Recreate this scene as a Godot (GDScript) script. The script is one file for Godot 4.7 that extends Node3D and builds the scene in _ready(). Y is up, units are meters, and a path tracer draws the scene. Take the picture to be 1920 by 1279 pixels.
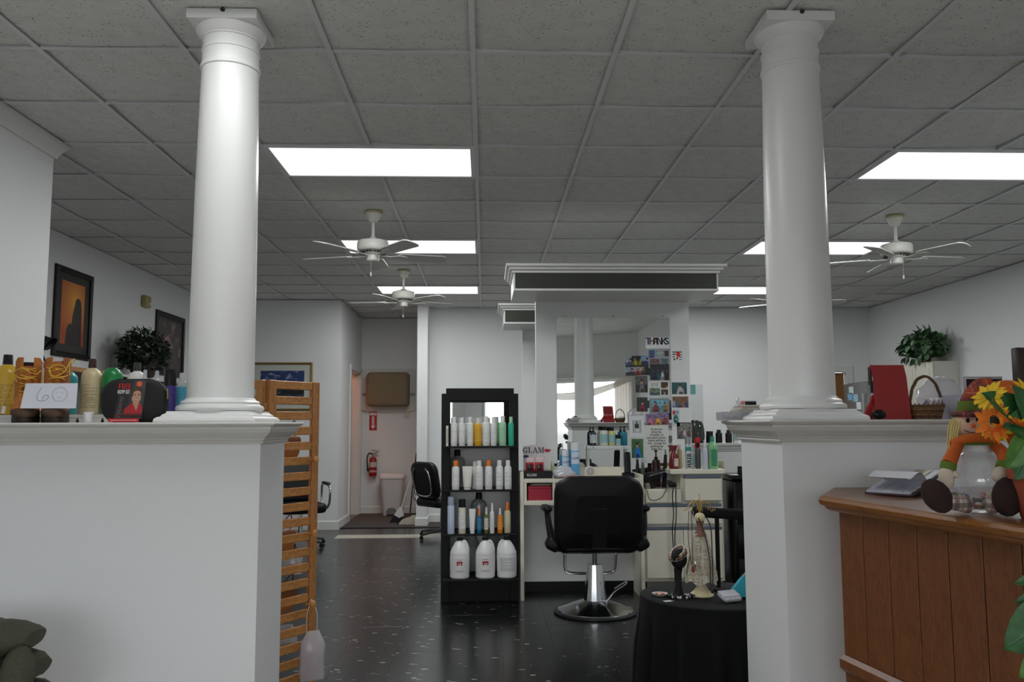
extends Node3D

func _ready() -> void:
	rng.seed = 20241
	# camera: eye height of a seated person, looking slightly up
	var cam := Camera3D.new()
	cam.name = "camera"
	add_child(cam)
	cam.transform = Transform3D(Basis(Vector3(0.99946939, -0.00371348, 0.03235965), Vector3(0.00051905, 0.99516945, 0.09817073), Vector3(-0.03256789, -0.09810184, 0.99464333)).orthonormalized(), Vector3(0, 1.30, 0))
	cam.fov = 44.1777
	cam.near = 0.05
	cam.far = 200.0
	cam.current = true
	# overcast daylight outside the shop window
	var env := Environment.new()
	var sky_m := ProceduralSkyMaterial.new()
	sky_m.sky_top_color = c8(214, 222, 232)
	sky_m.sky_horizon_color = c8(232, 236, 240)
	sky_m.ground_bottom_color = c8(150, 150, 148)
	sky_m.ground_horizon_color = c8(200, 202, 204)
	sky_m.sky_energy_multiplier = 1.0
	sky_m.ground_energy_multiplier = 0.6
	var sky := Sky.new()
	sky.sky_material = sky_m
	env.background_mode = Environment.BG_SKY
	env.sky = sky
	env.background_energy_multiplier = 8.0
	env.tonemap_mode = Environment.TONE_MAPPER_LINEAR
	env.tonemap_exposure = 0.9
	env.sdfgi_enabled = true
	env.ssao_enabled = true
	env.ssil_enabled = true
	var we := WorldEnvironment.new()
	we.name = "environment"
	we.environment = env
	add_child(we)
	build_materials()
	build_lights()
	build_shell()
	build_ceiling()
	build_half_walls()
	build_partitions()
	build_fans()
	build_far_end()
	build_left_side()
	build_screen()
	build_retail_shelf()
	build_station()
	build_station_clutter()
	build_photos()
	build_chairs()
	build_jewelry_table()
	build_cap_goods()
	build_far_side_goods()
	build_counter()
	build_scarecrow()
	build_flowers()
	shadows(self)

func shadows(n: Node) -> void:
	for k in n.get_children():
		if k is GeometryInstance3D:
			k.cast_shadow = GeometryInstance3D.SHADOW_CASTING_SETTING_ON
		shadows(k)
const CEIL := 2.879          # underside of the ceiling grid
const T := 0.6096            # ceiling module
const GX := -0.0496          # a grid line in x
const GZ := -3.461           # a grid line in z
var M := {}
var used := {}
var rng := RandomNumberGenerator.new()

# ---------- names, things, parts ----------
func numbered(n: String) -> String:
	if not used.has(n):
		used[n] = 0
		return n
	used[n] += 1
	return "%s_%03d" % [n, used[n]]

func tag(o: Node3D, label: String, category: String, group := "") -> Node3D:
	o.set_meta("label", label)
	o.set_meta("category", category)
	if group != "":
		o.set_meta("group", group)
	return o

func thing(called: String, label: String, category: String, at := Vector3.ZERO, turn := 0.0, group := "") -> Node3D:
	var o := Node3D.new()
	o.name = numbered(called)
	add_child(o)
	o.position = at
	o.rotation.y = turn
	return tag(o, label, category, group)

func structure(called: String) -> Node3D:
	var o := Node3D.new()
	o.name = numbered(called)
	add_child(o)
	o.set_meta("kind", "structure")
	return o

func copy(src: Node3D, at: Vector3, turn: float, label: String, stem: String) -> Node3D:
	var c: Node3D = src.duplicate()
	c.name = numbered(stem)
	add_child(c)
	c.position = at
	c.rotation.y = turn
	c.set_meta("label", label)
	return c

func put(parent: Node, called: String, mesh: Mesh, m: Material) -> MeshInstance3D:
	var o := MeshInstance3D.new()
	o.name = numbered(called) if parent == self else called
	o.mesh = mesh
	o.material_override = m
	parent.add_child(o, true)
	return o

func part(parent: Node, called: String, s: SurfaceTool, m: Material) -> MeshInstance3D:
	return put(parent, called, done(s), m)

func wallpiece(called: String, s: SurfaceTool, m: Material) -> MeshInstance3D:
	var o := part(self, called, s, m)
	o.set_meta("kind", "structure")
	return o

# ---------- mesh builders ----------
func st() -> SurfaceTool:
	var s := SurfaceTool.new()
	s.begin(Mesh.PRIMITIVE_TRIANGLES)
	s.set_smooth_group(-1)
	return s

func done(s: SurfaceTool) -> ArrayMesh:
	s.index()
	s.generate_normals()
	return s.commit()

func tri(s: SurfaceTool, a: Vector3, b: Vector3, c: Vector3) -> void:   # counter-clockwise seen from outside
	s.add_vertex(a); s.add_vertex(c); s.add_vertex(b)

func quad(s: SurfaceTool, a: Vector3, b: Vector3, c: Vector3, d: Vector3) -> void:
	tri(s, a, b, c); tri(s, a, c, d)

func quad_uv(s: SurfaceTool, a: Vector3, b: Vector3, c: Vector3, d: Vector3, r := Rect2(0, 0, 1, 1)) -> void:   # a lower left, b lower right, c upper right, d upper left
	var ua := Vector2(r.position.x, r.end.y)
	var ub := r.end
	var uc := Vector2(r.end.x, r.position.y)
	var ud := r.position
	for k in [[a, ua], [c, uc], [b, ub], [a, ua], [d, ud], [c, uc]]:
		s.set_uv(k[1]); s.add_vertex(k[0])

func bx(s: SurfaceTool, c: Vector3, size: Vector3, bev := 0.0, b := Basis()) -> void:
	var h := size * 0.5
	s.set_smooth_group(-1)
	if bev <= 0.0:
		var p := []
		for i in 8:
			p.append(c + b * Vector3(h.x if i & 1 else -h.x, h.y if i & 2 else -h.y, h.z if i & 4 else -h.z))
		for f in [[4, 5, 7, 6], [1, 0, 2, 3], [5, 1, 3, 7], [0, 4, 6, 2], [6, 7, 3, 2], [0, 1, 5, 4]]:
			quad(s, p[f[0]], p[f[1]], p[f[2]], p[f[3]])
		return
	var e := minf(bev, minf(h.x, minf(h.y, h.z)) * 0.9)
	var at := func(i: int, ax: int) -> Vector3:
		var v := Vector3(h.x if i & 1 else -h.x, h.y if i & 2 else -h.y, h.z if i & 4 else -h.z)
		for k in 3:
			if k != ax:
				v[k] -= signf(v[k]) * e
		return c + b * v
	for f in [[4, 5, 7, 6, 2], [1, 0, 2, 3, 2], [5, 1, 3, 7, 0], [0, 4, 6, 2, 0], [6, 7, 3, 2, 1], [0, 1, 5, 4, 1]]:
		quad(s, at.call(f[0], f[4]), at.call(f[1], f[4]), at.call(f[2], f[4]), at.call(f[3], f[4]))
	for ed in [[0, 1, 0], [2, 3, 0], [4, 5, 0], [6, 7, 0], [0, 2, 1], [1, 3, 1], [4, 6, 1], [5, 7, 1], [0, 4, 2], [1, 5, 2], [2, 6, 2], [3, 7, 2]]:
		var a1: int = (ed[2] + 1) % 3
		var a2: int = (ed[2] + 2) % 3
		var q := [at.call(ed[0], a1), at.call(ed[1], a1), at.call(ed[1], a2), at.call(ed[0], a2)]
		if (q[1] - q[0]).cross(q[2] - q[0]).dot((q[0] + q[2]) * 0.5 - c) < 0.0:
			q.reverse()
		quad(s, q[0], q[1], q[2], q[3])
	for i in 8:
		var q := [at.call(i, 0), at.call(i, 1), at.call(i, 2)]
		if (q[1] - q[0]).cross(q[2] - q[0]).dot(q[0] - c) < 0.0:
			q.reverse()
		tri(s, q[0], q[1], q[2])

func box(c: Vector3, size: Vector3, bev := 0.0, b := Basis()) -> SurfaceTool:
	var s := st()
	bx(s, c, size, bev, b)
	return s

func span(s: SurfaceTool, lo: Vector3, hi: Vector3, bev := 0.0) -> void:
	bx(s, (lo + hi) * 0.5, (hi - lo).abs(), bev)

func spanbox(lo: Vector3, hi: Vector3, bev := 0.0) -> SurfaceTool:
	var s := st()
	span(s, lo, hi, bev)
	return s

func rings(s: SurfaceTool, rs: Array, close := true, cap0 := true, cap1 := true, group := 0) -> void:   # rs: arrays of points, counter-clockwise seen from the end
	var n: int = rs[0].size()
	s.set_smooth_group(group)
	for i in rs.size() - 1:
		for j in (n if close else n - 1):
			var k := (j + 1) % n
			quad(s, rs[i][j], rs[i][k], rs[i + 1][k], rs[i + 1][j])
	s.set_smooth_group(-1)
	for e in [[cap0, 0], [cap1, rs.size() - 1]]:
		if e[0]:
			var mid := Vector3.ZERO
			for v in rs[e[1]]:
				mid += v / n
			for j in n:
				var k := (j + 1) % n
				if e[1] == 0:
					tri(s, mid, rs[0][k], rs[0][j])
				else:
					tri(s, mid, rs[e[1]][j], rs[e[1]][k])

func lathe(s: SurfaceTool, prof: Array, seg := 24, at := Vector3.ZERO, b := Basis(), closed := true) -> void:   # prof: Vector2(radius, height) from bottom to top
	var g := 1
	for i in prof.size() - 1:
		var p: Vector2 = prof[i]
		var q: Vector2 = prof[i + 1]
		if p.distance_to(q) < 1e-6:
			continue
		if i > 0 and absf((p - Vector2(prof[i - 1])).angle_to(q - p)) > 0.6:
			g += 1
		s.set_smooth_group(g)
		for j in seg:
			var a := TAU * j / seg
			var c := TAU * ((j + 1) % seg) / seg
			var da := Vector3(sin(a), 0, cos(a))
			var dc := Vector3(sin(c), 0, cos(c))
			var y0 := Vector3(0, p.y, 0)
			var y1 := Vector3(0, q.y, 0)
			if p.x < 1e-6:
				tri(s, at + b * y0, at + b * (dc * q.x + y1), at + b * (da * q.x + y1))
			elif q.x < 1e-6:
				tri(s, at + b * (da * p.x + y0), at + b * (dc * p.x + y0), at + b * y1)
			else:
				quad(s, at + b * (da * p.x + y0), at + b * (dc * p.x + y0), at + b * (dc * q.x + y1), at + b * (da * q.x + y1))
	s.set_smooth_group(-1)
	if closed:
		for e in [0, prof.size() - 1]:
			if prof[e].x > 1e-6:
				for j in seg:
					var a := TAU * j / seg
					var c := TAU * ((j + 1) % seg) / seg
					var pa := at + b * Vector3(sin(a) * prof[e].x, prof[e].y, cos(a) * prof[e].x)
					var pc := at + b * Vector3(sin(c) * prof[e].x, prof[e].y, cos(c) * prof[e].x)
					var mid := at + b * Vector3(0, prof[e].y, 0)
					if e == 0: tri(s, mid, pc, pa)
					else: tri(s, mid, pa, pc)

func turned(prof: Array, seg := 24, at := Vector3.ZERO, b := Basis(), closed := true) -> SurfaceTool:
	var s := st()
	lathe(s, prof, seg, at, b, closed)
	return s

func pts2(a: Array) -> Array:   # flat list -> Vector2s
	var o := []
	for i in range(0, a.size(), 2):
		o.append(Vector2(a[i], a[i + 1]))
	return o

func frame_of(dir: Vector3) -> Basis:   # y along dir
	var y := dir.normalized()
	var x := y.cross(Vector3(0, 0, 1))
	if x.length() < 0.05:
		x = y.cross(Vector3(1, 0, 0))
	x = x.normalized()
	return Basis(x, y, x.cross(y))

func rod(s: SurfaceTool, a: Vector3, b: Vector3, r0: float, r1 := -1.0, seg := 10) -> void:
	lathe(s, [Vector2(r0, 0), Vector2(r0 if r1 < 0 else r1, a.distance_to(b))], seg, a, frame_of(b - a))

func tube(s: SurfaceTool, p: Array, r, seg := 8, loop := false) -> void:   # r: number or list of radii
	var rs := []
	var n := p.size()
	var up := frame_of(p[1] - p[0]).x
	for i in n:
		var d: Vector3
		if loop:
			d = p[(i + 1) % n] - p[(i - 1 + n) % n]
		else:
			d = p[mini(i + 1, n - 1)] - p[maxi(i - 1, 0)]
		d = d.normalized()
		up = (up - d * up.dot(d)).normalized()
		var side := up.cross(d)
		var rad: float = r[i] if r is Array else r
		var ring := []
		for j in seg:
			var a := TAU * j / seg
			ring.append(p[i] + (up * cos(a) - side * sin(a)) * rad)
		rs.append(ring)
	if loop:
		rs.append(rs[0])
	rings(s, rs, true, not loop, not loop)

func curve(p: Array, n := 6, loop := false) -> Array:   # Catmull-Rom through the points
	var o := []
	var c := p.size()
	for i in (c if loop else c - 1):
		var p0: Vector3 = p[(i - 1 + c) % c] if loop else p[maxi(i - 1, 0)]
		var p1: Vector3 = p[i]
		var p2: Vector3 = p[(i + 1) % c]
		var p3: Vector3 = p[(i + 2) % c] if loop else p[mini(i + 2, c - 1)]
		for k in n:
			o.append(p1.cubic_interpolate(p2, p0, p3, float(k) / n))
	if not loop:
		o.append(p[c - 1])
	return o

func prism(s: SurfaceTool, poly: Array, z0: float, z1: float, x := Transform3D()) -> void:   # polygon counter-clockwise in xy, from z0 (back) to z1 (front)
	var pk := PackedVector2Array(poly)
	if Geometry2D.is_polygon_clockwise(pk):
		pk.reverse()
	var idx := Geometry2D.triangulate_polygon(pk)
	s.set_smooth_group(-1)
	for i in range(0, idx.size(), 3):
		var t := [pk[idx[i]], pk[idx[i + 1]], pk[idx[i + 2]]]
		if (t[1] - t[0]).cross(t[2] - t[0]) < 0.0:
			t.reverse()
		tri(s, x * Vector3(t[0].x, t[0].y, z1), x * Vector3(t[1].x, t[1].y, z1), x * Vector3(t[2].x, t[2].y, z1))
		tri(s, x * Vector3(t[0].x, t[0].y, z0), x * Vector3(t[2].x, t[2].y, z0), x * Vector3(t[1].x, t[1].y, z0))
	for i in pk.size():
		var a := pk[i]
		var b := pk[(i + 1) % pk.size()]
		quad(s, x * Vector3(a.x, a.y, z0), x * Vector3(b.x, b.y, z0), x * Vector3(b.x, b.y, z1), x * Vector3(a.x, a.y, z1))

func molding(s: SurfaceTool, path: Array, prof: Array, loop := false) -> void:   # path in xz, walked so that "out" lies to its right seen from above; prof: Vector2(out, y)
	var n := path.size()
	var rs := []
	for i in n:
		var d0: Vector2 = (path[i] - path[i - 1]).normalized() if (i > 0 or loop) else Vector2.ZERO
		var d1: Vector2 = (path[(i + 1) % n] - path[i]).normalized() if (i < n - 1 or loop) else Vector2.ZERO
		if d0 == Vector2.ZERO: d0 = d1
		if d1 == Vector2.ZERO: d1 = d0
		var n0 := Vector2(-d0.y, d0.x)
		var n1 := Vector2(-d1.y, d1.x)
		var m := (n0 + n1).normalized()
		m /= maxf(0.2, m.dot(n0))
		var ring := []
		for q in prof:
			ring.append(Vector3(path[i].x + m.x * q.x, q.y, path[i].y + m.y * q.x))
		rs.append(ring)
	if loop:
		rs.append(rs[0])
	s.set_smooth_group(-1)
	for i in rs.size() - 1:
		for j in prof.size() - 1:
			quad(s, rs[i][j], rs[i + 1][j], rs[i + 1][j + 1], rs[i][j + 1])
	if not loop:
		for e in [0, rs.size() - 1]:
			var r: Array = rs[e]
			var mid := Vector3.ZERO
			for v in r:
				mid += v / r.size()
			for j in r.size():
				var k := (j + 1) % r.size()
				if e == 0: tri(s, mid, r[j], r[k])
				else: tri(s, mid, r[k], r[j])

func rbox(s: SurfaceTool, c: Vector3, size: Vector3, r: float, n := 5, b := Basis()) -> void:   # rounded box
	s.set_smooth_group(0)
	var h := size * 0.5
	var rr := Vector3(minf(r, h.x), minf(r, h.y), minf(r, h.z))
	var at := func(ax: int, sg: float, i: int, j: int) -> Vector3:
		var u := tan((2.0 * i / n - 1.0) * PI / 4)
		var v := tan((2.0 * j / n - 1.0) * PI / 4)
		var d := Vector3.ZERO
		d[ax] = sg
		d[(ax + 1) % 3] = u * sg
		d[(ax + 2) % 3] = v
		var e := d.normalized()
		var sgn := Vector3(signf(d.x), signf(d.y), signf(d.z))
		return c + b * (sgn * (h - rr) + e * rr)
	for ax in 3:
		for sg in [-1.0, 1.0]:
			for i in n:
				for j in n:
					quad(s, at.call(ax, sg, i, j), at.call(ax, sg, i + 1, j), at.call(ax, sg, i + 1, j + 1), at.call(ax, sg, i, j + 1))
	s.set_smooth_group(-1)

func rounded(c: Vector3, size: Vector3, r: float, n := 5, b := Basis()) -> SurfaceTool:
	var s := st()
	rbox(s, c, size, r, n, b)
	return s

func ball(s: SurfaceTool, c: Vector3, rad: Vector3, seg := 16, b := Basis()) -> void:
	var p := []
	for i in 9:
		var a := -PI / 2 + PI * i / 8
		p.append(Vector2(cos(a) if i > 0 and i < 8 else 0.0, sin(a)))
	lathe(s, p, seg, c, b * Basis.from_scale(rad))

func orb(c: Vector3, rad: Vector3, seg := 16, b := Basis()) -> SurfaceTool:
	var s := st()
	ball(s, c, rad, seg, b)
	return s

func sheet(s: SurfaceTool, nu: int, nv: int, f: Callable, uv := false) -> void:   # smooth surface f(u, v), u and v in 0..1
	s.set_smooth_group(0)
	for i in nu:
		for j in nv:
			var k := [Vector2(float(i) / nu, float(j) / nv), Vector2(float(i + 1) / nu, float(j) / nv), Vector2(float(i + 1) / nu, float(j + 1) / nv), Vector2(float(i) / nu, float(j + 1) / nv)]
			for t in [0, 2, 1, 0, 3, 2]:
				if uv:
					s.set_uv(Vector2(k[t].x, 1.0 - k[t].y))
				s.add_vertex(f.call(k[t].x, k[t].y))
	s.set_smooth_group(-1)

func thick_sheet(s: SurfaceTool, nu: int, nv: int, f: Callable, off: Vector3) -> void:   # two skins and the rim between them
	sheet(s, nu, nv, f)
	sheet(s, nu, nv, func(u: float, v: float) -> Vector3: return f.call(1.0 - u, v) + off)
	for k in nu:
		var a := float(k) / nu
		var b := float(k + 1) / nu
		quad(s, f.call(a, 0.0) + off, f.call(b, 0.0) + off, f.call(b, 0.0), f.call(a, 0.0))
		quad(s, f.call(b, 1.0) + off, f.call(a, 1.0) + off, f.call(a, 1.0), f.call(b, 1.0))
	for k in nv:
		var a := float(k) / nv
		var b := float(k + 1) / nv
		quad(s, f.call(0.0, b) + off, f.call(0.0, a) + off, f.call(0.0, a), f.call(0.0, b))
		quad(s, f.call(1.0, a) + off, f.call(1.0, b) + off, f.call(1.0, b), f.call(1.0, a))

func leaf(s: SurfaceTool, base: Vector3, dir: Vector3, up: Vector3, length: float, width: float, droop := 0.25, shape := 0.42) -> void:
	var d := dir.normalized()
	var side := d.cross(up).normalized()
	var nrm := side.cross(d).normalized()
	s.set_smooth_group(-1)
	var prev := []
	for i in 5:
		var t := i / 4.0
		var w: float = width * 0.5 * pow(sin(PI * pow(t, 0.75 if shape < 0.5 else 1.2)), 0.8) if i > 0 and i < 4 else 0.0
		var p := base + d * length * t - nrm * droop * length * t * t
		var cur := [p - side * w + nrm * w * 0.25, p, p + side * w + nrm * w * 0.25]
		if i > 0:
			s.set_smooth_group(3)
			quad(s, prev[0], prev[1], cur[1], cur[0])
			quad(s, prev[1], prev[2], cur[2], cur[1])
		prev = cur
	s.set_smooth_group(-1)

func letters(parent: Node, text: String, height: float, at: Vector3, m: Material, b := Basis(), fontname := "Droid Sans", bold := false, bend := 0.0, squeeze := 1.0) -> MeshInstance3D:
	var tm := TextMesh.new()
	var f := SystemFont.new()
	f.font_names = PackedStringArray([fontname])
	if bold:
		f.font_weight = 700
	tm.font = f
	tm.text = text
	tm.font_size = 32
	tm.pixel_size = height / 32.0 * 1.35
	tm.depth = 0.0006
	tm.curve_step = 4.0
	var mesh: Mesh = tm
	if bend > 0.0:
		var arr := tm.get_mesh_arrays()
		var vs: PackedVector3Array = arr[Mesh.ARRAY_VERTEX]
		for i in vs.size():
			var a := vs[i].x * squeeze / bend
			vs[i] = Vector3(sin(a) * (bend + vs[i].z), vs[i].y, cos(a) * (bend + vs[i].z))
		arr[Mesh.ARRAY_VERTEX] = vs
		var am := ArrayMesh.new()
		am.add_surface_from_arrays(Mesh.PRIMITIVE_TRIANGLES, arr)
		mesh = am
	var o := put(parent, "lettering", mesh, m)
	o.transform = Transform3D(b * Basis.from_scale(Vector3(squeeze if bend <= 0.0 else 1.0, 1, 1)), at)
	return o

# ---------- materials ----------
func c8(r: float, g: float, b: float) -> Color:
	return Color(r / 255.0, g / 255.0, b / 255.0)

func mat(col: Color, rough := 0.6, metal := 0.0) -> StandardMaterial3D:
	var key := "%s %.2f %.2f" % [col.to_html(), rough, metal]
	if M.has(key):
		return M[key]
	var m := StandardMaterial3D.new()
	m.albedo_color = col
	m.roughness = rough
	m.metallic = metal
	if metal == 0.0 and maxf(col.r, maxf(col.g, col.b)) < 0.16:
		m.metallic_specular = 0.38
	M[key] = m
	return m

func clear(col: Color, alpha: float, rough := 0.05) -> StandardMaterial3D:
	var m := StandardMaterial3D.new()
	m.transparency = BaseMaterial3D.TRANSPARENCY_ALPHA
	m.albedo_color = Color(col.r, col.g, col.b, alpha)
	m.roughness = rough
	return m

func tex(img: Image) -> ImageTexture:
	return ImageTexture.create_from_image(img)

func textured(img: Image, rough := 0.6, tri_scale := 0.0, world := false, tint := Color.WHITE) -> StandardMaterial3D:
	var m := StandardMaterial3D.new()
	m.albedo_texture = tex(img)
	m.albedo_color = tint
	m.roughness = rough
	if tri_scale > 0.0:
		m.uv1_triplanar = true
		m.uv1_world_triplanar = world
		m.uv1_scale = Vector3.ONE * tri_scale
	return m

func noise(seed_: int, freq: float, oct := 3) -> FastNoiseLite:
	var n := FastNoiseLite.new()
	n.seed = seed_
	n.noise_type = FastNoiseLite.TYPE_SIMPLEX_SMOOTH
	n.frequency = freq
	n.fractal_octaves = oct
	return n

func blank(w: int, h: int, c: Color) -> Image:
	var i := Image.create(w, h, false, Image.FORMAT_RGB8)
	i.fill(c)
	return i

func i_ell(img: Image, cx: float, cy: float, rx: float, ry: float, c: Color) -> void:
	for y in range(maxi(0, int(cy - ry)), mini(img.get_height(), int(cy + ry) + 1)):
		for x in range(maxi(0, int(cx - rx)), mini(img.get_width(), int(cx + rx) + 1)):
			var a := (x + 0.5 - cx) / rx
			var b := (y + 0.5 - cy) / ry
			if a * a + b * b <= 1.0:
				img.set_pixel(x, y, c)

func i_poly(img: Image, p: Array, c: Color) -> void:
	var pk := PackedVector2Array(p)
	var lo := Vector2(1e9, 1e9)
	var hi := -lo
	for q in pk:
		lo = lo.min(q)
		hi = hi.max(q)
	for y in range(maxi(0, int(lo.y)), mini(img.get_height(), int(hi.y) + 1)):
		for x in range(maxi(0, int(lo.x)), mini(img.get_width(), int(hi.x) + 1)):
			if Geometry2D.is_point_in_polygon(Vector2(x + 0.5, y + 0.5), pk):
				img.set_pixel(x, y, c)

func wood_image(seed_: int, light: Color, dark: Color, along_y := true) -> Image:   # grain along v, or along u
	var img := Image.create(256, 512, false, Image.FORMAT_RGB8)
	var n1 := noise(seed_, 0.02, 3)
	var n2 := noise(seed_ + 1, 0.16, 2)
	for y in 512:
		for x in 256:
			var w := n1.get_noise_2d(x * 1.2, y * 0.16)
			var ringv := 0.5 + 0.5 * sin((x * 0.085 + w * 7.0) * 2.2)
			var fine := n2.get_noise_2d(x * 1.6, y * 0.04)
			var t := clampf(0.2 + 0.5 * pow(ringv, 3.0) + 0.28 * fine + 0.2 * w, 0.0, 1.0)
			img.set_pixel(x, y, light.lerp(dark, t))
	if not along_y:
		img.rotate_90(CLOCKWISE)
	return img

# ---------- shared materials ----------
var wall_m: StandardMaterial3D
var trim_m: StandardMaterial3D
var column_m: StandardMaterial3D
var tile_m: StandardMaterial3D
var vct_m: Array = []
var black_m: StandardMaterial3D
var chrome_m: StandardMaterial3D
var mirror_m: StandardMaterial3D
var cream_m: StandardMaterial3D
var pine_m: Array = []
var oak_m: Array = []
var pine_post_m: StandardMaterial3D
var ink_m: StandardMaterial3D

func painted(col: Color, rough: float, seed_: int) -> StandardMaterial3D:   # roller-stippled paint
	var m := StandardMaterial3D.new()
	m.albedo_color = col
	m.roughness = rough
	var img := Image.create(128, 128, false, Image.FORMAT_RGB8)
	var n := noise(seed_, 0.09, 2)
	for y in 128:
		for x in 128:
			var a := n.get_noise_2d(x, y) * 0.5 + 0.5
			img.set_pixel(x, y, Color(a, a, a))
	img.bump_map_to_normal_map(1.0)
	m.normal_enabled = true
	m.normal_texture = tex(img)
	m.normal_scale = 0.12
	m.uv1_triplanar = true
	m.uv1_world_triplanar = true
	m.uv1_scale = Vector3.ONE * 4.0
	return m

func build_materials() -> void:
	wall_m = painted(c8(227, 228, 228), 0.55, 3)
	trim_m = mat(c8(222, 222, 218), 0.4)
	column_m = mat(c8(232, 232, 230), 0.34)
	black_m = mat(c8(13, 13, 14), 0.5)
	chrome_m = mat(c8(205, 207, 210), 0.13, 1.0)
	mirror_m = mat(c8(226, 230, 229), 0.015, 1.0)
	cream_m = mat(c8(226, 221, 203), 0.42)
	ink_m = mat(c8(30, 30, 34), 0.6)
	# mineral-fibre ceiling tile: pinholes and short fissures
	var img := blank(512, 512, c8(202, 202, 198))
	var n := noise(9, 0.012, 3)
	for y in 512:
		for x in 512:
			var a := 0.965 + 0.03 * n.get_noise_2d(x, y) + rng.randf_range(-0.02, 0.02)
			img.set_pixel(x, y, Color(0.895 * a, 0.895 * a, 0.88 * a))
	for k in 1500:
		var p := Vector2(rng.randf() * 512, rng.randf() * 512)
		if n.get_noise_2d(p.x + 900, p.y) < -0.1:
			continue
		var d := rng.randf_range(0.38, 0.66)
		var r := rng.randf_range(0.6, 1.6)
		i_ell(img, p.x, p.y, r * rng.randf_range(1.0, 2.2), r, Color(d, d, d * 0.97))
	tile_m = textured(img, 0.92, 1.0 / 0.73, true)
	# vinyl composition tile: near black with pale streaks
	for v in 3:
		var fl := blank(512, 512, c8(30, 32, 34))
		var nf := noise(40 + v, 0.03, 4)
		for y in 512:
			for x in 512:
				var a := 0.098 + 0.03 * nf.get_noise_2d(x, y) + rng.randf_range(-0.008, 0.008)
				fl.set_pixel(x, y, Color(a * 0.96, a, a * 1.03))
		for k in 95:
			var p := Vector2(rng.randf() * 512, rng.randf() * 512)
			var big := k < 16
			var g := rng.randf_range(0.42, 0.72) if big else rng.randf_range(0.2, 0.5)
			var ln := rng.randf_range(7.0, 17.0) if big else rng.randf_range(2.0, 6.0)
			i_ell(fl, p.x, p.y, ln, ln * rng.randf_range(0.2, 0.45), Color(g, g, g * 1.01))
		var fm := textured(fl, 0.22, 1.0 / 0.62, true)
		fm.uv1_offset = Vector3(0.31 * v, 0, 0.57 * v)
		vct_m.append(fm)
	for v in 2:
		pine_m.append(textured(wood_image(60 + v * 5, c8(206, 148, 84), c8(158, 98, 44), false), 0.42, 3.1))
		pine_post_m = textured(wood_image(71, c8(196, 138, 78), c8(150, 92, 42)), 0.42, 3.1)
		oak_m.append(textured(wood_image(80 + v * 5, c8(122, 74, 38), c8(94, 52, 24)), 0.4, 2.3))

# ---------- fluorescent troffers ----------
func build_lights() -> void:
	var lens := StandardMaterial3D.new()
	lens.albedo_color = c8(240, 240, 240)
	lens.emission_enabled = true
	lens.emission = Color(1.0, 0.985, 1.0)
	lens.emission_energy_multiplier = 1.6
	var white := mat(c8(228, 228, 228), 0.4)
	var spots := [[-2, 2, "fluorescent ceiling light over the open floor, closest to the columns"], [-2, 6, "fluorescent ceiling light behind the first ceiling fan"], [-2, 10, "fluorescent ceiling light behind the second ceiling fan"], [4, 2, "fluorescent ceiling light behind the column with the red display"], [4, 6, "fluorescent ceiling light beside the fan near the potted ivy"], [4, 10, "fluorescent ceiling light beside the dark soffit end"], [-2, -2, "fluorescent ceiling light over the reception area"]]
	for sp in spots:
		var x0: float = GX + sp[0] * T
		var z0: float = GZ - sp[1] * T
		var t := thing("ceiling_light", sp[2], "ceiling light", Vector3(x0 + T, CEIL, z0 - T / 2), 0.0, "recessed fluorescent ceiling lights")
		var hx := T - 0.012
		var hz := T / 2 - 0.012
		var s := st()
		for e in [[Vector3(-hx, -0.004, hz - 0.022), Vector3(hx, 0.012, hz)], [Vector3(-hx, -0.004, -hz), Vector3(hx, 0.012, -hz + 0.022)], [Vector3(-hx, -0.004, -hz + 0.022), Vector3(-hx + 0.022, 0.012, hz - 0.022)], [Vector3(hx - 0.022, -0.004, -hz + 0.022), Vector3(hx, 0.012, hz - 0.022)]]:
			span(s, e[0], e[1])
		part(t, "lens_frame", s, white)
		s = st()
		span(s, Vector3(-hx, 0.012, -hz), Vector3(hx, 0.09, -hz + 0.01)); span(s, Vector3(-hx, 0.012, hz - 0.01), Vector3(hx, 0.09, hz))
		span(s, Vector3(-hx, 0.012, -hz), Vector3(-hx + 0.01, 0.09, hz)); span(s, Vector3(hx - 0.01, 0.012, -hz), Vector3(hx, 0.09, hz))
		span(s, Vector3(-hx, 0.085, -hz), Vector3(hx, 0.095, hz))
		part(t, "housing", s, white)
		part(t, "light_lens", spanbox(Vector3(-hx + 0.02, 0.002, -hz + 0.02), Vector3(hx - 0.02, 0.007, hz - 0.02)), lens)
		var l := AreaLight3D.new()
		l.name = "lamp"
		l.area_size = Vector2(2 * hx - 0.05, 2 * hz - 0.05)
		l.light_color = Color(0.985, 1.0, 1.0)
		l.light_energy = 1.2 if sp[1] < 0 else 2.85
		l.area_range = 25.0
		l.area_attenuation = 2.0
		l.shadow_enabled = true
		t.add_child(l)
		l.position = Vector3(0, -0.012, 0)
		l.rotation_degrees.x = -90

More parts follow.
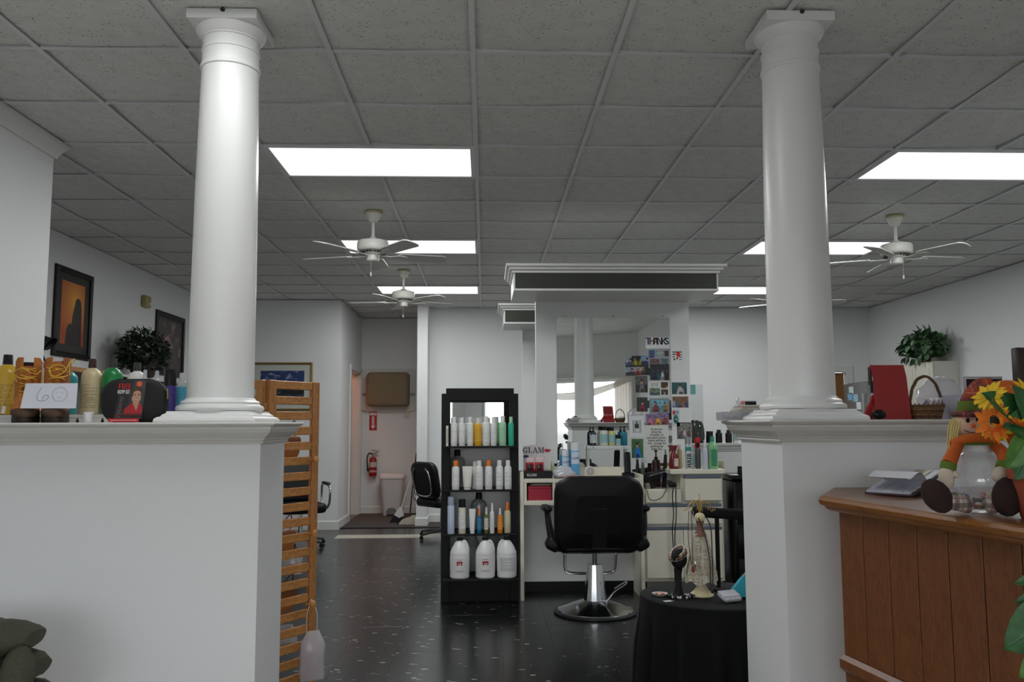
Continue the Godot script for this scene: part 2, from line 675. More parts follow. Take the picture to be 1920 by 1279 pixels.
# ---------- room shell ----------
func build_shell() -> void:
	var H := CEIL
	var walls := [
		["wall_left", Vector3(-3.61, 0, -10.81), Vector3(-3.49, H, -4.56)],
		["wall_left_return", Vector3(-3.49, 0, -4.68), Vector3(-2.54, H, -4.56)],
		["wall_left_near", Vector3(-2.54, 0, -4.68), Vector3(-2.42, H, 2.59)],
		["wall_far_left", Vector3(-3.49, 0, -10.81), Vector3(-1.95, H, -10.69)],
		["wall_alcove_back", Vector3(-1.95, 0, -12.66), Vector3(-0.745, H, -12.54)],
		["wall_wing", Vector3(-0.88, 0, -12.54), Vector3(-0.745, H, -10.98)],
		["wall_right", Vector3(5.33, 0, -11.52), Vector3(5.45, H, -3.38)],
		["wall_right_return", Vector3(2.64, 0, -3.5), Vector3(5.33, H, -3.38)],
		["wall_right_near", Vector3(2.64, 0, -3.38), Vector3(2.76, H, 0.93)],
	]
	for w in walls:
		wallpiece(w[0], spanbox(w[1], w[2]), wall_m)
	# alcove side wall with its doorway
	var s := st()
	span(s, Vector3(-1.95, 0, -11.55), Vector3(-1.83, H, -10.69))
	span(s, Vector3(-1.95, 0, -12.54), Vector3(-1.83, H, -12.46))
	span(s, Vector3(-1.95, 2.05, -12.46), Vector3(-1.83, H, -11.55))
	wallpiece("wall_alcove_side", s, wall_m)
	s = st()
	span(s, Vector3(-1.83, 0, -11.55), Vector3(-1.812, 2.12, -11.48), 0.003); span(s, Vector3(-1.83, 0, -12.53), Vector3(-1.812, 2.12, -12.46), 0.003)
	span(s, Vector3(-1.83, 2.05, -12.46), Vector3(-1.812, 2.12, -11.55), 0.003)
	var d1 := structure("door_1")
	part(d1, "casing", s, trim_m)
	s = st()
	span(s, Vector3(-1.95, 0, -11.565), Vector3(-1.83, 2.05, -11.55)); span(s, Vector3(-1.95, 0, -12.46), Vector3(-1.83, 2.05, -12.445)); span(s, Vector3(-1.95, 2.035, -12.445), Vector3(-1.83, 2.05, -11.565))
	part(d1, "jamb", s, trim_m)
	part(d1, "door_slab", spanbox(Vector3(-2.82, 0.01, -11.61), Vector3(-1.955, 2.03, -11.57), 0.003), mat(c8(206, 196, 186), 0.5))
	var kn := part(d1, "knob", turned(pts2([0.012, 0, 0.012, 0.03, 0.028, 0.04, 0.028, 0.055, 0.0, 0.065]), 12, Vector3(-2.72, 0.95, -11.61), Basis(Vector3(1, 0, 0), -PI / 2)), mat(c8(170, 140, 80), 0.3, 1.0))
	# the small room behind it, lit by a warm bulb
	wallpiece("wall_closet_left", spanbox(Vector3(-3.61, 0, -12.66), Vector3(-3.49, H, -10.81)), wall_m)
	wallpiece("wall_closet_back", spanbox(Vector3(-3.49, 0, -12.66), Vector3(-1.95, H, -12.54)), wall_m)
	var bulb := thing("ceiling_bulb", "warm bare bulb fixture in the little room behind the alcove door", "lamp", Vector3(-2.6, H, -12.1))
	part(bulb, "lamp_base", turned(pts2([0.05, -0.03, 0.06, -0.02, 0.06, 0.0]), 20), trim_m)
	var glow := StandardMaterial3D.new()
	glow.emission_enabled = true
	glow.emission = Color(1.0, 0.62, 0.42)
	glow.emission_energy_multiplier = 2.0
	part(bulb, "light_bulb", orb(Vector3(0, -0.075, 0), Vector3(0.04, 0.05, 0.04), 16), glow)
	var ol := OmniLight3D.new()
	ol.name = "lamp"
	ol.light_color = Color(1.0, 0.62, 0.42)
	ol.light_energy = 0.5
	ol.omni_range = 14.0
	ol.omni_attenuation = 2.0
	ol.light_size = 0.04
	ol.shadow_enabled = true
	bulb.add_child(ol)
	ol.position = Vector3(0, -0.075, 0)
	kn.set_meta("label", "brass door knob")
	# far wall with the brown door
	s = st()
	span(s, Vector3(-0.745, 0, -11.52), Vector3(4.1, H, -11.4)); span(s, Vector3(4.97, 0, -11.52), Vector3(5.33, H, -11.4)); span(s, Vector3(4.1, 1.99, -11.52), Vector3(4.97, H, -11.4))
	wallpiece("wall_far", s, wall_m)
	var d2 := structure("door_2")
	s = st()
	span(s, Vector3(4.02, 0, -11.4), Vector3(4.1, 2.07, -11.38), 0.003); span(s, Vector3(4.97, 0, -11.4), Vector3(5.06, 2.07, -11.38), 0.003); span(s, Vector3(4.1, 1.99, -11.4), Vector3(4.97, 2.07, -11.38), 0.003)
	part(d2, "casing", s, trim_m)
	part(d2, "door_slab", spanbox(Vector3(4.11, 0.01, -11.5), Vector3(4.96, 1.985, -11.46), 0.003), mat(c8(142, 96, 50), 0.45))
	# angled front wall with the shop window
	var A := Vector3(2.64, 0, 0.86)
	var B := Vector3(0.6, 0, 2.47)
	var dir := (B - A).normalized()
	var len_ := A.distance_to(B)
	var bas := Basis(dir, Vector3.UP, dir.cross(Vector3.UP))       # z of this basis points into the street
	if bas.z.z < 0.0:
		bas = Basis(dir, Vector3.UP, -dir.cross(Vector3.UP))
	var wn := func(called: String, u0: float, u1: float, y0: float, y1: float, d0: float, d1_: float, m: Material, parent: Node, bev := 0.0) -> MeshInstance3D:
		var q := st()
		bx(q, A + bas * Vector3((u0 + u1) / 2, (y0 + y1) / 2, (d0 + d1_) / 2), Vector3(u1 - u0, y1 - y0, d1_ - d0), bev, bas)
		return part(parent, called, q, m)
	s = st()
	for r in [[-0.02, 0.12, 0.0, H], [2.25, len_ + 0.05, 0.0, H], [0.12, 2.25, 0.0, 0.55], [0.12, 2.25, 2.08, H]]:
		bx(s, A + bas * Vector3((r[0] + r[1]) / 2, (r[2] + r[3]) / 2, 0.06), Vector3(r[1] - r[0], r[3] - r[2], 0.12), 0.0, bas)
	wallpiece("wall_back_angled", s, wall_m)
	var win := structure("window_1")
	for r in [[0.12, 0.17, 0.55, 2.08], [2.2, 2.25, 0.55, 2.08], [1.15, 1.21, 0.6, 2.03], [0.17, 2.2, 0.55, 0.6], [0.17, 2.2, 2.03, 2.08]]:
		wn.call("window_frame", r[0], r[1], r[2], r[3], 0.03, 0.09, trim_m, win, 0.004)
	var glass := clear(c8(235, 242, 240), 0.06, 0.02)
	wn.call("pane", 0.17, 1.15, 0.6, 2.03, 0.057, 0.063, glass, win)
	wn.call("pane", 1.21, 2.2, 0.6, 2.03, 0.057, 0.063, glass, win)
	wn.call("window_head", 0.04, 2.33, 2.08, 2.18, -0.03, 0.0, trim_m, win, 0.004)
	wn.call("window_sill", 0.08, 2.29, 0.52, 0.55, -0.06, 0.0, trim_m, win, 0.004)
	# street front with an unseen second window, added for more daylight
	s = st()
	span(s, Vector3(-2.42, 0, 2.47), Vector3(-2.2, H, 2.59)); span(s, Vector3(0.4, 0, 2.47), Vector3(0.6, H, 2.59))
	span(s, Vector3(-2.2, 0, 2.47), Vector3(0.4, 0.55, 2.59)); span(s, Vector3(-2.2, 2.08, 2.47), Vector3(0.4, H, 2.59))
	wallpiece("wall_back", s, wall_m)
	var win2 := structure("added_window_2")
	for r in [[-2.2, -2.15, 0.55, 2.08], [0.35, 0.4, 0.55, 2.08], [-0.93, -0.87, 0.6, 2.03], [-2.15, 0.35, 0.55, 0.6], [-2.15, 0.35, 2.03, 2.08]]:
		part(win2, "window_frame", spanbox(Vector3(r[0], r[2], 2.5), Vector3(r[1], r[3], 2.56), 0.004), trim_m)
	part(win2, "pane", spanbox(Vector3(-2.15, 0.6, 2.527), Vector3(-0.93, 2.03, 2.533)), glass)
	part(win2, "pane", spanbox(Vector3(-0.87, 0.6, 2.527), Vector3(0.35, 2.03, 2.533)), glass)
	# sheer white swag and side curtain on the window
	var sheer := mat(c8(232, 228, 222), 0.8).duplicate() as StandardMaterial3D
	sheer.backlight_enabled = true
	sheer.backlight = Color(1.0, 0.98, 0.96)
	var cu := thing("window_curtain", "sheer white curtain with a draped swag on the shop window", "curtain", A)
	s = st()
	thick_sheet(s, 40, 8, func(u: float, v: float) -> Vector3:
		var drop := 0.02 + 0.16 * pow(sin(PI * clampf(u * 0.8, 0.0, 1.0)), 1.2) + 0.10 * u
		return bas * Vector3(0.1 + u * 2.1, 2.10 - drop - v * (0.05 + 0.10 * sin(PI * u)), -0.05 - 0.022 * sin(v * 15.0) * sin(PI * u)), bas * Vector3(0, 0, 0.004))
	part(cu, "swag", s, sheer)
	s = st()
	thick_sheet(s, 30, 4, func(u: float, v: float) -> Vector3:
		return bas * Vector3(0.1 + u * 0.36, 0.7 + v * 1.36, -0.03 - 0.02 * sin(u * 40.0)), bas * Vector3(0, 0, 0.004))
	part(cu, "side_curtain", s, sheer)
	var rodm := st()
	rod(rodm, bas * Vector3(0.05, 2.12, -0.045), bas * Vector3(2.33, 2.12, -0.045), 0.012)
	for u in [0.12, 2.26]:
		rod(rodm, bas * Vector3(u, 2.12, -0.045), bas * Vector3(u, 2.12, -0.002), 0.006)
	part(cu, "curtain_rod", rodm, trim_m)
	# baseboards
	var prof := pts2([0.0, 0.0, 0.014, 0.0, 0.014, 0.095, 0.006, 0.11, 0.0, 0.11])
	for r in [["baseboard_far_left", [Vector2(-3.49, -10.69), Vector2(-1.83, -10.69), Vector2(-1.83, -11.48)]], ["baseboard_alcove", [Vector2(-1.83, -12.53), Vector2(-1.83, -12.54), Vector2(-0.88, -12.54), Vector2(-0.88, -10.98), Vector2(-0.745, -10.98), Vector2(-0.745, -11.4), Vector2(4.02, -11.4)]]]:
		s = st()
		var path: Array = r[1]
		molding(s, path, prof)
		wallpiece(r[0], s, trim_m)
	# crown on the near wall
	s = st()
	molding(s, [Vector2(-2.54, -4.68), Vector2(-2.42, -4.68)].slice(0, 0) + [Vector2(-2.42, 2.4), Vector2(-2.42, -4.68), Vector2(-3.4, -4.68)], pts2([0.0, H - 0.085, 0.012, H - 0.085, 0.018, H - 0.07, 0.03, H - 0.05, 0.05, H - 0.022, 0.062, H - 0.012, 0.062, H - 0.001, 0.0, H - 0.001]))
	wallpiece("trim_1", s, trim_m)
	# roof over the ceiling void and its sides
	s = st()
	span(s, Vector3(-3.75, H + 0.32, -12.8), Vector3(5.6, H + 0.42, 2.75))
	span(s, Vector3(-3.75, H, -12.8), Vector3(-3.61, H + 0.32, 2.75)); span(s, Vector3(5.45, H, -12.8), Vector3(5.6, H + 0.32, 2.75))
	span(s, Vector3(-3.61, H, -12.8), Vector3(5.45, H + 0.32, -12.66)); span(s, Vector3(-3.61, H, 2.59), Vector3(5.45, H + 0.32, 2.75))
	wallpiece("roof_deck", s, mat(c8(58, 56, 54), 0.9))
	# street outside
	wallpiece("ground_outside", spanbox(Vector3(-6, -0.25, 0.0), Vector3(12, -0.12, 14)), mat(c8(170, 170, 166), 0.9))
	# floor
	var fl := structure("floor")
	part(fl, "slab", spanbox(Vector3(-3.75, -0.12, -12.8), Vector3(5.6, -0.004, 2.75)), mat(c8(40, 40, 40), 0.9))
	var g := 0.3048
	var zx := -9.866       # a joint
	var light := textured(speckled(c8(196, 188, 172), 71), 0.3, 1.6, true)
	var meshes := []
	for v in 3:
		meshes.append(done(box(Vector3(0, -0.002, 0), Vector3(g - 0.0007, 0.004, g - 0.0007), 0.0004)))
	for iz in range(-18, 4):
		for ix in range(-6, 5):
			var c := Vector3((ix + 0.5) * g + 0.1, 0.0005 * (hash(ix * 31 + iz * 7) % 3) / 3.0, zx - (iz + 0.5) * g)
			if c.z < -10.83:
				continue
			var o := put(fl, "floor_tile", meshes[0], light if iz == 0 else vct_m[posmod(ix * 5 + iz * 3, 3)])
			o.position = c
			o.rotation.y = PI / 2 * posmod(ix + iz, 2)
	var fx0 := -6 * g + 0.1
	var fx1 := 5 * g + 0.1
	var fz0 := zx - 4 * g
	var fz1 := zx + 18 * g
	s = st()
	span(s, Vector3(-3.7, -0.004, -12.75), Vector3(fx0, 0.0, -3.0)); span(s, Vector3(fx1, -0.004, -12.75), Vector3(5.55, 0.0, -3.0)); span(s, Vector3(fx0, -0.004, fz1), Vector3(fx1, 0.0, -3.0))
	part(fl, "tile_field", s, vct_m[0])
	part(fl, "bounce_carpet", spanbox(Vector3(-3.7, -0.004, -3.0), Vector3(5.55, 0.002, 2.7)), textured(speckled(c8(176, 168, 154), 73), 0.95, 3.0, true))  # pale carpet added out of view to bounce daylight onto the ceiling
	# carpet in the alcove, with its dark edge strip
	var carp := speckled(c8(74, 68, 64), 72)
	part(fl, "carpet", spanbox(Vector3(-1.83, -0.004, -12.54), Vector3(1.6, 0.006, -10.83)), textured(carp, 0.95, 3.0, true))
	part(fl, "edge_strip", spanbox(Vector3(-1.83, -0.004, -10.83), Vector3(1.6, 0.009, -10.79), 0.003), black_m)

func speckled(base: Color, seed_: int) -> Image:
	var img := blank(256, 256, base)
	var n := noise(seed_, 0.05, 3)
	for y in 256:
		for x in 256:
			var a := 1.0 + 0.16 * n.get_noise_2d(x, y) + rng.randf_range(-0.09, 0.09)
			img.set_pixel(x, y, Color(base.r * a, base.g * a, base.b * a))
	return img

# ---------- suspended ceiling ----------
func lit_cell(c: int, r: int) -> bool:
	return (r in [2, 6, 10] and c in [-2, -1, 4, 5]) or (r == -2 and c in [-2, -1])

func tile_mesh(lift: Array, sag: float) -> ArrayMesh:   # underside bowed: corners lifted off the grid, middle hanging
	var s := st()
	var h := T / 2 - 0.004
	var f := func(u: float, v: float) -> Vector3:
		var y := 0.0
		var ws := [(1 - u) * (1 - v), u * (1 - v), u * v, (1 - u) * v]
		for k in 4:
			y += lift[k] * pow(ws[k], 1.7)
		y -= sag * sin(PI * u) * sin(PI * v)
		return Vector3(lerpf(-h, h, u), y, lerpf(-h, h, v))
	sheet(s, 6, 6, f)
	for k in 6:
		var a := k / 6.0
		var b := (k + 1) / 6.0
		for e in [[Vector2(a, 0), Vector2(b, 0)], [Vector2(b, 1), Vector2(a, 1)], [Vector2(0, b), Vector2(0, a)], [Vector2(1, a), Vector2(1, b)]]:
			var p: Vector3 = f.call(e[0].x, e[0].y)
			var q: Vector3 = f.call(e[1].x, e[1].y)
			quad(s, p, q, Vector3(q.x, 0.02, q.z), Vector3(p.x, 0.02, p.z))
	quad(s, Vector3(-h, 0.02, h), Vector3(h, 0.02, h), Vector3(h, 0.02, -h), Vector3(-h, 0.02, -h))
	return done(s)

func build_ceiling() -> void:
	var ce := structure("ceiling")
	var bar_m := mat(c8(222, 223, 223), 0.5)
	var variants := []
	for v in 8:
		var l := []
		for k in 4:
			l.append(rng.randf_range(0.005, 0.020) if rng.randf() < 0.75 else 0.001)
		variants.append(tile_mesh(l, rng.randf_range(0.0, 0.0035)))
	var rest := st()
	for r in range(-10, 16):
		for c in range(-6, 9):
			if lit_cell(c, r):
				continue
			var p := Vector3(GX + (c + 0.5) * T, CEIL + 0.0022, GZ - (r + 0.5) * T)
			if p.x < -3.6 or p.x > 5.5 or p.z > 2.7 or p.z < -12.75:
				continue
			var seen := r >= -1 and absf(p.x) < 0.75 * -p.z + 0.6 and not (p.z < -11.6 and p.x > -0.7)
			if p.x < -2.5 and p.z > -4.6:
				seen = false
			if p.x > 2.7 and p.z > -3.3:
				seen = false
			if seen:
				var o := put(ce, "ceiling_tile", variants[rng.randi() % 8], tile_m)
				o.position = p
				o.rotation.y = PI / 2 * (rng.randi() % 4)
			else:
				bx(rest, p + Vector3(0, 0.008, 0), Vector3(T - 0.008, 0.016, T - 0.008))
	var ro := part(ce, "ceiling_tiles_out_of_view", rest, tile_m)
	ro.set_meta("kind", "stuff")
	var w := 0.012
	for c in range(-5, 9):
		var x := GX + c * T
		var cuts := []
		if c == -1:
			cuts = [-2, 2, 6, 10]
		elif c == 5:
			cuts = [2, 6, 10]
		var z := 2.6
		for k in cuts + [99]:
			var z1: float = -12.7 if k == 99 else GZ - k * T
			var s := st()
			span(s, Vector3(x - w, CEIL - 0.0005, z1 + 0.001), Vector3(x + w, CEIL + 0.0015, z - 0.001))
			span(s, Vector3(x - 0.001, CEIL + 0.0015, z1 + 0.001), Vector3(x + 0.001, CEIL + 0.035, z - 0.001))
			part(ce, "grid_runner", s, bar_m)
			z = z1 - T
	for r in range(-9, 16):
		var z := GZ - r * T
		var s := st()
		for c in range(-6, 9):
			var xa := maxf(GX + c * T + w, -3.6)
			var xb := minf(GX + (c + 1) * T - w, 5.44)
			span(s, Vector3(xa, CEIL, z - w), Vector3(xb, CEIL + 0.0015, z + w))
			span(s, Vector3(xa, CEIL + 0.0015, z - 0.001), Vector3(xb, CEIL + 0.03, z + 0.001))
		part(ce, "cross_tee", s, bar_m)

# ---------- half walls with their caps and columns ----------
func build_half_walls() -> void:
	var prof := pts2([0.0, 1.232, 0.010, 1.232, 0.013, 1.238, 0.010, 1.244, 0.016, 1.246, 0.018, 1.252, 0.026, 1.258, 0.040, 1.272, 0.046, 1.286, 0.046, 1.292, 0.058, 1.297, 0.064, 1.304, 0.060, 1.31, 0.0, 1.31])
	var cap_m := mat(c8(206, 204, 199), 0.38)
	for k in [["wall_half_boots", -2.42, -0.80, -3.41, -3.05, [Vector2(-2.42, -3.05), Vector2(-0.80, -3.05), Vector2(-0.80, -3.41), Vector2(-2.42, -3.41)]], ["wall_half_counter", 1.04, 2.64, -3.40, -2.93, [Vector2(2.64, -3.40), Vector2(1.04, -3.40), Vector2(1.04, -2.93), Vector2(2.64, -2.93)]]]:
		var w := structure(k[0])
		part(w, "wall_body", spanbox(Vector3(k[1], 0, k[3]), Vector3(k[2], 1.24, k[4])), wall_m)
		var s := st()
		molding(s, k[5], prof)
		part(w, "cap_molding", s, cap_m)
		part(w, "cap_board", spanbox(Vector3(k[1], 1.24, k[3]), Vector3(k[2], 1.31, k[4])), cap_m)
	column(Vector3(-1.0, 1.31, -3.225), 0.18, "white round column on the half wall with the work boots")
	column(Vector3(1.215, 1.31, -3.185), 0.178, "white round column on the half wall with the red display")

func column(at: Vector3, half: float, label: String) -> void:
	var t := thing("column", label, "column", at, 0.0, "round columns on the half walls")
	var s := st()
	var sq := [Vector2(-half, half), Vector2(half, half), Vector2(half, -half), Vector2(-half, -half)]
	molding(s, [Vector2(0, 0) + sq[0] * 0.01, sq[1] * 0.01, sq[2] * 0.01, sq[3] * 0.01], pts2([half - 0.002, 0.0, half - 0.001, 0.006, half - 0.004, 0.014, half - 0.012, 0.019, half - 0.020, 0.021, half - 0.023, 0.027, half - 0.030, 0.031, half - 0.034, 0.034, half - 0.036, 0.040, 0.0, 0.040]), true)
	part(t, "plinth", s, column_m)
	part(t, "base_rings", turned(pts2([0.10, 0.040, 0.150, 0.040, 0.158, 0.045, 0.160, 0.052, 0.156, 0.060, 0.146, 0.064, 0.142, 0.068, 0.144, 0.073, 0.139, 0.079, 0.130, 0.082, 0.127, 0.086, 0.1235, 0.090]), 48), column_m)
	var top := CEIL - at.y
	part(t, "shaft", turned(pts2([0.1215, 0.088, 0.1205, 0.20, 0.1195, 0.5, 0.1165, 0.9, 0.110, 1.25, 0.1075, 1.375]), 64, Vector3.ZERO, Basis(), false), column_m)
	part(t, "neck_ring", turned(pts2([0.107, 1.368, 0.113, 1.372, 0.1145, 1.379, 0.113, 1.385, 0.1085, 1.388, 0.1085, 1.40, 0.107, 1.44, 0.1105, 1.443, 0.1105, 1.452, 0.107, 1.455, 0.107, 1.488, 0.112, 1.490, 0.112, 1.496, 0.118, 1.50, 0.130, 1.516, 0.134, 1.527, 0.132, 1.532, 0.05, 1.532]), 48), column_m)
	s = st()
	span(s, Vector3(-0.133, 1.532, -0.133), Vector3(0.133, top, 0.133), 0.002)
	var ab := part(t, "abacus", s, column_m)
	part(ab, "cable_hole", turned(pts2([0.009, 0, 0.009, 0.004]), 12, Vector3(0.005, top - 0.006, 0.1325), Basis(Vector3(1, 0, 0), PI / 2)), mat(c8(60, 48, 44), 0.8))

# ---------- mirror partitions with canopies ----------
func canopy(t: Node3D, x0: float, x1: float, zf: float, zb: float) -> void:
	part(t, "canopy_box", spanbox(Vector3(x0, 2.278, zb), Vector3(x1, 2.45, zf - 0.004), 0.002), trim_m)
	part(t, "dark_panel", spanbox(Vector3(x0 + 0.012, 2.295, zf - 0.004), Vector3(x1 - 0.012, 2.412, zf), 0.001), mat(c8(52, 54, 46), 0.6))
	var s := st()
	molding(s, [Vector2(x0, zb), Vector2(x0, zf), Vector2(x1, zf), Vector2(x1, zb)], pts2([0.0, 2.412, 0.008, 2.412, 0.012, 2.420, 0.012, 2.426, 0.030, 2.436, 0.034, 2.446, 0.034, 2.450, 0.052, 2.456, 0.056, 2.466, 0.056, 2.474, 0.0, 2.474]))
	part(t, "crown_molding", s, trim_m)
	s = st()
	span(s, Vector3(x0, 2.278, zf - 0.004), Vector3(x1, 2.295, zf + 0.008), 0.003)
	part(t, "lower_trim", s, trim_m)

func build_partitions() -> void:
	var t := thing("partition", "white mirror partition with a dark-fronted canopy, papered with snapshots", "partition", Vector3.ZERO, 0.0, "partitions with canopies")
	part(t, "panel", spanbox(Vector3(0.412, 0, -6.82), Vector3(1.655, 2.45, -6.72), 0.002), wall_m)
	part(t, "rubber_base", spanbox(Vector3(0.412, 0, -6.72), Vector3(1.655, 0.07, -6.712)), black_m)
	canopy(t, 0.214, 1.742, -6.14, -6.71)
	t = thing("partition", "white partition with a dark canopy standing behind the mirror partition", "partition", Vector3.ZERO, 0.0, "partitions with canopies")
	part(t, "panel", spanbox(Vector3(0.395, 0, -8.92), Vector3(1.655, 2.45, -8.8), 0.002), wall_m)
	canopy(t, 0.19, 1.72, -8.2, -8.79)
	# station mirror
	var m := thing("wall_mirror", "large frameless mirror clipped to the white partition", "mirror", Vector3(1.038, 0, -6.72))
	part(m, "glass", spanbox(Vector3(-0.46, 0.90, 0.0005), Vector3(0.46, 2.15, 0.0055), 0.0008), mirror_m)
	for x in [-0.395, 0.0, 0.405]:
		var s := st()
		rbox(s, Vector3(x, 2.154, 0.006), Vector3(0.018, 0.024, 0.012), 0.005, 3)
		part(m, "clip", s, chrome_m)
	# low ledge wall beside it
	var lw := structure("wall_ledge")
	part(lw, "wall_body", spanbox(Vector3(1.655, 0, -7.32), Vector3(3.0, 1.07, -7.2)), wall_m)
	var s2 := st()
	molding(s2, [Vector2(1.66, -7.2), Vector2(3.0, -7.2)], pts2([0.0, 1.06, 0.008, 1.06, 0.012, 1.07, 0.025, 1.085, 0.03, 1.10, 0.045, 1.108, 0.05, 1.118, 0.05, 1.13, 0.0, 1.13]))
	span(s2, Vector3(1.66, 1.07, -7.36), Vector3(3.0, 1.13, -7.2))
	part(lw, "cap_molding", s2, trim_m)
	var ot := thing("wall_outlet", "almond electrical outlet plate on the ledge wall beside the cabinet", "outlet", Vector3(2.008, 0.918, -7.2))
	part(ot, "plate", spanbox(Vector3(-0.037, -0.058, 0.0005), Vector3(0.037, 0.058, 0.006), 0.002), mat(c8(190, 182, 150), 0.4))
	for y in [-0.022, 0.022]:
		part(ot, "socket", rounded(Vector3(0, y, 0.006), Vector3(0.03, 0.026, 0.006), 0.003, 3), mat(c8(170, 160, 128), 0.4))

# ---------- ceiling fans ----------
func build_fans() -> void:
	var fan_m := mat(c8(226, 226, 218), 0.35)
	var blade_m := mat(c8(218, 218, 212), 0.4)
	var t := thing("ceiling_fan", "", "ceiling fan", Vector3.ZERO, 0.0, "white five-blade ceiling fans")
	part(t, "ceiling_plate", turned(pts2([0.066, -0.014, 0.070, -0.002, 0.070, 0.0]), 28), mat(c8(196, 190, 140), 0.5))
	part(t, "mounting_cup", turned(pts2([0.0, -0.075, 0.024, -0.075, 0.034, -0.068, 0.044, -0.05, 0.062, -0.014, 0.062, -0.012]), 28), fan_m)
	part(t, "downrod", turned(pts2([0.0125, -0.20, 0.0125, -0.07]), 14), fan_m)
	part(t, "motor_housing", turned(pts2([0.05, -0.302, 0.10, -0.300, 0.112, -0.292, 0.117, -0.28, 0.117, -0.235, 0.110, -0.222, 0.07, -0.21, 0.03, -0.2, 0.02, -0.188, 0.0125, -0.188]), 36), fan_m)
	var s := st()
	for k in 24:
		var a := TAU * k / 24
		bx(s, Vector3(sin(a), 0, cos(a)) * 0.088 + Vector3(0, -0.308, 0), Vector3(0.007, 0.012, 0.03), 0.0, Basis(Vector3.UP, a))
	part(t, "vent_fins", s, mat(c8(90, 88, 84), 0.5))
	part(t, "switch_housing", turned(pts2([0.0, -0.375, 0.04, -0.374, 0.047, -0.366, 0.047, -0.33, 0.06, -0.322, 0.066, -0.308, 0.05, -0.302]), 28), fan_m)
	for k in 5:
		var a := TAU * k / 5
		var b := Basis(Vector3.UP, a)
		var bl := Node3D.new()
		s = st()
		var tilt := Basis(Vector3(1, 0, 0), deg_to_rad(-12))
		var poly := pts2([0.19, -0.045, 0.22, -0.056, 0.53, -0.066, 0.555, -0.05, 0.565, -0.02, 0.565, 0.02, 0.555, 0.05, 0.53, 0.066, 0.22, 0.056, 0.19, 0.045])
		var lay := Basis(Vector3(1, 0, 0), -PI / 2)
		prism(s, poly, -0.003, 0.003, Transform3D(b * tilt * lay, b * Vector3(0, -0.325, 0)))
		var bo := part(t, "blade", s, blade_m)
		s = st()
		prism(s, pts2([0.06, -0.012, 0.14, -0.012, 0.19, -0.035, 0.25, -0.03, 0.27, 0.0, 0.25, 0.03, 0.19, 0.035, 0.14, 0.012, 0.06, 0.012]), -0.0035, 0.0015, Transform3D(b * tilt * lay, b * Vector3(0, -0.331, 0)))
		part(bo, "blade_bracket", s, fan_m)
		bl.free()
	s = st()
	rod(s, Vector3(0.028, -0.46, 0.03), Vector3(0.028, -0.37, 0.03), 0.0012, -1, 6)
	var ch := part(t, "pull_chain", s, mat(c8(200, 196, 180), 0.4))
	part(ch, "chain_bob", turned(pts2([0.0, -0.495, 0.006, -0.49, 0.007, -0.475, 0.004, -0.462, 0.0, -0.46]), 10, Vector3(0.028, 0, 0.03)), mat(c8(230, 226, 210), 0.4))
	t.set_meta("label", "white ceiling fan above the wooden slat screen and open floor")
	t.position = Vector3(-0.831, CEIL - 0.0005, -6.19)
	t.rotation.y = deg_to_rad(-53)
	copy(t, Vector3(-0.836, CEIL - 0.0005, -8.61), deg_to_rad(-40), "white ceiling fan hanging in front of the alcove", "ceiling_fan")
	copy(t, Vector3(3.159, CEIL - 0.0005, -6.25), deg_to_rad(10), "white ceiling fan above the wicker basket and red display", "ceiling_fan")
	copy(t, Vector3(3.2, CEIL - 0.0005, -8.62), deg_to_rad(-6), "white ceiling fan half hidden by the column with the red display", "ceiling_fan")

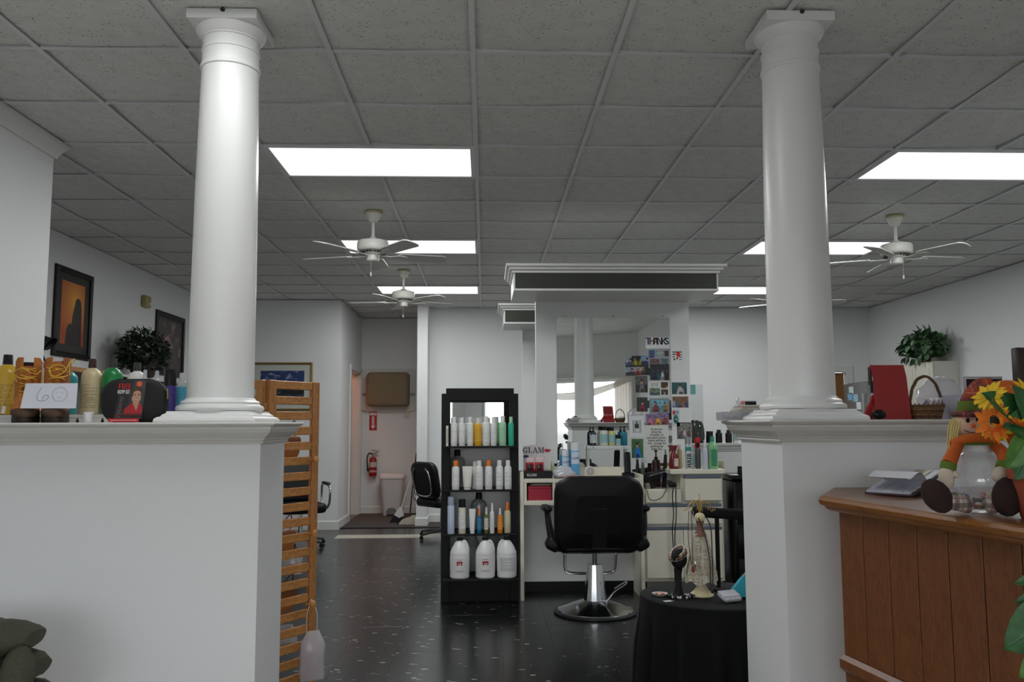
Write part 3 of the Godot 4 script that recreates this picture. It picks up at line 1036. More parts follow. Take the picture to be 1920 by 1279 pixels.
# ---------- alcove and far end ----------
func build_far_end() -> void:
	# boarded opening with a tan cover
	var t := thing("covered_wall_unit", "tan quilted cover over a unit on a white board in the alcove", "covered unit", Vector3(-1.42, 1.82, -12.54))
	part(t, "backing_board", spanbox(Vector3(-0.41, -0.31, 0.001), Vector3(0.39, 0.30, 0.03), 0.004), mat(c8(214, 212, 208), 0.5))
	var s := st()
	rbox(s, Vector3(0.005, -0.01, 0.13), Vector3(0.62, 0.50, 0.22), 0.06, 7)
	part(t, "cover", s, mat(c8(134, 118, 92), 0.85))
	part(t, "strap", spanbox(Vector3(-0.41, -0.10, 0.03), Vector3(0.39, -0.06, 0.045), 0.003), mat(c8(150, 150, 154), 0.5))
	s = st()
	sheet(s, 10, 3, func(u: float, v: float) -> Vector3: return Vector3(-0.4 + 0.78 * u, -0.21 - 0.10 * v - 0.02 * sin(u * 9.0) * v, 0.034 + 0.02 * sin(u * 14.0) * v))
	part(t, "plastic_sheet", s, mat(c8(220, 214, 206), 0.5))
	part(t, "paper_tag", box(Vector3(0.27, -0.37, 0.02), Vector3(0.08, 0.10, 0.003), 0.0, Basis(Vector3(0, 0, 1), -0.3)), mat(c8(214, 206, 196), 0.6))
	var fs := thing("fire_extinguisher_sign", "red and white fire extinguisher arrow sign on the alcove wall", "sign", Vector3(-1.648, 1.369, -12.54))
	part(fs, "plate", spanbox(Vector3(-0.056, -0.157, 0.0005), Vector3(0.056, 0.157, 0.003)), mat(c8(176, 26, 24), 0.4))
	s = st()
	prism(s, pts2([0.0, -0.14, 0.036, -0.09, 0.018, -0.09, 0.018, 0.05, -0.018, 0.05, -0.018, -0.09, -0.036, -0.09]), 0.003, 0.0038)
	part(fs, "arrow", s, mat(c8(226, 222, 216), 0.5))
	part(fs, "heading_band", spanbox(Vector3(-0.05, 0.065, 0.003), Vector3(0.05, 0.15, 0.0036)), mat(c8(226, 222, 216), 0.5))
	letters(fs, "FIRE", 0.04, Vector3(0, 0.115, 0.0040), mat(c8(176, 26, 24), 0.4), Basis(), "Droid Sans", true, 0.0, 0.9)
	letters(fs, "EXTINGUISHER", 0.014, Vector3(0, -0.02, 0.0042), mat(c8(176, 26, 24), 0.4), Basis(Vector3(0, 0, 1), -PI / 2), "Droid Sans", true)
	var ex := thing("fire_extinguisher", "small red fire extinguisher hung on the alcove wall", "fire extinguisher", Vector3(-1.632, 0.55, -12.46))
	part(ex, "cylinder_body", turned(pts2([0.05, 0.0, 0.056, 0.006, 0.057, 0.02, 0.057, 0.21, 0.05, 0.245, 0.03, 0.268, 0.016, 0.275]), 24), mat(c8(150, 18, 18), 0.3))
	part(ex, "printed_label", turned(pts2([0.0576, 0.13, 0.0576, 0.205]), 24, Vector3.ZERO, Basis(), false), mat(c8(196, 186, 176), 0.5))
	part(ex, "small_label", turned(pts2([0.0577, 0.055, 0.0577, 0.085]), 24, Vector3.ZERO, Basis(), false), mat(c8(200, 150, 150), 0.5))
	s = st()
	rod(s, Vector3(0, 0.275, 0), Vector3(0, 0.32, 0), 0.016)
	bx(s, Vector3(0.03, 0.335, 0), Vector3(0.10, 0.014, 0.02), 0.003, Basis(Vector3(0, 0, 1), 0.2))
	bx(s, Vector3(0.03, 0.368, 0), Vector3(0.11, 0.014, 0.022), 0.003, Basis(Vector3(0, 0, 1), -0.15))
	part(ex, "valve_handle", s, mat(c8(176, 172, 160), 0.3, 0.8))
	s = st()
	tube(s, curve([Vector3(-0.01, 0.315, 0.01), Vector3(-0.055, 0.33, 0.03), Vector3(-0.08, 0.26, 0.04), Vector3(-0.075, 0.14, 0.04), Vector3(-0.066, 0.07, 0.03)], 5), [0.009, 0.009, 0.009, 0.009, 0.009, 0.009, 0.009, 0.009, 0.009, 0.009, 0.009, 0.009, 0.009, 0.009, 0.009, 0.009, 0.010, 0.012, 0.014, 0.014, 0.014], 8)
	part(ex, "hose", s, black_m)
	part(ex, "wall_bracket", spanbox(Vector3(-0.03, 0.04, -0.079), Vector3(0.03, 0.26, -0.057), 0.003), mat(c8(120, 30, 28), 0.5))
	# pedal bin
	var b := thing("pedal_bin", "white plastic step-on waste bin against the alcove wall", "waste bin", Vector3(-1.325, 0.007, -12.28))
	s = st()
	var rs := []
	for k in [[0.0, 0.125, 0.10], [0.02, 0.13, 0.105], [0.50, 0.172, 0.14], [0.52, 0.18, 0.145]]:
		var r := []
		for j in 28:
			var a := TAU * j / 28
			r.append(Vector3(k[1] * signf(sin(a)) * pow(absf(sin(a)), 0.45), k[0], k[2] * signf(cos(a)) * pow(absf(cos(a)), 0.45)))
		rs.append(r)
	rings(s, rs)
	var bin_m := mat(c8(216, 212, 208), 0.4)
	part(b, "bucket", s, bin_m)
	s = st()
	rs = []
	for k in [[0.522, 0.19, 0.155], [0.56, 0.19, 0.155], [0.585, 0.175, 0.14], [0.592, 0.12, 0.1]]:
		var r := []
		for j in 28:
			var a := TAU * j / 28
			r.append(Vector3(k[1] * signf(sin(a)) * pow(absf(sin(a)), 0.5), k[0], k[2] * signf(cos(a)) * pow(absf(cos(a)), 0.5)))
		rs.append(r)
	rings(s, rs)
	part(b, "lid", s, bin_m)
	s = st()
	prism(s, pts2([-0.075, 0.01, 0.075, 0.01, 0.075, 0.06, 0.055, 0.10, 0.0, 0.115, -0.055, 0.10, -0.075, 0.06]), 0.104, 0.116)
	part(b, "pedal_recess", s, mat(c8(120, 118, 118), 0.6))
	part(b, "pedal", spanbox(Vector3(-0.06, 0.008, 0.116), Vector3(0.06, 0.026, 0.15), 0.004), mat(c8(60, 58, 58), 0.5))
	# broom and dustpan leaning on the wing wall
	var br := thing("broom", "white-handled broom with a dark angled brush leaning on the post", "broom", Vector3(-1.13, 0.007, -11.35))
	s = st()
	rod(s, Vector3(0.02, 0.16, 0.0), Vector3(0.235, 0.86, -0.02), 0.011)
	part(br, "handle", s, mat(c8(206, 206, 200), 0.4))
	s = st()
	rod(s, Vector3(0.200, 0.745, -0.017), Vector3(0.245, 0.9, -0.021), 0.015)
	part(br, "grip", s, mat(c8(92, 150, 128), 0.5))
	s = st()
	prism(s, pts2([-0.07, 0.10, 0.0, 0.06, 0.06, 0.09, 0.035, 0.20, 0.0, 0.20]), -0.025, 0.025)
	part(br, "brush_head", s, mat(c8(206, 206, 200), 0.4))
	s = st()
	prism(s, pts2([-0.13, 0.0, 0.02, 0.0, 0.055, 0.088, 0.0, 0.06, -0.068, 0.098]), -0.022, 0.022)
	part(br, "bristles", s, mat(c8(34, 34, 38), 0.9))
	var dp := thing("long_handled_dustpan", "long-handled dustpan with a pale scoop beside the broom", "dustpan", Vector3(-0.985, 0.008, -11.2))
	s = st()
	rod(s, Vector3(0.0, 0.06, 0.0), Vector3(0.085, 0.92, -0.03), 0.010)
	part(dp, "handle", s, mat(c8(58, 34, 30), 0.5))
	s = st()
	prism(s, pts2([-0.13, 0.0, 0.10, 0.0, 0.12, 0.03, 0.09, 0.10, 0.04, 0.10, -0.11, 0.035]), -0.10, 0.10)
	part(dp, "scoop", s, mat(c8(190, 182, 168), 0.5))
	part(dp, "scoop_edge", spanbox(Vector3(-0.15, 0.0, -0.105), Vector3(-0.13, 0.012, 0.105)), black_m)
	# framed seascape on the far wall
	var p := thing("framed_picture", "gold-framed seascape with a pale mat behind the slat screen", "picture", Vector3(-2.55, 1.778, -10.69))
	picture_frame(p, 0.38, 0.305, 0.028, 0.02, mat(c8(150, 122, 66), 0.35, 0.5), mat(c8(196, 198, 190), 0.7), 0.275, 0.20, textured(seascape(), 0.5))

func picture_frame(t: Node3D, hw: float, hh: float, w: float, d: float, fm: Material, mm: Material, iw: float, ih: float, im: Material) -> void:
	var s := st()
	molding(s, [Vector2(-hw + w, hh - w), Vector2(hw - w, hh - w), Vector2(hw - w, -hh + w), Vector2(-hw + w, -hh + w)], pts2([0.0, 0.001, 0.0, d * 0.6, w * 0.4, d, w * 0.8, d * 0.8, w, d * 0.6, w, 0.001]), true)
	var o := part(t, "frame", s, fm)
	o.rotation.x = PI / 2
	part(t, "mat_board", spanbox(Vector3(-hw + w, -hh + w, 0.001), Vector3(hw - w, hh - w, 0.005)), mm)
	s = st()
	quad_uv(s, Vector3(-iw, -ih, 0.0055), Vector3(iw, -ih, 0.0055), Vector3(iw, ih, 0.0055), Vector3(-iw, ih, 0.0055))
	part(t, "print", s, im)

func seascape() -> Image:
	var img := blank(128, 96, c8(30, 48, 92))
	var n := noise(5, 0.035, 4)
	for y in 96:
		for x in 128:
			var v := n.get_noise_2d(x, y * 2.2)
			var c := c8(34, 54, 104)
			if y < 44:
				c = c8(38, 56, 108).lerp(c8(150, 158, 178), clampf(v * 2.2 - 0.15, 0, 1))
			else:
				c = c8(22, 40, 52).lerp(c8(120, 146, 156), clampf(n.get_noise_2d(x * 1.6, y * 4.0) * 2.0 - 0.25, 0, 1))
				if x > 60 and y > 50 and y < 72:
					c = c.lerp(c8(14, 16, 18), 0.8)
			img.set_pixel(x, y, c)
	return img

# ---------- pictures, hutch and plant along the side wall ----------
func build_left_side() -> void:
	var turn := PI / 2
	# sunset print: amber sky, dark rock and a smaller rock
	var img := blank(96, 160, c8(214, 128, 34))
	for y in 160:
		for x in 96:
			var d := Vector2(x - 56, (y - 46) * 0.8).length() / 80.0
			img.set_pixel(x, y, c8(236, 168, 44).lerp(c8(170, 70, 26), clampf(d, 0, 1)))
	i_poly(img, [Vector2(44, 160), Vector2(46, 90), Vector2(54, 60), Vector2(58, 44), Vector2(64, 38), Vector2(72, 36), Vector2(80, 42), Vector2(84, 64), Vector2(86, 110), Vector2(88, 160)], c8(38, 32, 26))
	i_poly(img, [Vector2(20, 160), Vector2(24, 122), Vector2(32, 108), Vector2(42, 104), Vector2(52, 116), Vector2(56, 160)], c8(34, 28, 24))
	var p := thing("framed_picture", "tall black-framed amber sunset print with a dark silhouette", "picture", Vector3(-3.49, 2.238, -7.175), turn)
	picture_frame(p, 0.325, 0.375, 0.045, 0.03, mat(c8(24, 21, 19), 0.4), mat(c8(54, 52, 50), 0.7), 0.20, 0.265, textured(img, 0.5))
	var img2 := blank(96, 96, c8(66, 58, 58))
	var n := noise(21, 0.03, 3)
	for y in 96:
		for x in 96:
			var v := n.get_noise_2d(x, y * 1.4)
			img2.set_pixel(x, y, c8(70, 62, 62).lerp(c8(164, 128, 124), clampf(v * 1.8 + 0.25 - absf(y - 34) / 50.0, 0, 1)))
	p = thing("framed_picture", "dim rose and grey framed print beyond the dark bushy plant", "picture", Vector3(-3.49, 2.18, -9.38), turn)
	picture_frame(p, 0.42, 0.345, 0.045, 0.03, mat(c8(26, 23, 22), 0.4), mat(c8(66, 62, 60), 0.7), 0.33, 0.27, textured(img2, 0.4))
	var th := thing("wall_sounder", "small tan alarm box on the wall between the two dark pictures", "alarm box", Vector3(-3.49, 2.56, -8.65), turn)
	part(th, "case", rounded(Vector3(0, 0, 0.025), Vector3(0.15, 0.12, 0.048), 0.012, 3), mat(c8(158, 150, 98), 0.45))
	part(th, "lens", rounded(Vector3(0.03, -0.02, 0.05), Vector3(0.03, 0.03, 0.01), 0.004, 3), mat(c8(220, 216, 200), 0.3))
	# hutch
	var h := thing("storage_hutch", "long white open-fronted hutch with wood edging along the side wall", "hutch", Vector3(-3.487, 0, -7.75))
	var hw := mat(c8(206, 204, 198), 0.5)
	part(h, "top", spanbox(Vector3(0.0, 1.725, -1.6), Vector3(0.31, 1.75, 1.6), 0.003), hw)
	part(h, "edge_strip", spanbox(Vector3(0.31, 1.715, 0.55), Vector3(0.322, 1.752, 1.6), 0.002), pine_m[0])
	part(h, "back_panel", spanbox(Vector3(0.0, 0.0, -1.6), Vector3(0.012, 1.725, 1.6)), mat(c8(64, 52, 44), 0.6))
	for z in [-1.6, 0.52, 1.58]:
		part(h, "side_panel", spanbox(Vector3(0.012, 0, z), Vector3(0.31, 1.725, z + 0.02)), hw)
	for y in [0.08, 0.75, 1.25]:
		part(h, "shelf", spanbox(Vector3(0.012, y, -1.58), Vector3(0.30, y + 0.02, 0.52)), hw)
	for k in 3:
		var z: float = -1.57 + k * 0.695
		var d := part(h, "door", spanbox(Vector3(0.31, 0.1, z), Vector3(0.33, 1.70, z + 0.685), 0.003), hw)
		part(d, "handle", spanbox(Vector3(0.33, 1.3, z + 0.62), Vector3(0.345, 1.42, z + 0.635), 0.003), mat(c8(170, 166, 150), 0.4))
	# dark bushy plant on the hutch
	var pl := thing("potted_plant", "dark green bushy artificial plant on top of the hutch", "plant", Vector3(-3.23, 1.751, -8.05))
	part(pl, "pot", turned(pts2([0.09, 0.0, 0.10, 0.005, 0.13, 0.16, 0.13, 0.17, 0.11, 0.17, 0.10, 0.12]), 20), mat(c8(48, 36, 28), 0.7))
	foliage(pl, Vector3(0, 0.22, 0), Vector3(0.19, 0.24, 0.42), 1500, 0.05, 0.032, [c8(36, 50, 36), c8(26, 38, 28), c8(48, 62, 44)], 7, 14)
	# black desk lamp head behind the boots
	var la := thing("desk_lamp", "small black clip lamp on the hutch beside the sunset print", "lamp", Vector3(-3.30, 1.751, -6.42))
	part(la, "base", turned(pts2([0.055, 0.0, 0.055, 0.012, 0.02, 0.02, 0.0, 0.02]), 18), black_m)
	var s := st()
	tube(s, curve([Vector3(0, 0.02, 0), Vector3(-0.03, 0.1, 0), Vector3(0.02, 0.17, 0)], 5), 0.008)
	part(la, "arm", s, black_m)
	part(la, "shade", turned(pts2([0.0, 0.09, 0.02, 0.085, 0.03, 0.05, 0.06, 0.0]), 18, Vector3(0.03, 0.16, 0), Basis(Vector3(0, 0, 1), 0.9), false), black_m)

# leaves around an ellipsoid; "big" of them as parts of their own
func foliage(t: Node3D, c: Vector3, rad: Vector3, count: int, length: float, width: float, cols: Array, seed_: int, sprigs := 0, edge := -99.0) -> void:
	var r := RandomNumberGenerator.new()
	r.seed = seed_
	var ss := []
	for k in cols.size():
		ss.append(st())
	for k in count:
		var d := Vector3(r.randfn(), r.randfn() * 0.9 + 0.15, r.randfn()).normalized()
		var shell := r.randf_range(0.45, 1.0)
		var p := c + d * rad * shell
		var dir := (d + Vector3(r.randfn(), r.randfn() - 0.4, r.randfn()) * 0.55).normalized()
		var up := (Vector3.UP + d * 0.6 + Vector3(r.randfn(), 0, r.randfn()) * 0.3).normalized()
		if p.x < edge:
			dir = (dir + Vector3(-0.2, -0.9, 0)).normalized()
		elif p.y < 0.06:
			p.y = 0.06 + absf(p.y) * 0.3
		if p.x >= edge and p.y < 0.16 and dir.y < -0.05:
			dir = Vector3(dir.x, 0.1, dir.z).normalized()
		if absf(dir.dot(up)) > 0.95:
			up = Vector3(1, 0.2, 0)
		leaf(ss[r.randi() % cols.size()], p, dir, up, length * r.randf_range(0.7, 1.25), width * r.randf_range(0.75, 1.25), r.randf_range(0.0, 0.5 if p.y > 0.16 else 0.1))
	for k in cols.size():
		var m := mat(cols[k], 0.5).duplicate() as StandardMaterial3D
		m.backlight_enabled = true
		m.backlight = Color(0.1, 0.16, 0.06)
		var o := part(t, "foliage", ss[k], m)
		o.set_meta("kind", "stuff")
	var s := st()
	for k in 14 + sprigs:
		var d := Vector3(r.randfn(), absf(r.randfn()) + 0.4, r.randfn()).normalized()
		var e := c + d * rad * (1.15 if k < sprigs else 0.8)
		tube(s, curve([c - Vector3(0, rad.y * 0.9, 0), c + d * rad * 0.3, e], 3), 0.0025, 5)
	part(t, "stems", s, mat(c8(58, 56, 34), 0.7))

# ---------- wooden slat screen with hanging goods ----------
func build_screen() -> void:
	var sc := thing("slat_screen", "folding pine screen of horizontal slats beside the half wall", "room divider", Vector3.ZERO)
	var leaves := [[Vector3(-1.066, 0, -4.18), Vector3(-0.874, 0, -4.45)], [Vector3(-1.44, 0, -4.42), Vector3(-1.083, 0, -4.17)]]
	for e in leaves:
		var a: Vector3 = e[0]
		var b: Vector3 = e[1]
		var dir := (b - a).normalized()
		var w := a.distance_to(b)
		var bas := Basis(dir, Vector3.UP, dir.cross(Vector3.UP))
		var lf := Node3D.new()
		lf.name = "screen_leaf"
		sc.add_child(lf, true)
		lf.transform = Transform3D(bas, a)
		for x in [0.022, w - 0.022]:
			part(lf, "post", spanbox(Vector3(x - 0.022, 0.0, -0.014), Vector3(x + 0.022, 1.521, 0.014), 0.003), pine_post_m)
		var slat := done(spanbox(Vector3(0.0445, -0.021, -0.008), Vector3(w - 0.0445, 0.021, 0.008), 0.003))
		for k in 20:
			var o := put(lf, "slat", slat, pine_m[k % 2])
			o.position = Vector3(0, 1.498 - k * 0.0766, 0)
	# pegs near the free edge
	var d0 := (Vector3(-0.874, 0, -4.45) - Vector3(-1.066, 0, -4.18)).normalized()
	var nrm := Vector3(-d0.z, 0, d0.x)
	if nrm.z < 0:
		nrm = -nrm
	for y in [1.115, 0.745, 0.395]:
		var at := Vector3(-0.912, y, -4.397) + nrm * 0.014
		var s := st()
		lathe(s, pts2([0.008, 0.0, 0.008, 0.035, 0.017, 0.042, 0.018, 0.052, 0.0, 0.06]), 12, at, frame_of(nrm + Vector3(0, 0.15, 0)))
		part(sc, "peg", s, pine_m[0])
	# tan leather pouches hanging behind the slats
	var pouch_m := mat(c8(186, 124, 70), 0.55)
	var k := 0
	for q in [[1.19, 0.55, "tan leather pouch hung behind the upper slats of the screen"], [0.72, 0.5, "tan leather pouch hung behind the middle slats of the screen"], [0.43, 0.55, "tan leather pouch hung behind the lower slats of the screen"]]:
		var at: Vector3 = Vector3(-1.066, q[0], -4.18).lerp(Vector3(-0.874, q[0], -4.45), q[1]) - nrm * 0.055
		var t := thing("leather_pouch", q[2], "pouch", at, atan2(nrm.x, nrm.z) + 0.08 * k, "leather pouches on the screen")
		var s := st()
		rbox(s, Vector3(0, -0.01, 0), Vector3(0.15, 0.12, 0.05), 0.05, 5)
		part(t, "bag", s, pouch_m)
		s = st()
		rbox(s, Vector3(0, 0.025, 0.004), Vector3(0.148, 0.06, 0.054), 0.025, 5)
		part(t, "flap", s, mat(c8(128, 76, 38), 0.55))
		s = st()
		tube(s, curve([Vector3(-0.05, 0.04, 0), Vector3(0.0, 0.13, 0.045), Vector3(0.05, 0.04, 0)], 6), 0.003, 6)
		part(t, "strap", s, mat(c8(90, 54, 30), 0.6))
		k += 1
	# clear plastic bags
	var film := clear(c8(216, 220, 226), 0.42, 0.18)
	for q in [[0.60, 0.72, 0.05, 0.12, "crumpled clear plastic packet hung behind the screen slats"], [0.23, 0.6, 0.06, 0.14, "clear plastic packet hung low behind the screen slats"]]:
		var at: Vector3 = Vector3(-1.066, q[0], -4.18).lerp(Vector3(-0.874, q[0], -4.45), q[1]) - nrm * 0.06
		var t := thing("plastic_packet", q[4], "packet", at, 0.4, "clear packets behind the screen")
		var s := st()
		bag_shape(s, q[2], q[3], 0.03, int(q[0] * 100))
		part(t, "film", s, film)
		s = st()
		rbox(s, Vector3(0, -0.01, 0), Vector3(0.05, 0.07, 0.02), 0.01, 3)
		part(t, "contents", s, mat(c8(196, 196, 196), 0.5))
	var bag := thing("plastic_bag", "translucent white plastic bag hanging from a peg on the screen", "plastic bag", Vector3(-0.862, 0.27, -4.37), 0.5)
	var s := st()
	bag_shape(s, 0.062, 0.24, 0.035, 5)
	var bo := part(bag, "film", s, clear(c8(222, 214, 220), 0.5, 0.25))
	bo.position.y = -0.12
	s = st()
	var hk := Vector3(-0.01, 0.155, -0.005)
	tube(s, curve([Vector3(-0.03, -0.01, 0), Vector3(-0.035, 0.08, 0.01), hk], 5), 0.003, 6)
	tube(s, curve([Vector3(0.02, -0.01, 0), Vector3(0.015, 0.09, 0.01), hk], 5), 0.003, 6)
	part(bag, "handle_loop", s, mat(c8(214, 196, 176), 0.5))

func bag_shape(s: SurfaceTool, hw: float, hgt: float, d: float, seed_: int) -> void:
	var n := noise(seed_, 1.4, 2)
	var rs := []
	for i in 10:
		var t := i / 9.0
		var w := hw * (1.0 if t < 0.75 else lerpf(1.0, 0.5, (t - 0.75) / 0.25))
		var dd := d * sin(PI * clampf(t * 0.9 + 0.06, 0, 1))
		var r := []
		for j in 18:
			var a := TAU * j / 18
			var f := 1.0 + 0.16 * n.get_noise_3d(sin(a) * 2, t * 3, cos(a) * 2)
			r.append(Vector3(sin(a) * w * f, (t - 0.5) * hgt, cos(a) * maxf(dd, 0.004) * f))
		rs.append(r)
	rings(s, rs)

# ---------- bottles ----------
# profile by kind; colours: body, cap, label band
func bottle(label: String, at: Vector3, r: float, h: float, kind: String, body: Material, cap: Material, band: Material = null, group := "", band_y := Vector2(0.15, 0.6), called := "bottle", turn := 0.0) -> Node3D:
	var t := thing(called, label, "bottle", at, turn, group)
	var s := st()
	match kind:
		"round":     # round shoulders, narrow flip cap
			lathe(s, pts2([r * 0.9, 0, r, h * 0.02, r, h * 0.66, r * 0.95, h * 0.72, r * 0.72, h * 0.79, r * 0.42, h * 0.82, r * 0.36, h * 0.84]), 28)
			part(t, "body", s, body)
			part(t, "cap", turned(pts2([r * 0.40, h * 0.835, r * 0.40, h * 0.84, r * 0.36, h * 0.985, r * 0.33, h]), 20), cap)
		"slim":      # straight bottle with a tapering cap
			lathe(s, pts2([r * 0.92, 0, r, h * 0.02, r, h * 0.72, r * 0.85, h * 0.78, r * 0.6, h * 0.80]), 24)
			part(t, "body", s, body)
			part(t, "cap", turned(pts2([r * 0.62, h * 0.80, r * 0.62, h * 0.96, r * 0.55, h]), 20), cap)
		"tube":      # squeeze tube standing on its cap
			var rs := []
			for k in [[0.12, 0.92, 0.92], [0.3, 0.98, 0.85], [0.7, 1.1, 0.45], [1.0, 1.2, 0.05]]:
				var ring := []
				for j in 20:
					var a := TAU * j / 20
					ring.append(Vector3(sin(a) * r * k[1], h * k[0], cos(a) * r * k[2]))
				rs.append(ring)
			rings(s, rs)
			part(t, "body", s, body)
			part(t, "cap", turned(pts2([r * 0.78, 0, r * 0.8, h * 0.02, r * 0.8, h * 0.119]), 20), cap)
		"can":       # aerosol
			lathe(s, pts2([r * 0.95, 0, r, h * 0.015, r, h * 0.74, r * 0.88, h * 0.77]), 28)
			part(t, "body", s, body)
			part(t, "cap", turned(pts2([r * 0.93, h * 0.765, r * 0.93, h * 0.97, r * 0.86, h]), 24), cap)
		"spray":     # fine mist bottle with pump
			lathe(s, pts2([r * 0.92, 0, r, h * 0.02, r, h * 0.66, r * 0.8, h * 0.71, r * 0.5, h * 0.73]), 24)
			part(t, "body", s, body)
			part(t, "cap", turned(pts2([r * 0.55, h * 0.73, r * 0.55, h * 0.80, r * 0.42, h * 0.82, r * 0.42, h * 0.97, r * 0.3, h]), 18), cap)
		"pump":
			lathe(s, pts2([r * 0.92, 0, r, h * 0.02, r, h * 0.66, r * 0.8, h * 0.72, r * 0.4, h * 0.74]), 24)
			part(t, "body", s, body)
			var q := st()
			lathe(q, pts2([r * 0.45, h * 0.74, r * 0.45, h * 0.80, r * 0.16, h * 0.81, r * 0.16, h * 0.93, r * 0.36, h * 0.935, r * 0.36, h * 0.98, 0.0, h]), 16)
			bx(q, Vector3(0, h * 0.96, r * 0.6), Vector3(r * 0.32, h * 0.045, r * 1.0), 0.002)
			part(t, "pump", q, cap)
		"jar":
			lathe(s, pts2([r * 0.94, 0, r, h * 0.04, r, h * 0.6, r * 0.9, h * 0.64]), 24)
			part(t, "body", s, body)
			part(t, "cap", turned(pts2([r * 0.96, h * 0.64, r * 0.96, h * 0.97, r * 0.9, h]), 24), cap)
	if band != null:
		var lb := st()
		sheet(lb, 12, 1, func(u: float, v: float) -> Vector3:
			var a := lerpf(-1.15, 1.15, u)
			return Vector3(sin(a) * (r + 0.0006), h * lerpf(band_y.x, band_y.y, v), cos(a) * (r + 0.0006)), true)
		part(t, "printed_label", lb, band)
	return t

var print_ms := {}
func text_print(base: Color, ink: Color, seed_: int, lines := 9, head := 0) -> StandardMaterial3D:   # label print: rows of small dashes too small to read
	var img := blank(64, 96, base)
	var r := RandomNumberGenerator.new()
	r.seed = seed_
	for k in lines:
		var y := 6 + int(k * 86.0 / lines)
		var x := 5 + r.randi() % 4
		var hh := 6 if k < head else 2
		while x < 57:
			var w := r.randi_range(3, 9)
			img.fill_rect(Rect2i(x, y, mini(w, 59 - x), hh), base.lerp(ink, r.randf_range(0.6, 1.0)))
			x += w + 2
			if r.randf() < 0.08:
				break
	return textured(img, 0.45)

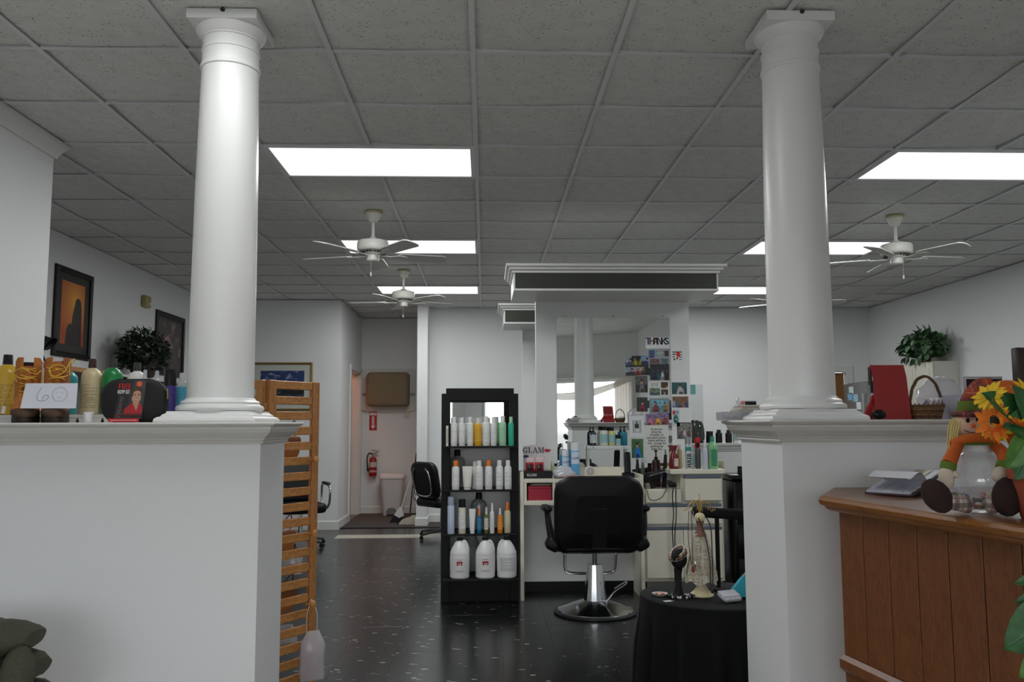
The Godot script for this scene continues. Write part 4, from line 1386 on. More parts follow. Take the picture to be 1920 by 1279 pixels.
func build_retail_shelf() -> void:
	# stands slightly turned towards the aisle
	var yaw := deg_to_rad(3.0)
	var org := Vector3(-0.042, 0, -6.48)
	var t := thing("retail_shelf", "tall black retail display shelf with a mirrored top beside the styling station", "shelf unit", org, yaw)
	var bm := mat(c8(13, 13, 13), 0.55)
	var W := 0.288
	var zf := 0.14
	var zb := -0.16
	for sg in [-1.0, 1.0]:
		var s := st()
		span(s, Vector3(sg * W, 0, zb), Vector3(sg * (W - 0.022), 1.527, zf), 0.002)
		span(s, Vector3(sg * W, 0, zf), Vector3(sg * (W - 0.066), 1.527, zf + 0.018), 0.003)
		part(t, "side_panel", s, bm)
	part(t, "crest_board", spanbox(Vector3(-0.255, 1.475, zf - 0.005), Vector3(0.255, 1.567, zf + 0.013), 0.003), bm)
	part(t, "back_panel", spanbox(Vector3(-W + 0.022, 0.19, zb), Vector3(W - 0.022, 1.125, zb + 0.008)), mat(c8(236, 236, 232), 0.4))
	part(t, "mirror_backing", spanbox(Vector3(-W + 0.022, 1.13, zb), Vector3(W - 0.022, 1.52, zb + 0.008)), bm)
	part(t, "mirror_panel", spanbox(Vector3(-W + 0.024, 1.145, zb + 0.008), Vector3(W - 0.024, 1.50, zb + 0.012)), mirror_m)
	var ys := [1.137, 0.818, 0.50, 0.19]
	for y in ys:
		var lip := st()
		span(lip, Vector3(-W + 0.022, y - 0.014, zb + 0.012), Vector3(W - 0.022, y, zf))
		span(lip, Vector3(-W + 0.066, y - 0.014, zf), Vector3(W - 0.066, y, zf + 0.018))
		span(lip, Vector3(-0.268, y - 0.014, zf + 0.018), Vector3(0.272, y, 0.31 if y < 0.3 else 0.226), 0.002)
		part(t, "shelf_board", lip, bm)
	part(t, "kick_board", spanbox(Vector3(-W + 0.022, 0.0, zf - 0.02), Vector3(W - 0.022, 0.175, zf - 0.004), 0.002), bm)
	# goods
	var bas := Basis(Vector3.UP, yaw)
	var P := func(x: float, y: float, z: float) -> Vector3: return org + bas * Vector3(x, y + 0.0006, z + 0.09 if z > 0.03 else z)
	var white := mat(c8(224, 224, 222), 0.35)
	var pale := mat(c8(214, 213, 205), 0.35)
	var gold := mat(c8(214, 164, 44), 0.3)
	var mint := mat(c8(164, 206, 168), 0.3)
	var teal := mat(c8(46, 176, 142), 0.3)
	var orange := mat(c8(226, 118, 28), 0.35)
	var lp := [text_print(c8(224, 224, 222), c8(150, 142, 112), 1, 6), text_print(c8(224, 224, 222), c8(110, 110, 116), 2, 7), text_print(c8(214, 164, 44), c8(140, 96, 24), 3, 6), text_print(c8(164, 206, 168), c8(60, 110, 80), 4, 6), text_print(c8(224, 224, 222), c8(40, 120, 100), 5, 3)]
	var g1 := "hair products on the top shelf"
	var y1: float = ys[0]
	var x0 := 0.042   # world x to unit x
	bottle("white lotion bottle at the end of the top shelf row, gold print", P.call(-0.195, y1, 0.10), 0.0235, 0.215, "slim", white, white, lp[0], g1)
	bottle("white lotion bottle second along the top shelf, gold print", P.call(-0.136, y1, 0.10), 0.0235, 0.212, "slim", white, white, lp[0], g1)
	bottle("white lotion bottle beside the golden bottle on the top shelf", P.call(-0.075, y1, 0.10), 0.0235, 0.215, "slim", white, white, lp[1], g1)
	bottle("golden yellow shampoo bottle with pale cap on the top shelf", P.call(-0.016, y1, 0.10), 0.027, 0.208, "slim", gold, pale, lp[2], g1)
	bottle("white conditioner bottle with dark mark beside the golden bottle", P.call(0.043, y1, 0.10), 0.0275, 0.220, "slim", white, white, lp[1], g1)
	bottle("slender white bottle between white conditioner and pale green bottle", P.call(0.099, y1, 0.10), 0.0225, 0.215, "slim", white, white, lp[1], g1)
	bottle("pale green shampoo bottle with white cap on the top shelf", P.call(0.166, y1, 0.10), 0.027, 0.222, "slim", mint, white, lp[3], g1)
	bottle("bright teal green bottle at the end of the top shelf", P.call(0.229, y1, 0.10), 0.0215, 0.215, "slim", teal, mint, null, g1)
	var box := thing("product_carton", "thin white carton standing beside the lotion bottles on the top shelf", "carton", P.call(-0.243, y1, 0.09), yaw)
	part(box, "carton_body", spanbox(Vector3(-0.012, 0, -0.02), Vector3(0.006, 0.15, 0.02), 0.001), pale)
	part(box, "printed_front", spanbox(Vector3(-0.010, 0.02, 0.0202), Vector3(0.004, 0.13, 0.0208)), mat(c8(180, 176, 160), 0.5))
	var g2 := "hair products on the second shelf"
	var y2: float = ys[1]
	bottle("white bottle with a bright orange cap at the shelf end", P.call(-0.182, y2, 0.10), 0.028, 0.213, "slim", white, orange, lp[0], g2)
	bottle("white squeeze tube standing on its cap on the second shelf", P.call(-0.096, y2, 0.10), 0.032, 0.170, "tube", pale, white, null, g2)
	bottle("white bottle with green stripe beside the squeeze tube", P.call(-0.008, y2, 0.10), 0.028, 0.212, "slim", white, white, lp[4], g2)
	bottle("pale bottle tucked behind the green-striped white bottle", P.call(-0.038, y2, 0.045), 0.026, 0.205, "slim", pale, pale, null, g2)
	bottle("white bottle with an orange cap between white bottles", P.call(0.062, y2, 0.10), 0.027, 0.213, "slim", white, orange, lp[1], g2)
	bottle("white bottle with a dark green band, second shelf", P.call(0.142, y2, 0.10), 0.027, 0.213, "slim", white, white, lp[4], g2)
	bottle("white bottle with a teal band at the second shelf end", P.call(0.205, y2, 0.10), 0.027, 0.213, "slim", white, white, lp[4], g2)
	var glassy := clear(c8(190, 196, 196), 0.4, 0.1)
	bottle("large clear bottle with black cap at the back of the second shelf", P.call(-0.165, y2, -0.06), 0.062, 0.285, "round", glassy, black_m, null, g2)
	var g3 := "hair products on the third shelf"
	var y3: float = ys[2]
	bottle("tall pale blue hairspray can on the third shelf", P.call(-0.216, y3, 0.10), 0.026, 0.268, "can", mat(c8(188, 200, 222), 0.3), mat(c8(150, 160, 178), 0.3), null, g3)
	bottle("tall cream hairspray can with a black cap", P.call(-0.134, y3, 0.10), 0.027, 0.248, "can", mat(c8(206, 204, 186), 0.3), black_m, lp[0], g3)
	bottle("slim white squeeze tube on the third shelf", P.call(-0.059, y3, 0.10), 0.021, 0.178, "tube", white, white, null, g3)
	bottle("small blue spray bottle with an orange pump", P.call(-0.008, y3, 0.11), 0.0165, 0.180, "spray", mat(c8(24, 98, 140), 0.25), orange, text_print(c8(40, 120, 160), c8(200, 220, 230), 8, 5), g3)
	bottle("small olive spray bottle with a white label", P.call(0.043, y3, 0.11), 0.0165, 0.188, "spray", mat(c8(96, 104, 52), 0.25), pale, text_print(c8(210, 210, 196), c8(60, 60, 50), 9, 5), g3)
	bottle("slender white spray bottle between olive and orange ones", P.call(0.086, y3, 0.11), 0.017, 0.218, "spray", white, white, lp[1], g3)
	bottle("small bright orange spray bottle on the third shelf", P.call(0.145, y3, 0.11), 0.019, 0.180, "spray", mat(c8(222, 128, 34), 0.25), pale, text_print(c8(232, 150, 50), c8(120, 60, 10), 10, 5), g3)
	bottle("cream trigger bottle with an orange top at the shelf end", P.call(0.200, y3, 0.10), 0.024, 0.225, "spray", mat(c8(198, 194, 160), 0.3), orange, null, g3)
	bottle("large grey clear bottle at the back of the third shelf", P.call(0.0, y3, -0.05), 0.062, 0.275, "round", glassy, black_m, null, g3)
	# gallon jugs
	var y4: float = ys[3]
	var jl := ["white gallon jug with red 20 label beside the aisle", "white gallon jug with red 20 label in the middle of the shelf", "white gallon jug with a grey text label at the shelf end"]
	var jx := [-0.152, 0.034, 0.190]
	for k in 3:
		jug(jl[k], P.call(jx[k], y4, 0.145), k, "gallon jugs on the bottom shelf")
	jug("frosted gallon jug standing behind the white jugs", P.call(-0.062, y4, -0.07), 3, "gallon jugs on the bottom shelf")
	jug("grey-capped gallon jug behind the end white jug", P.call(0.115, y4, -0.07), 3, "gallon jugs on the bottom shelf")

func jug(label: String, at: Vector3, k: int, group: String) -> void:
	var t := thing("gallon_jug", label, "jug", at, 0.1, group)
	var m := mat(c8(226, 226, 224), 0.32) if k < 3 else mat(c8(186, 188, 188), 0.35)
	var s := st()
	lathe(s, pts2([0.062, 0, 0.070, 0.008, 0.072, 0.02, 0.070, 0.03, 0.072, 0.04, 0.072, 0.155, 0.070, 0.162, 0.072, 0.17, 0.069, 0.185, 0.055, 0.218, 0.036, 0.25, 0.022, 0.262, 0.020, 0.268]), 32)
	part(t, "body", s, m)
	var side := 1.0 if k < 2 else -1.0
	s = st()
	tube(s, curve([Vector3(side * 0.015, 0.254, 0.0), Vector3(side * 0.036, 0.259, 0.0), Vector3(side * 0.052, 0.235, 0.0), Vector3(side * 0.060, 0.200, 0.0), Vector3(side * 0.057, 0.176, 0.0)], 5), 0.0105, 10)
	part(t, "handle", s, m)
	part(t, "cap", turned(pts2([0.023, 0.267, 0.023, 0.285, 0.02, 0.288]), 20), black_m if k < 3 else mat(c8(120, 120, 120), 0.5))
	s = st()
	var img: StandardMaterial3D
	if k == 2:
		img = text_print(c8(214, 214, 212), c8(120, 120, 124), 33, 14)
	else:
		var im := blank(96, 96, c8(222, 222, 220))
		im.fill_rect(Rect2i(30, 22, 28, 26), c8(164, 28, 44))
		im.fill_rect(Rect2i(34, 10, 22, 3), c8(160, 60, 70))
		im.fill_rect(Rect2i(20, 82, 46, 3), c8(150, 130, 140))
		im.fill_rect(Rect2i(26, 88, 36, 2), c8(150, 130, 140))
		for a in 60:
			var an := a * TAU / 60
			if an < 3.5:
				im.set_pixel(int(40 + 26 * cos(an)), int(56 + 20 * sin(an)), c8(206, 120, 130))
				im.set_pixel(int(40 + 27 * cos(an)), int(56 + 21 * sin(an)), c8(206, 120, 130))
		img = textured(im, 0.45)
	if k < 3:
		sheet(s, 12, 1, func(u: float, v: float) -> Vector3:
			var a := lerpf(-1.0, 1.0, u)
			return Vector3(sin(a) * 0.0726, lerpf(0.045, 0.15, v), cos(a) * 0.0726), true)
		var lb := part(t, "printed_label", s, img)
		if k < 2:
			letters(lb, "20", 0.018, Vector3(-0.0062, 0.105, 0.0002), mat(c8(226, 222, 220), 0.5), Basis(), "Droid Sans", true, 0.0732)

# ---------- styling station: vanity desk and drawer cabinet ----------
func build_station() -> void:
	var t := thing("vanity_desk", "cream laminate styling desk with open cubbies under the mirror", "desk", Vector3.ZERO)
	part(t, "side_panel", spanbox(Vector3(0.264, 0, -6.71), Vector3(0.292, 0.942, -6.35), 0.002), cream_m)
	part(t, "desk_top", spanbox(Vector3(0.292, 0.86, -6.71), Vector3(1.164, 0.89, -6.35), 0.002), cream_m)
	part(t, "cubby_floor", spanbox(Vector3(0.292, 0.694, -6.71), Vector3(1.164, 0.728, -6.35), 0.002), cream_m)
	part(t, "cubby_back", spanbox(Vector3(0.292, 0.728, -6.71), Vector3(1.164, 0.86, -6.70)), cream_m)
	part(t, "knee_panel", spanbox(Vector3(0.292, 0.075, -6.708), Vector3(1.164, 0.694, -6.698)), wall_m)
	part(t, "knee_base", spanbox(Vector3(0.292, 0.0, -6.708), Vector3(1.164, 0.075, -6.694)), black_m)
	for x in [0.294, 0.508, 0.965]:
		part(t, "cubby_divider", spanbox(Vector3(x, 0.728, -6.70), Vector3(x + 0.02, 0.86, -6.352), 0.001), cream_m)
	part(t, "side_panel", spanbox(Vector3(1.164, 0, -6.71), Vector3(1.192, 0.915, -6.35), 0.002), cream_m)
	part(t, "upstand", spanbox(Vector3(0.60, 0.89, -6.708), Vector3(1.164, 0.958, -6.685), 0.002), cream_m)
	# crimson boxes in the cubbies
	var red := mat(c8(164, 26, 52), 0.5)
	for q in [[0.325, 0.50, "crimson storage box in the open cubby of the desk", 0.105], [1.0, 1.150, "dark red storage box in the cubby beside the cabinet", 0.115]]:
		var b := thing("storage_box", q[2], "box", Vector3((q[0] + q[1]) / 2, 0.7286, -6.5), 0.0, "red boxes in the desk cubbies")
		var w: float = (q[1] - q[0]) / 2
		part(b, "box_body", spanbox(Vector3(-w, 0, -0.14), Vector3(w, q[3] * 0.82, 0.128), 0.002), red if q[0] < 0.5 else mat(c8(104, 16, 30), 0.5))
		part(b, "box_lid", spanbox(Vector3(-w - 0.002, q[3] * 0.82, -0.142), Vector3(w + 0.002, q[3], 0.13), 0.002), red if q[0] < 0.5 else mat(c8(104, 16, 30), 0.5))
	# papers on top of the crimson box
	var pp := thing("paper_stack", "loose papers stacked on the crimson box in the cubby", "papers", Vector3(0.41, 0.8342, -6.5))
	for k in 3:
		part(pp, "sheet", box(Vector3(0.005 * k, 0.003 + 0.0055 * k, 0.01 * k), Vector3(0.15, 0.005, 0.2), 0.0, Basis(Vector3.UP, 0.08 * k)), mat(c8(186, 178, 160), 0.7))
	# drawer cabinet
	var c := thing("drawer_cabinet", "cream laminate salon cabinet with steel-edged drawers and doors", "cabinet", Vector3.ZERO)
	var body := st()
	span(body, Vector3(1.196, 0.122, -6.71), Vector3(1.80, 0.76, -6.385), 0.002)
	span(body, Vector3(1.196, 0.76, -6.71), Vector3(1.48, 0.804, -6.375), 0.002)
	span(body, Vector3(1.48, 0.76, -6.71), Vector3(1.80, 0.918, -6.385), 0.002)
	part(c, "carcass", body, cream_m)
	part(c, "plinth", spanbox(Vector3(1.22, 0, -6.70), Vector3(1.78, 0.122, -6.43)), mat(c8(150, 146, 134), 0.6))
	part(c, "upper_top", spanbox(Vector3(1.40, 0.918, -6.71), Vector3(1.812, 0.952, -6.355), 0.003), cream_m)
	var steel := mat(c8(112, 122, 138), 0.35, 0.6)
	var front := func(called: String, x0: float, x1: float, y0: float, y1: float, z: float) -> void:
		var d := part(c, called, spanbox(Vector3(x0, y0, -6.385), Vector3(x1, y1 - 0.026, z), 0.002), cream_m)
		part(d, "pull_channel", spanbox(Vector3(x0, y1 - 0.024, -6.385), Vector3(x1, y1 - 0.004, z + 0.004), 0.002), steel)
	front.call("drawer", 1.505, 1.782, 0.722, 0.912, -6.345)
	front.call("drawer", 1.212, 1.782, 0.548, 0.700, -6.366)
	front.call("door", 1.212, 1.487, 0.150, 0.530, -6.366)
	front.call("door", 1.491, 1.782, 0.150, 0.530, -6.366)
	part(c, "fixed_front", spanbox(Vector3(1.212, 0.705, -6.375), Vector3(1.478, 0.80, -6.366), 0.002), cream_m)
	# black cart beyond the cabinet
	var k := thing("rolling_cart", "tall glossy black rolling cart standing beside the drawer cabinet", "cart", Vector3(2.03, 0, -6.5))
	part(k, "cart_body", rounded(Vector3(0, 0.46, 0), Vector3(0.34, 0.82, 0.38), 0.02, 3), mat(c8(10, 10, 12), 0.25))
	for y in [0.2, 0.42, 0.64]:
		part(k, "drawer", rounded(Vector3(0, y, 0.19), Vector3(0.29, 0.19, 0.02), 0.006, 3), mat(c8(20, 20, 22), 0.3))
	part(k, "tray_top", rounded(Vector3(0, 0.89, 0), Vector3(0.37, 0.04, 0.41), 0.015, 3), mat(c8(18, 18, 20), 0.25))
	for q in [[-0.13, -0.15], [0.13, -0.15], [-0.13, 0.15], [0.13, 0.15]]:
		part(k, "caster", turned(pts2([0.0, -0.012, 0.024, -0.012, 0.025, 0.0, 0.024, 0.012, 0.0, 0.012]), 14, Vector3(q[0], 0.026, q[1]), Basis(Vector3(0, 0, 1), PI / 2)), black_m)
	bottle("small dark bottle standing on the black cart", Vector3(1.95, 0.911, -6.42), 0.022, 0.06, "jar", mat(c8(30, 40, 42), 0.2), black_m)

func build_station_clutter() -> void:
	var yt := 0.8906
	# cosmetics display card
	var g := thing("cosmetics_display", "white and red GLAM cosmetics counter display", "display", Vector3(0.402, yt, -6.44), 0.02)
	part(g, "base_tray", spanbox(Vector3(-0.105, 0, -0.05), Vector3(0.105, 0.055, 0.06), 0.002), mat(c8(30, 26, 28), 0.4))
	var s := st()
	prism(s, pts2([-0.105, 0.0, 0.105, 0.0, 0.105, 0.21, 0.05, 0.225, -0.02, 0.25, -0.105, 0.235]), -0.054, -0.050)
	part(g, "card_back", s, mat(c8(212, 206, 206), 0.5))
	letters(g, "GLAM", 0.042, Vector3(-0.028, 0.206, -0.0493), mat(c8(56, 52, 58), 0.5), Basis(), "Droid Serif", true, 0.0, 0.95)
	s = st()
	prism(s, pts2([0.052, 0.205, 0.07, 0.219, 0.082, 0.214, 0.098, 0.216, 0.108, 0.205, 0.09, 0.192, 0.07, 0.192]), -0.0498, -0.0490)
	part(g, "printed_lips", s, mat(c8(176, 36, 52), 0.45))
	s = st()
	ball(s, Vector3(-0.085, 0.16, -0.049), Vector3(0.022, 0.012, 0.0015), 14)
	part(g, "printed_eye", s, mat(c8(66, 62, 110), 0.5))
	letters(g, "GLAM", 0.02, Vector3(-0.05, 0.026, 0.0602), mat(c8(206, 200, 204), 0.5), Basis(), "Droid Sans", true)
	for x in [-0.06, 0.012]:
		part(g, "product_pod", rounded(Vector3(x, 0.085, 0.01), Vector3(0.062, 0.07, 0.05), 0.008, 3), mat(c8(176, 22, 30), 0.3))
		part(g, "pod_header", spanbox(Vector3(x - 0.03, 0.118, 0.02), Vector3(x + 0.03, 0.155, 0.034), 0.002), mat(c8(226, 196, 196), 0.4))
		part(g, "pod_window", rounded(Vector3(x, 0.082, 0.034), Vector3(0.04, 0.045, 0.01), 0.004, 3), mat(c8(50, 44, 44), 0.2))
	# lime comb, magazines, plastic wrap
	var lc := thing("hand_fan_brush", "lime green oval brush standing beside the cosmetics display", "brush", Vector3(0.506, yt, -6.55))
	part(lc, "head", orb(Vector3(0, 0.07, 0), Vector3(0.02, 0.058, 0.008), 14, Basis(Vector3(0, 0, 1), 0.12)), mat(c8(150, 178, 52), 0.4))
	part(lc, "handle", turned(pts2([0.018, 0, 0.018, 0.006, 0.008, 0.02]), 12), mat(c8(60, 66, 40), 0.5))
	var mg := thing("magazine_stack", "thin stack of magazines lying on the styling desk", "magazines", Vector3(0.62, yt, -6.42), 0.06)
	for k in 3:
		part(mg, "magazine", box(Vector3(0.004 * k, 0.004 + 0.006 * k, 0), Vector3(0.18, 0.0055, 0.11), 0.0, Basis(Vector3.UP, 0.05 * k)), mat([c8(70, 64, 66), c8(196, 190, 190), c8(196, 150, 150)][k], 0.4))
	var pw := thing("plastic_wrap", "crumpled clear plastic bag on the magazines", "plastic bag", Vector3(0.60, yt + 0.0195, -6.44))
	s = st()
	var n := noise(4, 22.0, 3)
	var rs := []
	for i in 7:
		var t := i / 6.0
		var ring := []
		for j in 20:
			var a := TAU * j / 20
			var f := (1.0 + 0.35 * n.get_noise_3d(sin(a) * 0.1, t * 0.1, cos(a) * 0.1))
			ring.append(Vector3(sin(a) * 0.085 * f * sqrt(1.0 - t * t * 0.95), t * 0.062 * f, cos(a) * 0.045 * f * sqrt(1.0 - t * t * 0.95)))
		rs.append(ring)
	rings(s, rs)
	part(pw, "film", s, clear(c8(226, 228, 232), 0.55, 0.2))
	var cl := thing("clear_jar", "small clear jar with a dark lid beside the lime brush", "jar", Vector3(0.553, yt, -6.60))
	part(cl, "glass_body", turned(pts2([0.02, 0, 0.022, 0.004, 0.022, 0.07, 0.018, 0.08]), 18), clear(c8(210, 212, 220), 0.35))
	part(cl, "lid", turned(pts2([0.012, 0.08, 0.012, 0.10, 0.0, 0.102]), 14), black_m)
	# disinfectant cans
	var blue := mat(c8(96, 168, 216), 0.3)
	var lp := mat(c8(226, 228, 232), 0.35)
	var navy := mat(c8(40, 58, 136), 0.4)
	for q in [[0.632, -6.60, 0.030, 0.205, "shorter white-capped blue disinfectant spray can"], [0.702, -6.56, 0.034, 0.262, "taller white-capped blue disinfectant spray can"]]:
		var can := bottle(q[4], Vector3(q[0], yt, q[1]), q[2], q[3], "can", blue, lp, mat(c8(206, 220, 236), 0.35), "disinfectant cans on the desk", Vector2(0.38, 0.73), "spray_can")
		letters(can, "Lysol", q[2] * 0.62, Vector3(0, q[3] * 0.55, 0), navy, Basis(Vector3(0, 0, 1), 0.18), "Droid Serif", true, q[2] + 0.0012)
	# white round timer clock
	var tc := thing("desk_timer", "small white dome-topped timer with a round dial", "timer", Vector3(0.795, yt, -6.40))
	s = st()
	var poly := [Vector2(-0.037, 0.0), Vector2(0.037, 0.0)]
	for k in 13:
		var a := PI * k / 12
		poly.append(Vector2(0.037 * cos(a), 0.052 + 0.037 * sin(a)))
	prism(s, poly, -0.02, 0.02)
	part(tc, "case", s, mat(c8(222, 218, 206), 0.4))
	var dial := part(tc, "dial", turned(pts2([0.0, 0.0, 0.028, 0.0, 0.028, 0.003, 0.0, 0.003]), 24, Vector3(0, 0.050, 0.0195), Basis(Vector3(1, 0, 0), PI / 2)), mat(c8(196, 192, 186), 0.5))
	s = st()
	for k in 12:
		var a := TAU * k / 12
		bx(s, Vector3(sin(a) * 0.022, 0.050 + cos(a) * 0.022, 0.0232), Vector3(0.003, 0.007, 0.001), 0.0, Basis(Vector3(0, 0, 1), -a))
	part(dial, "dial_marks", s, ink_m)
	# cordless phone
	var ph := thing("cordless_phone", "black cordless telephone upright in its charging cradle", "telephone", Vector3(1.095, yt, -6.45), -0.1)
	s = st()
	rbox(s, Vector3(0, 0.018, 0), Vector3(0.098, 0.035, 0.09), 0.014, 5)
	part(ph, "cradle", s, mat(c8(18, 18, 20), 0.35))
	s = st()
	rbox(s, Vector3(-0.005, 0.11, -0.005), Vector3(0.05, 0.165, 0.028), 0.012, 5, Basis(Vector3(1, 0, 0), -0.18))
	part(ph, "handset", s, mat(c8(24, 24, 26), 0.35))
	# small white rack with bottles in front of the mirror
	var r := thing("wire_rack", "small white two-post shelf standing against the mirror", "rack", Vector3(0.968, 0.9582, -6.63))
	part(r, "rack_shelf", spanbox(Vector3(-0.16, 0.142, -0.05), Vector3(0.17, 0.168, 0.045), 0.003), mat(c8(206, 212, 210), 0.35))
	for x in [-0.15, 0.15]:
		part(r, "rack_leg", spanbox(Vector3(x - 0.008, 0.0, -0.05), Vector3(x + 0.008, 0.142, -0.03), 0.002), mat(c8(206, 212, 210), 0.35))
		part(r, "bolt", turned(pts2([0.004, 0, 0.004, 0.003]), 8, Vector3(x * 0.8, 0.155, 0.0445), Basis(Vector3(1, 0, 0), PI / 2)), mat(c8(40, 40, 40), 0.5))
	var ry := 0.9582 + 0.1685
	var gg := "bottles on the small white rack"
	var aqua := text_print(c8(150, 196, 200), c8(60, 100, 110), 51, 8)
	bottle("dark pump bottle with pale label on the white rack", Vector3(0.852, ry, -6.62), 0.026, 0.145, "pump", mat(c8(36, 44, 50), 0.25), black_m, text_print(c8(190, 200, 204), c8(60, 80, 90), 52, 7), gg)
	bottle("pale aqua-labelled bottle with black cap on the white rack", Vector3(0.936, ry, -6.62), 0.031, 0.15, "slim", mat(c8(206, 206, 192), 0.3), black_m, aqua, gg)
	bottle("aqua-labelled bottle with amber foot on the white rack", Vector3(1.0, ry, -6.62), 0.027, 0.145, "slim", mat(c8(200, 190, 120), 0.3), black_m, aqua, gg)
	bottle("short black-capped jar on the white rack", Vector3(1.048, ry, -6.605), 0.019, 0.085, "jar", mat(c8(196, 200, 196), 0.3), black_m, aqua, gg)
	bottle("teal blue trigger bottle on the white rack", Vector3(1.098, ry, -6.625), 0.024, 0.15, "pump", mat(c8(22, 120, 140), 0.25), black_m, null, gg)
	var cy := 0.9526
	var cg := "products on the raised cabinet top"
	# products on the raised cabinet top
	var tb := thing("trigger_bottle", "dark red trigger spray bottle with white nozzle on the cabinet", "bottle", Vector3(1.452, cy, -6.47), 0.15, cg)
	var dr := mat(c8(110, 22, 28), 0.3)
	part(tb, "body", turned(pts2([0.034, 0, 0.038, 0.006, 0.038, 0.05, 0.030, 0.09, 0.018, 0.12, 0.014, 0.135]), 22), dr)
	s = st()
	prism(s, pts2([-0.014, 0.135, 0.018, 0.135, 0.02, 0.15, 0.03, 0.178, -0.045, 0.178, -0.04, 0.168, -0.03, 0.16, -0.036, 0.13, -0.03, 0.128, -0.018, 0.155]), -0.011, 0.011)
	part(tb, "trigger", s, dr)
	s = st()
	lathe(s, pts2([0.013, 0.178, 0.013, 0.20, 0.006, 0.215, 0.0, 0.222]), 12)
	part(tb, "nozzle", s, mat(c8(226, 222, 216), 0.4))
	part(tb, "printed_label", spanbox(Vector3(-0.012, 0.02, 0.0378), Vector3(0.022, 0.08, 0.0388)), text_print(c8(196, 180, 180), c8(120, 60, 60), 61, 8))
	var cn := bottle("silver hairspray can with teal band and vertical lettering", Vector3(1.552, cy, -6.42), 0.024, 0.245, "can", mat(c8(196, 198, 202), 0.25, 0.3), mat(c8(150, 152, 156), 0.25, 0.5), mat(c8(36, 140, 132), 0.3), cg, Vector2(0.56, 0.68), "spray_can")
	letters(cn, "HAIR", 0.034, Vector3(0.002, 0.065, 0.0245), ink_m, Basis(Vector3(0, 0, 1), PI / 2), "Droid Sans", true)
	bottle("small aqua and cream bottle behind the silver can", Vector3(1.602, cy, -6.50), 0.018, 0.17, "spray", mat(c8(186, 200, 186), 0.3), mat(c8(196, 198, 196), 0.4), aqua, cg)
	bottle("amber-labelled clear bottle between trigger bottle and silver can", Vector3(1.508, cy, -6.52), 0.02, 0.185, "slim", mat(c8(196, 176, 120), 0.25), mat(c8(206, 206, 204), 0.3), null, cg)
	bottle("dark grey bottle with a black cap on the cabinet top", Vector3(1.641, cy, -6.47), 0.019, 0.20, "slim", mat(c8(96, 98, 96), 0.3), black_m, null, cg)
	bottle("pale lilac pointed spray bottle on the cabinet top", Vector3(1.681, cy, -6.42), 0.021, 0.218, "spray", mat(c8(198, 198, 214), 0.3), mat(c8(206, 206, 220), 0.3), null, cg)
	var gb := bottle("large clear bottle of green liquid with a green cap", Vector3(1.745, cy, -6.44), 0.041, 0.245, "round", mat(c8(132, 184, 134), 0.2), mat(c8(38, 150, 116), 0.3), null, cg)
	part(gb, "printed_label", spanbox(Vector3(-0.02, 0.02, 0.0408), Vector3(0.022, 0.15, 0.0418)), mat(c8(66, 140, 104), 0.35))
	bottle("white bottle tucked behind the large green bottle", Vector3(1.778, cy, -6.56), 0.02, 0.15, "slim", mat(c8(206, 212, 200), 0.3), mat(c8(216, 216, 212), 0.3), null, cg)
	bottle("dark bottle with a red globe cap behind the lilac spray", Vector3(1.665, cy, -6.58), 0.022, 0.235, "jar", mat(c8(44, 36, 36), 0.3), mat(c8(186, 24, 22), 0.25), null, cg)
	# hair tools on the low cabinet top
	var ly := 0.8046
	var hd := thing("hair_dryer", "black hair dryer lying among cords on the cabinet", "hair dryer", Vector3(1.295, ly, -6.47), 0.3)
	s = st()
	lathe(s, pts2([0.026, -0.09, 0.028, -0.02, 0.038, 0.02, 0.04, 0.06, 0.034, 0.085, 0.0, 0.09]), 20, Vector3(0, 0.095, 0), Basis(Vector3(0, 0, 1), PI / 2 + 0.25))
	part(hd, "barrel", s, mat(c8(20, 20, 23), 0.3))
	s = st()
	rod(s, Vector3(-0.03, 0.085, 0.0), Vector3(-0.02, 0.002, 0.02), 0.016, 0.018)
	part(hd, "handle", s, mat(c8(20, 20, 23), 0.3))
	s = st()
	tube(s, curve([Vector3(0.04, 0.135, 0.0), Vector3(0.05, 0.10, 0.036), Vector3(0.04, 0.06, 0.03)], 5), 0.003, 6)
	part(hd, "blue_ring", s, mat(c8(40, 78, 140), 0.3))
	var tm := thing("hair_trimmer", "grey hair trimmer standing upright behind the dryer", "trimmer", Vector3(1.235, ly, -6.60))
	part(tm, "body", turned(pts2([0.018, 0, 0.02, 0.01, 0.018, 0.1, 0.012, 0.17, 0.008, 0.20, 0.0, 0.205]), 14), mat(c8(86, 84, 84), 0.35))
	part(tm, "blade", spanbox(Vector3(-0.012, 0.19, 0.004), Vector3(0.012, 0.215, 0.010), 0.001), chrome_m)
	bottle("tall dark brown pump bottle beside the hair dryer", Vector3(1.345, ly, -6.62), 0.032, 0.29, "pump", mat(c8(52, 26, 24), 0.25), black_m, null, "", Vector2.ZERO)
	var ci := thing("curling_iron", "black curling iron propped against the brown bottle", "curling iron", Vector3(1.40, ly, -6.56))
	s = st()
	tube(s, [Vector3(-0.015, 0.002, 0.02), Vector3(0.0, 0.12, 0.0), Vector3(0.012, 0.25, -0.02)], [0.018, 0.017, 0.012], 12)
	part(ci, "handle", s, mat(c8(22, 22, 24), 0.35))
	s = st()
	rod(s, Vector3(0.012, 0.25, -0.02), Vector3(0.014, 0.29, -0.03), 0.008)
	part(ci, "barrel", s, chrome_m)
	# cords falling over the drawer fronts
	var cd := thing("power_cord", "black power cords hanging down over the cabinet drawers", "cord", Vector3(1.40, ly, -6.36))
	s = st()
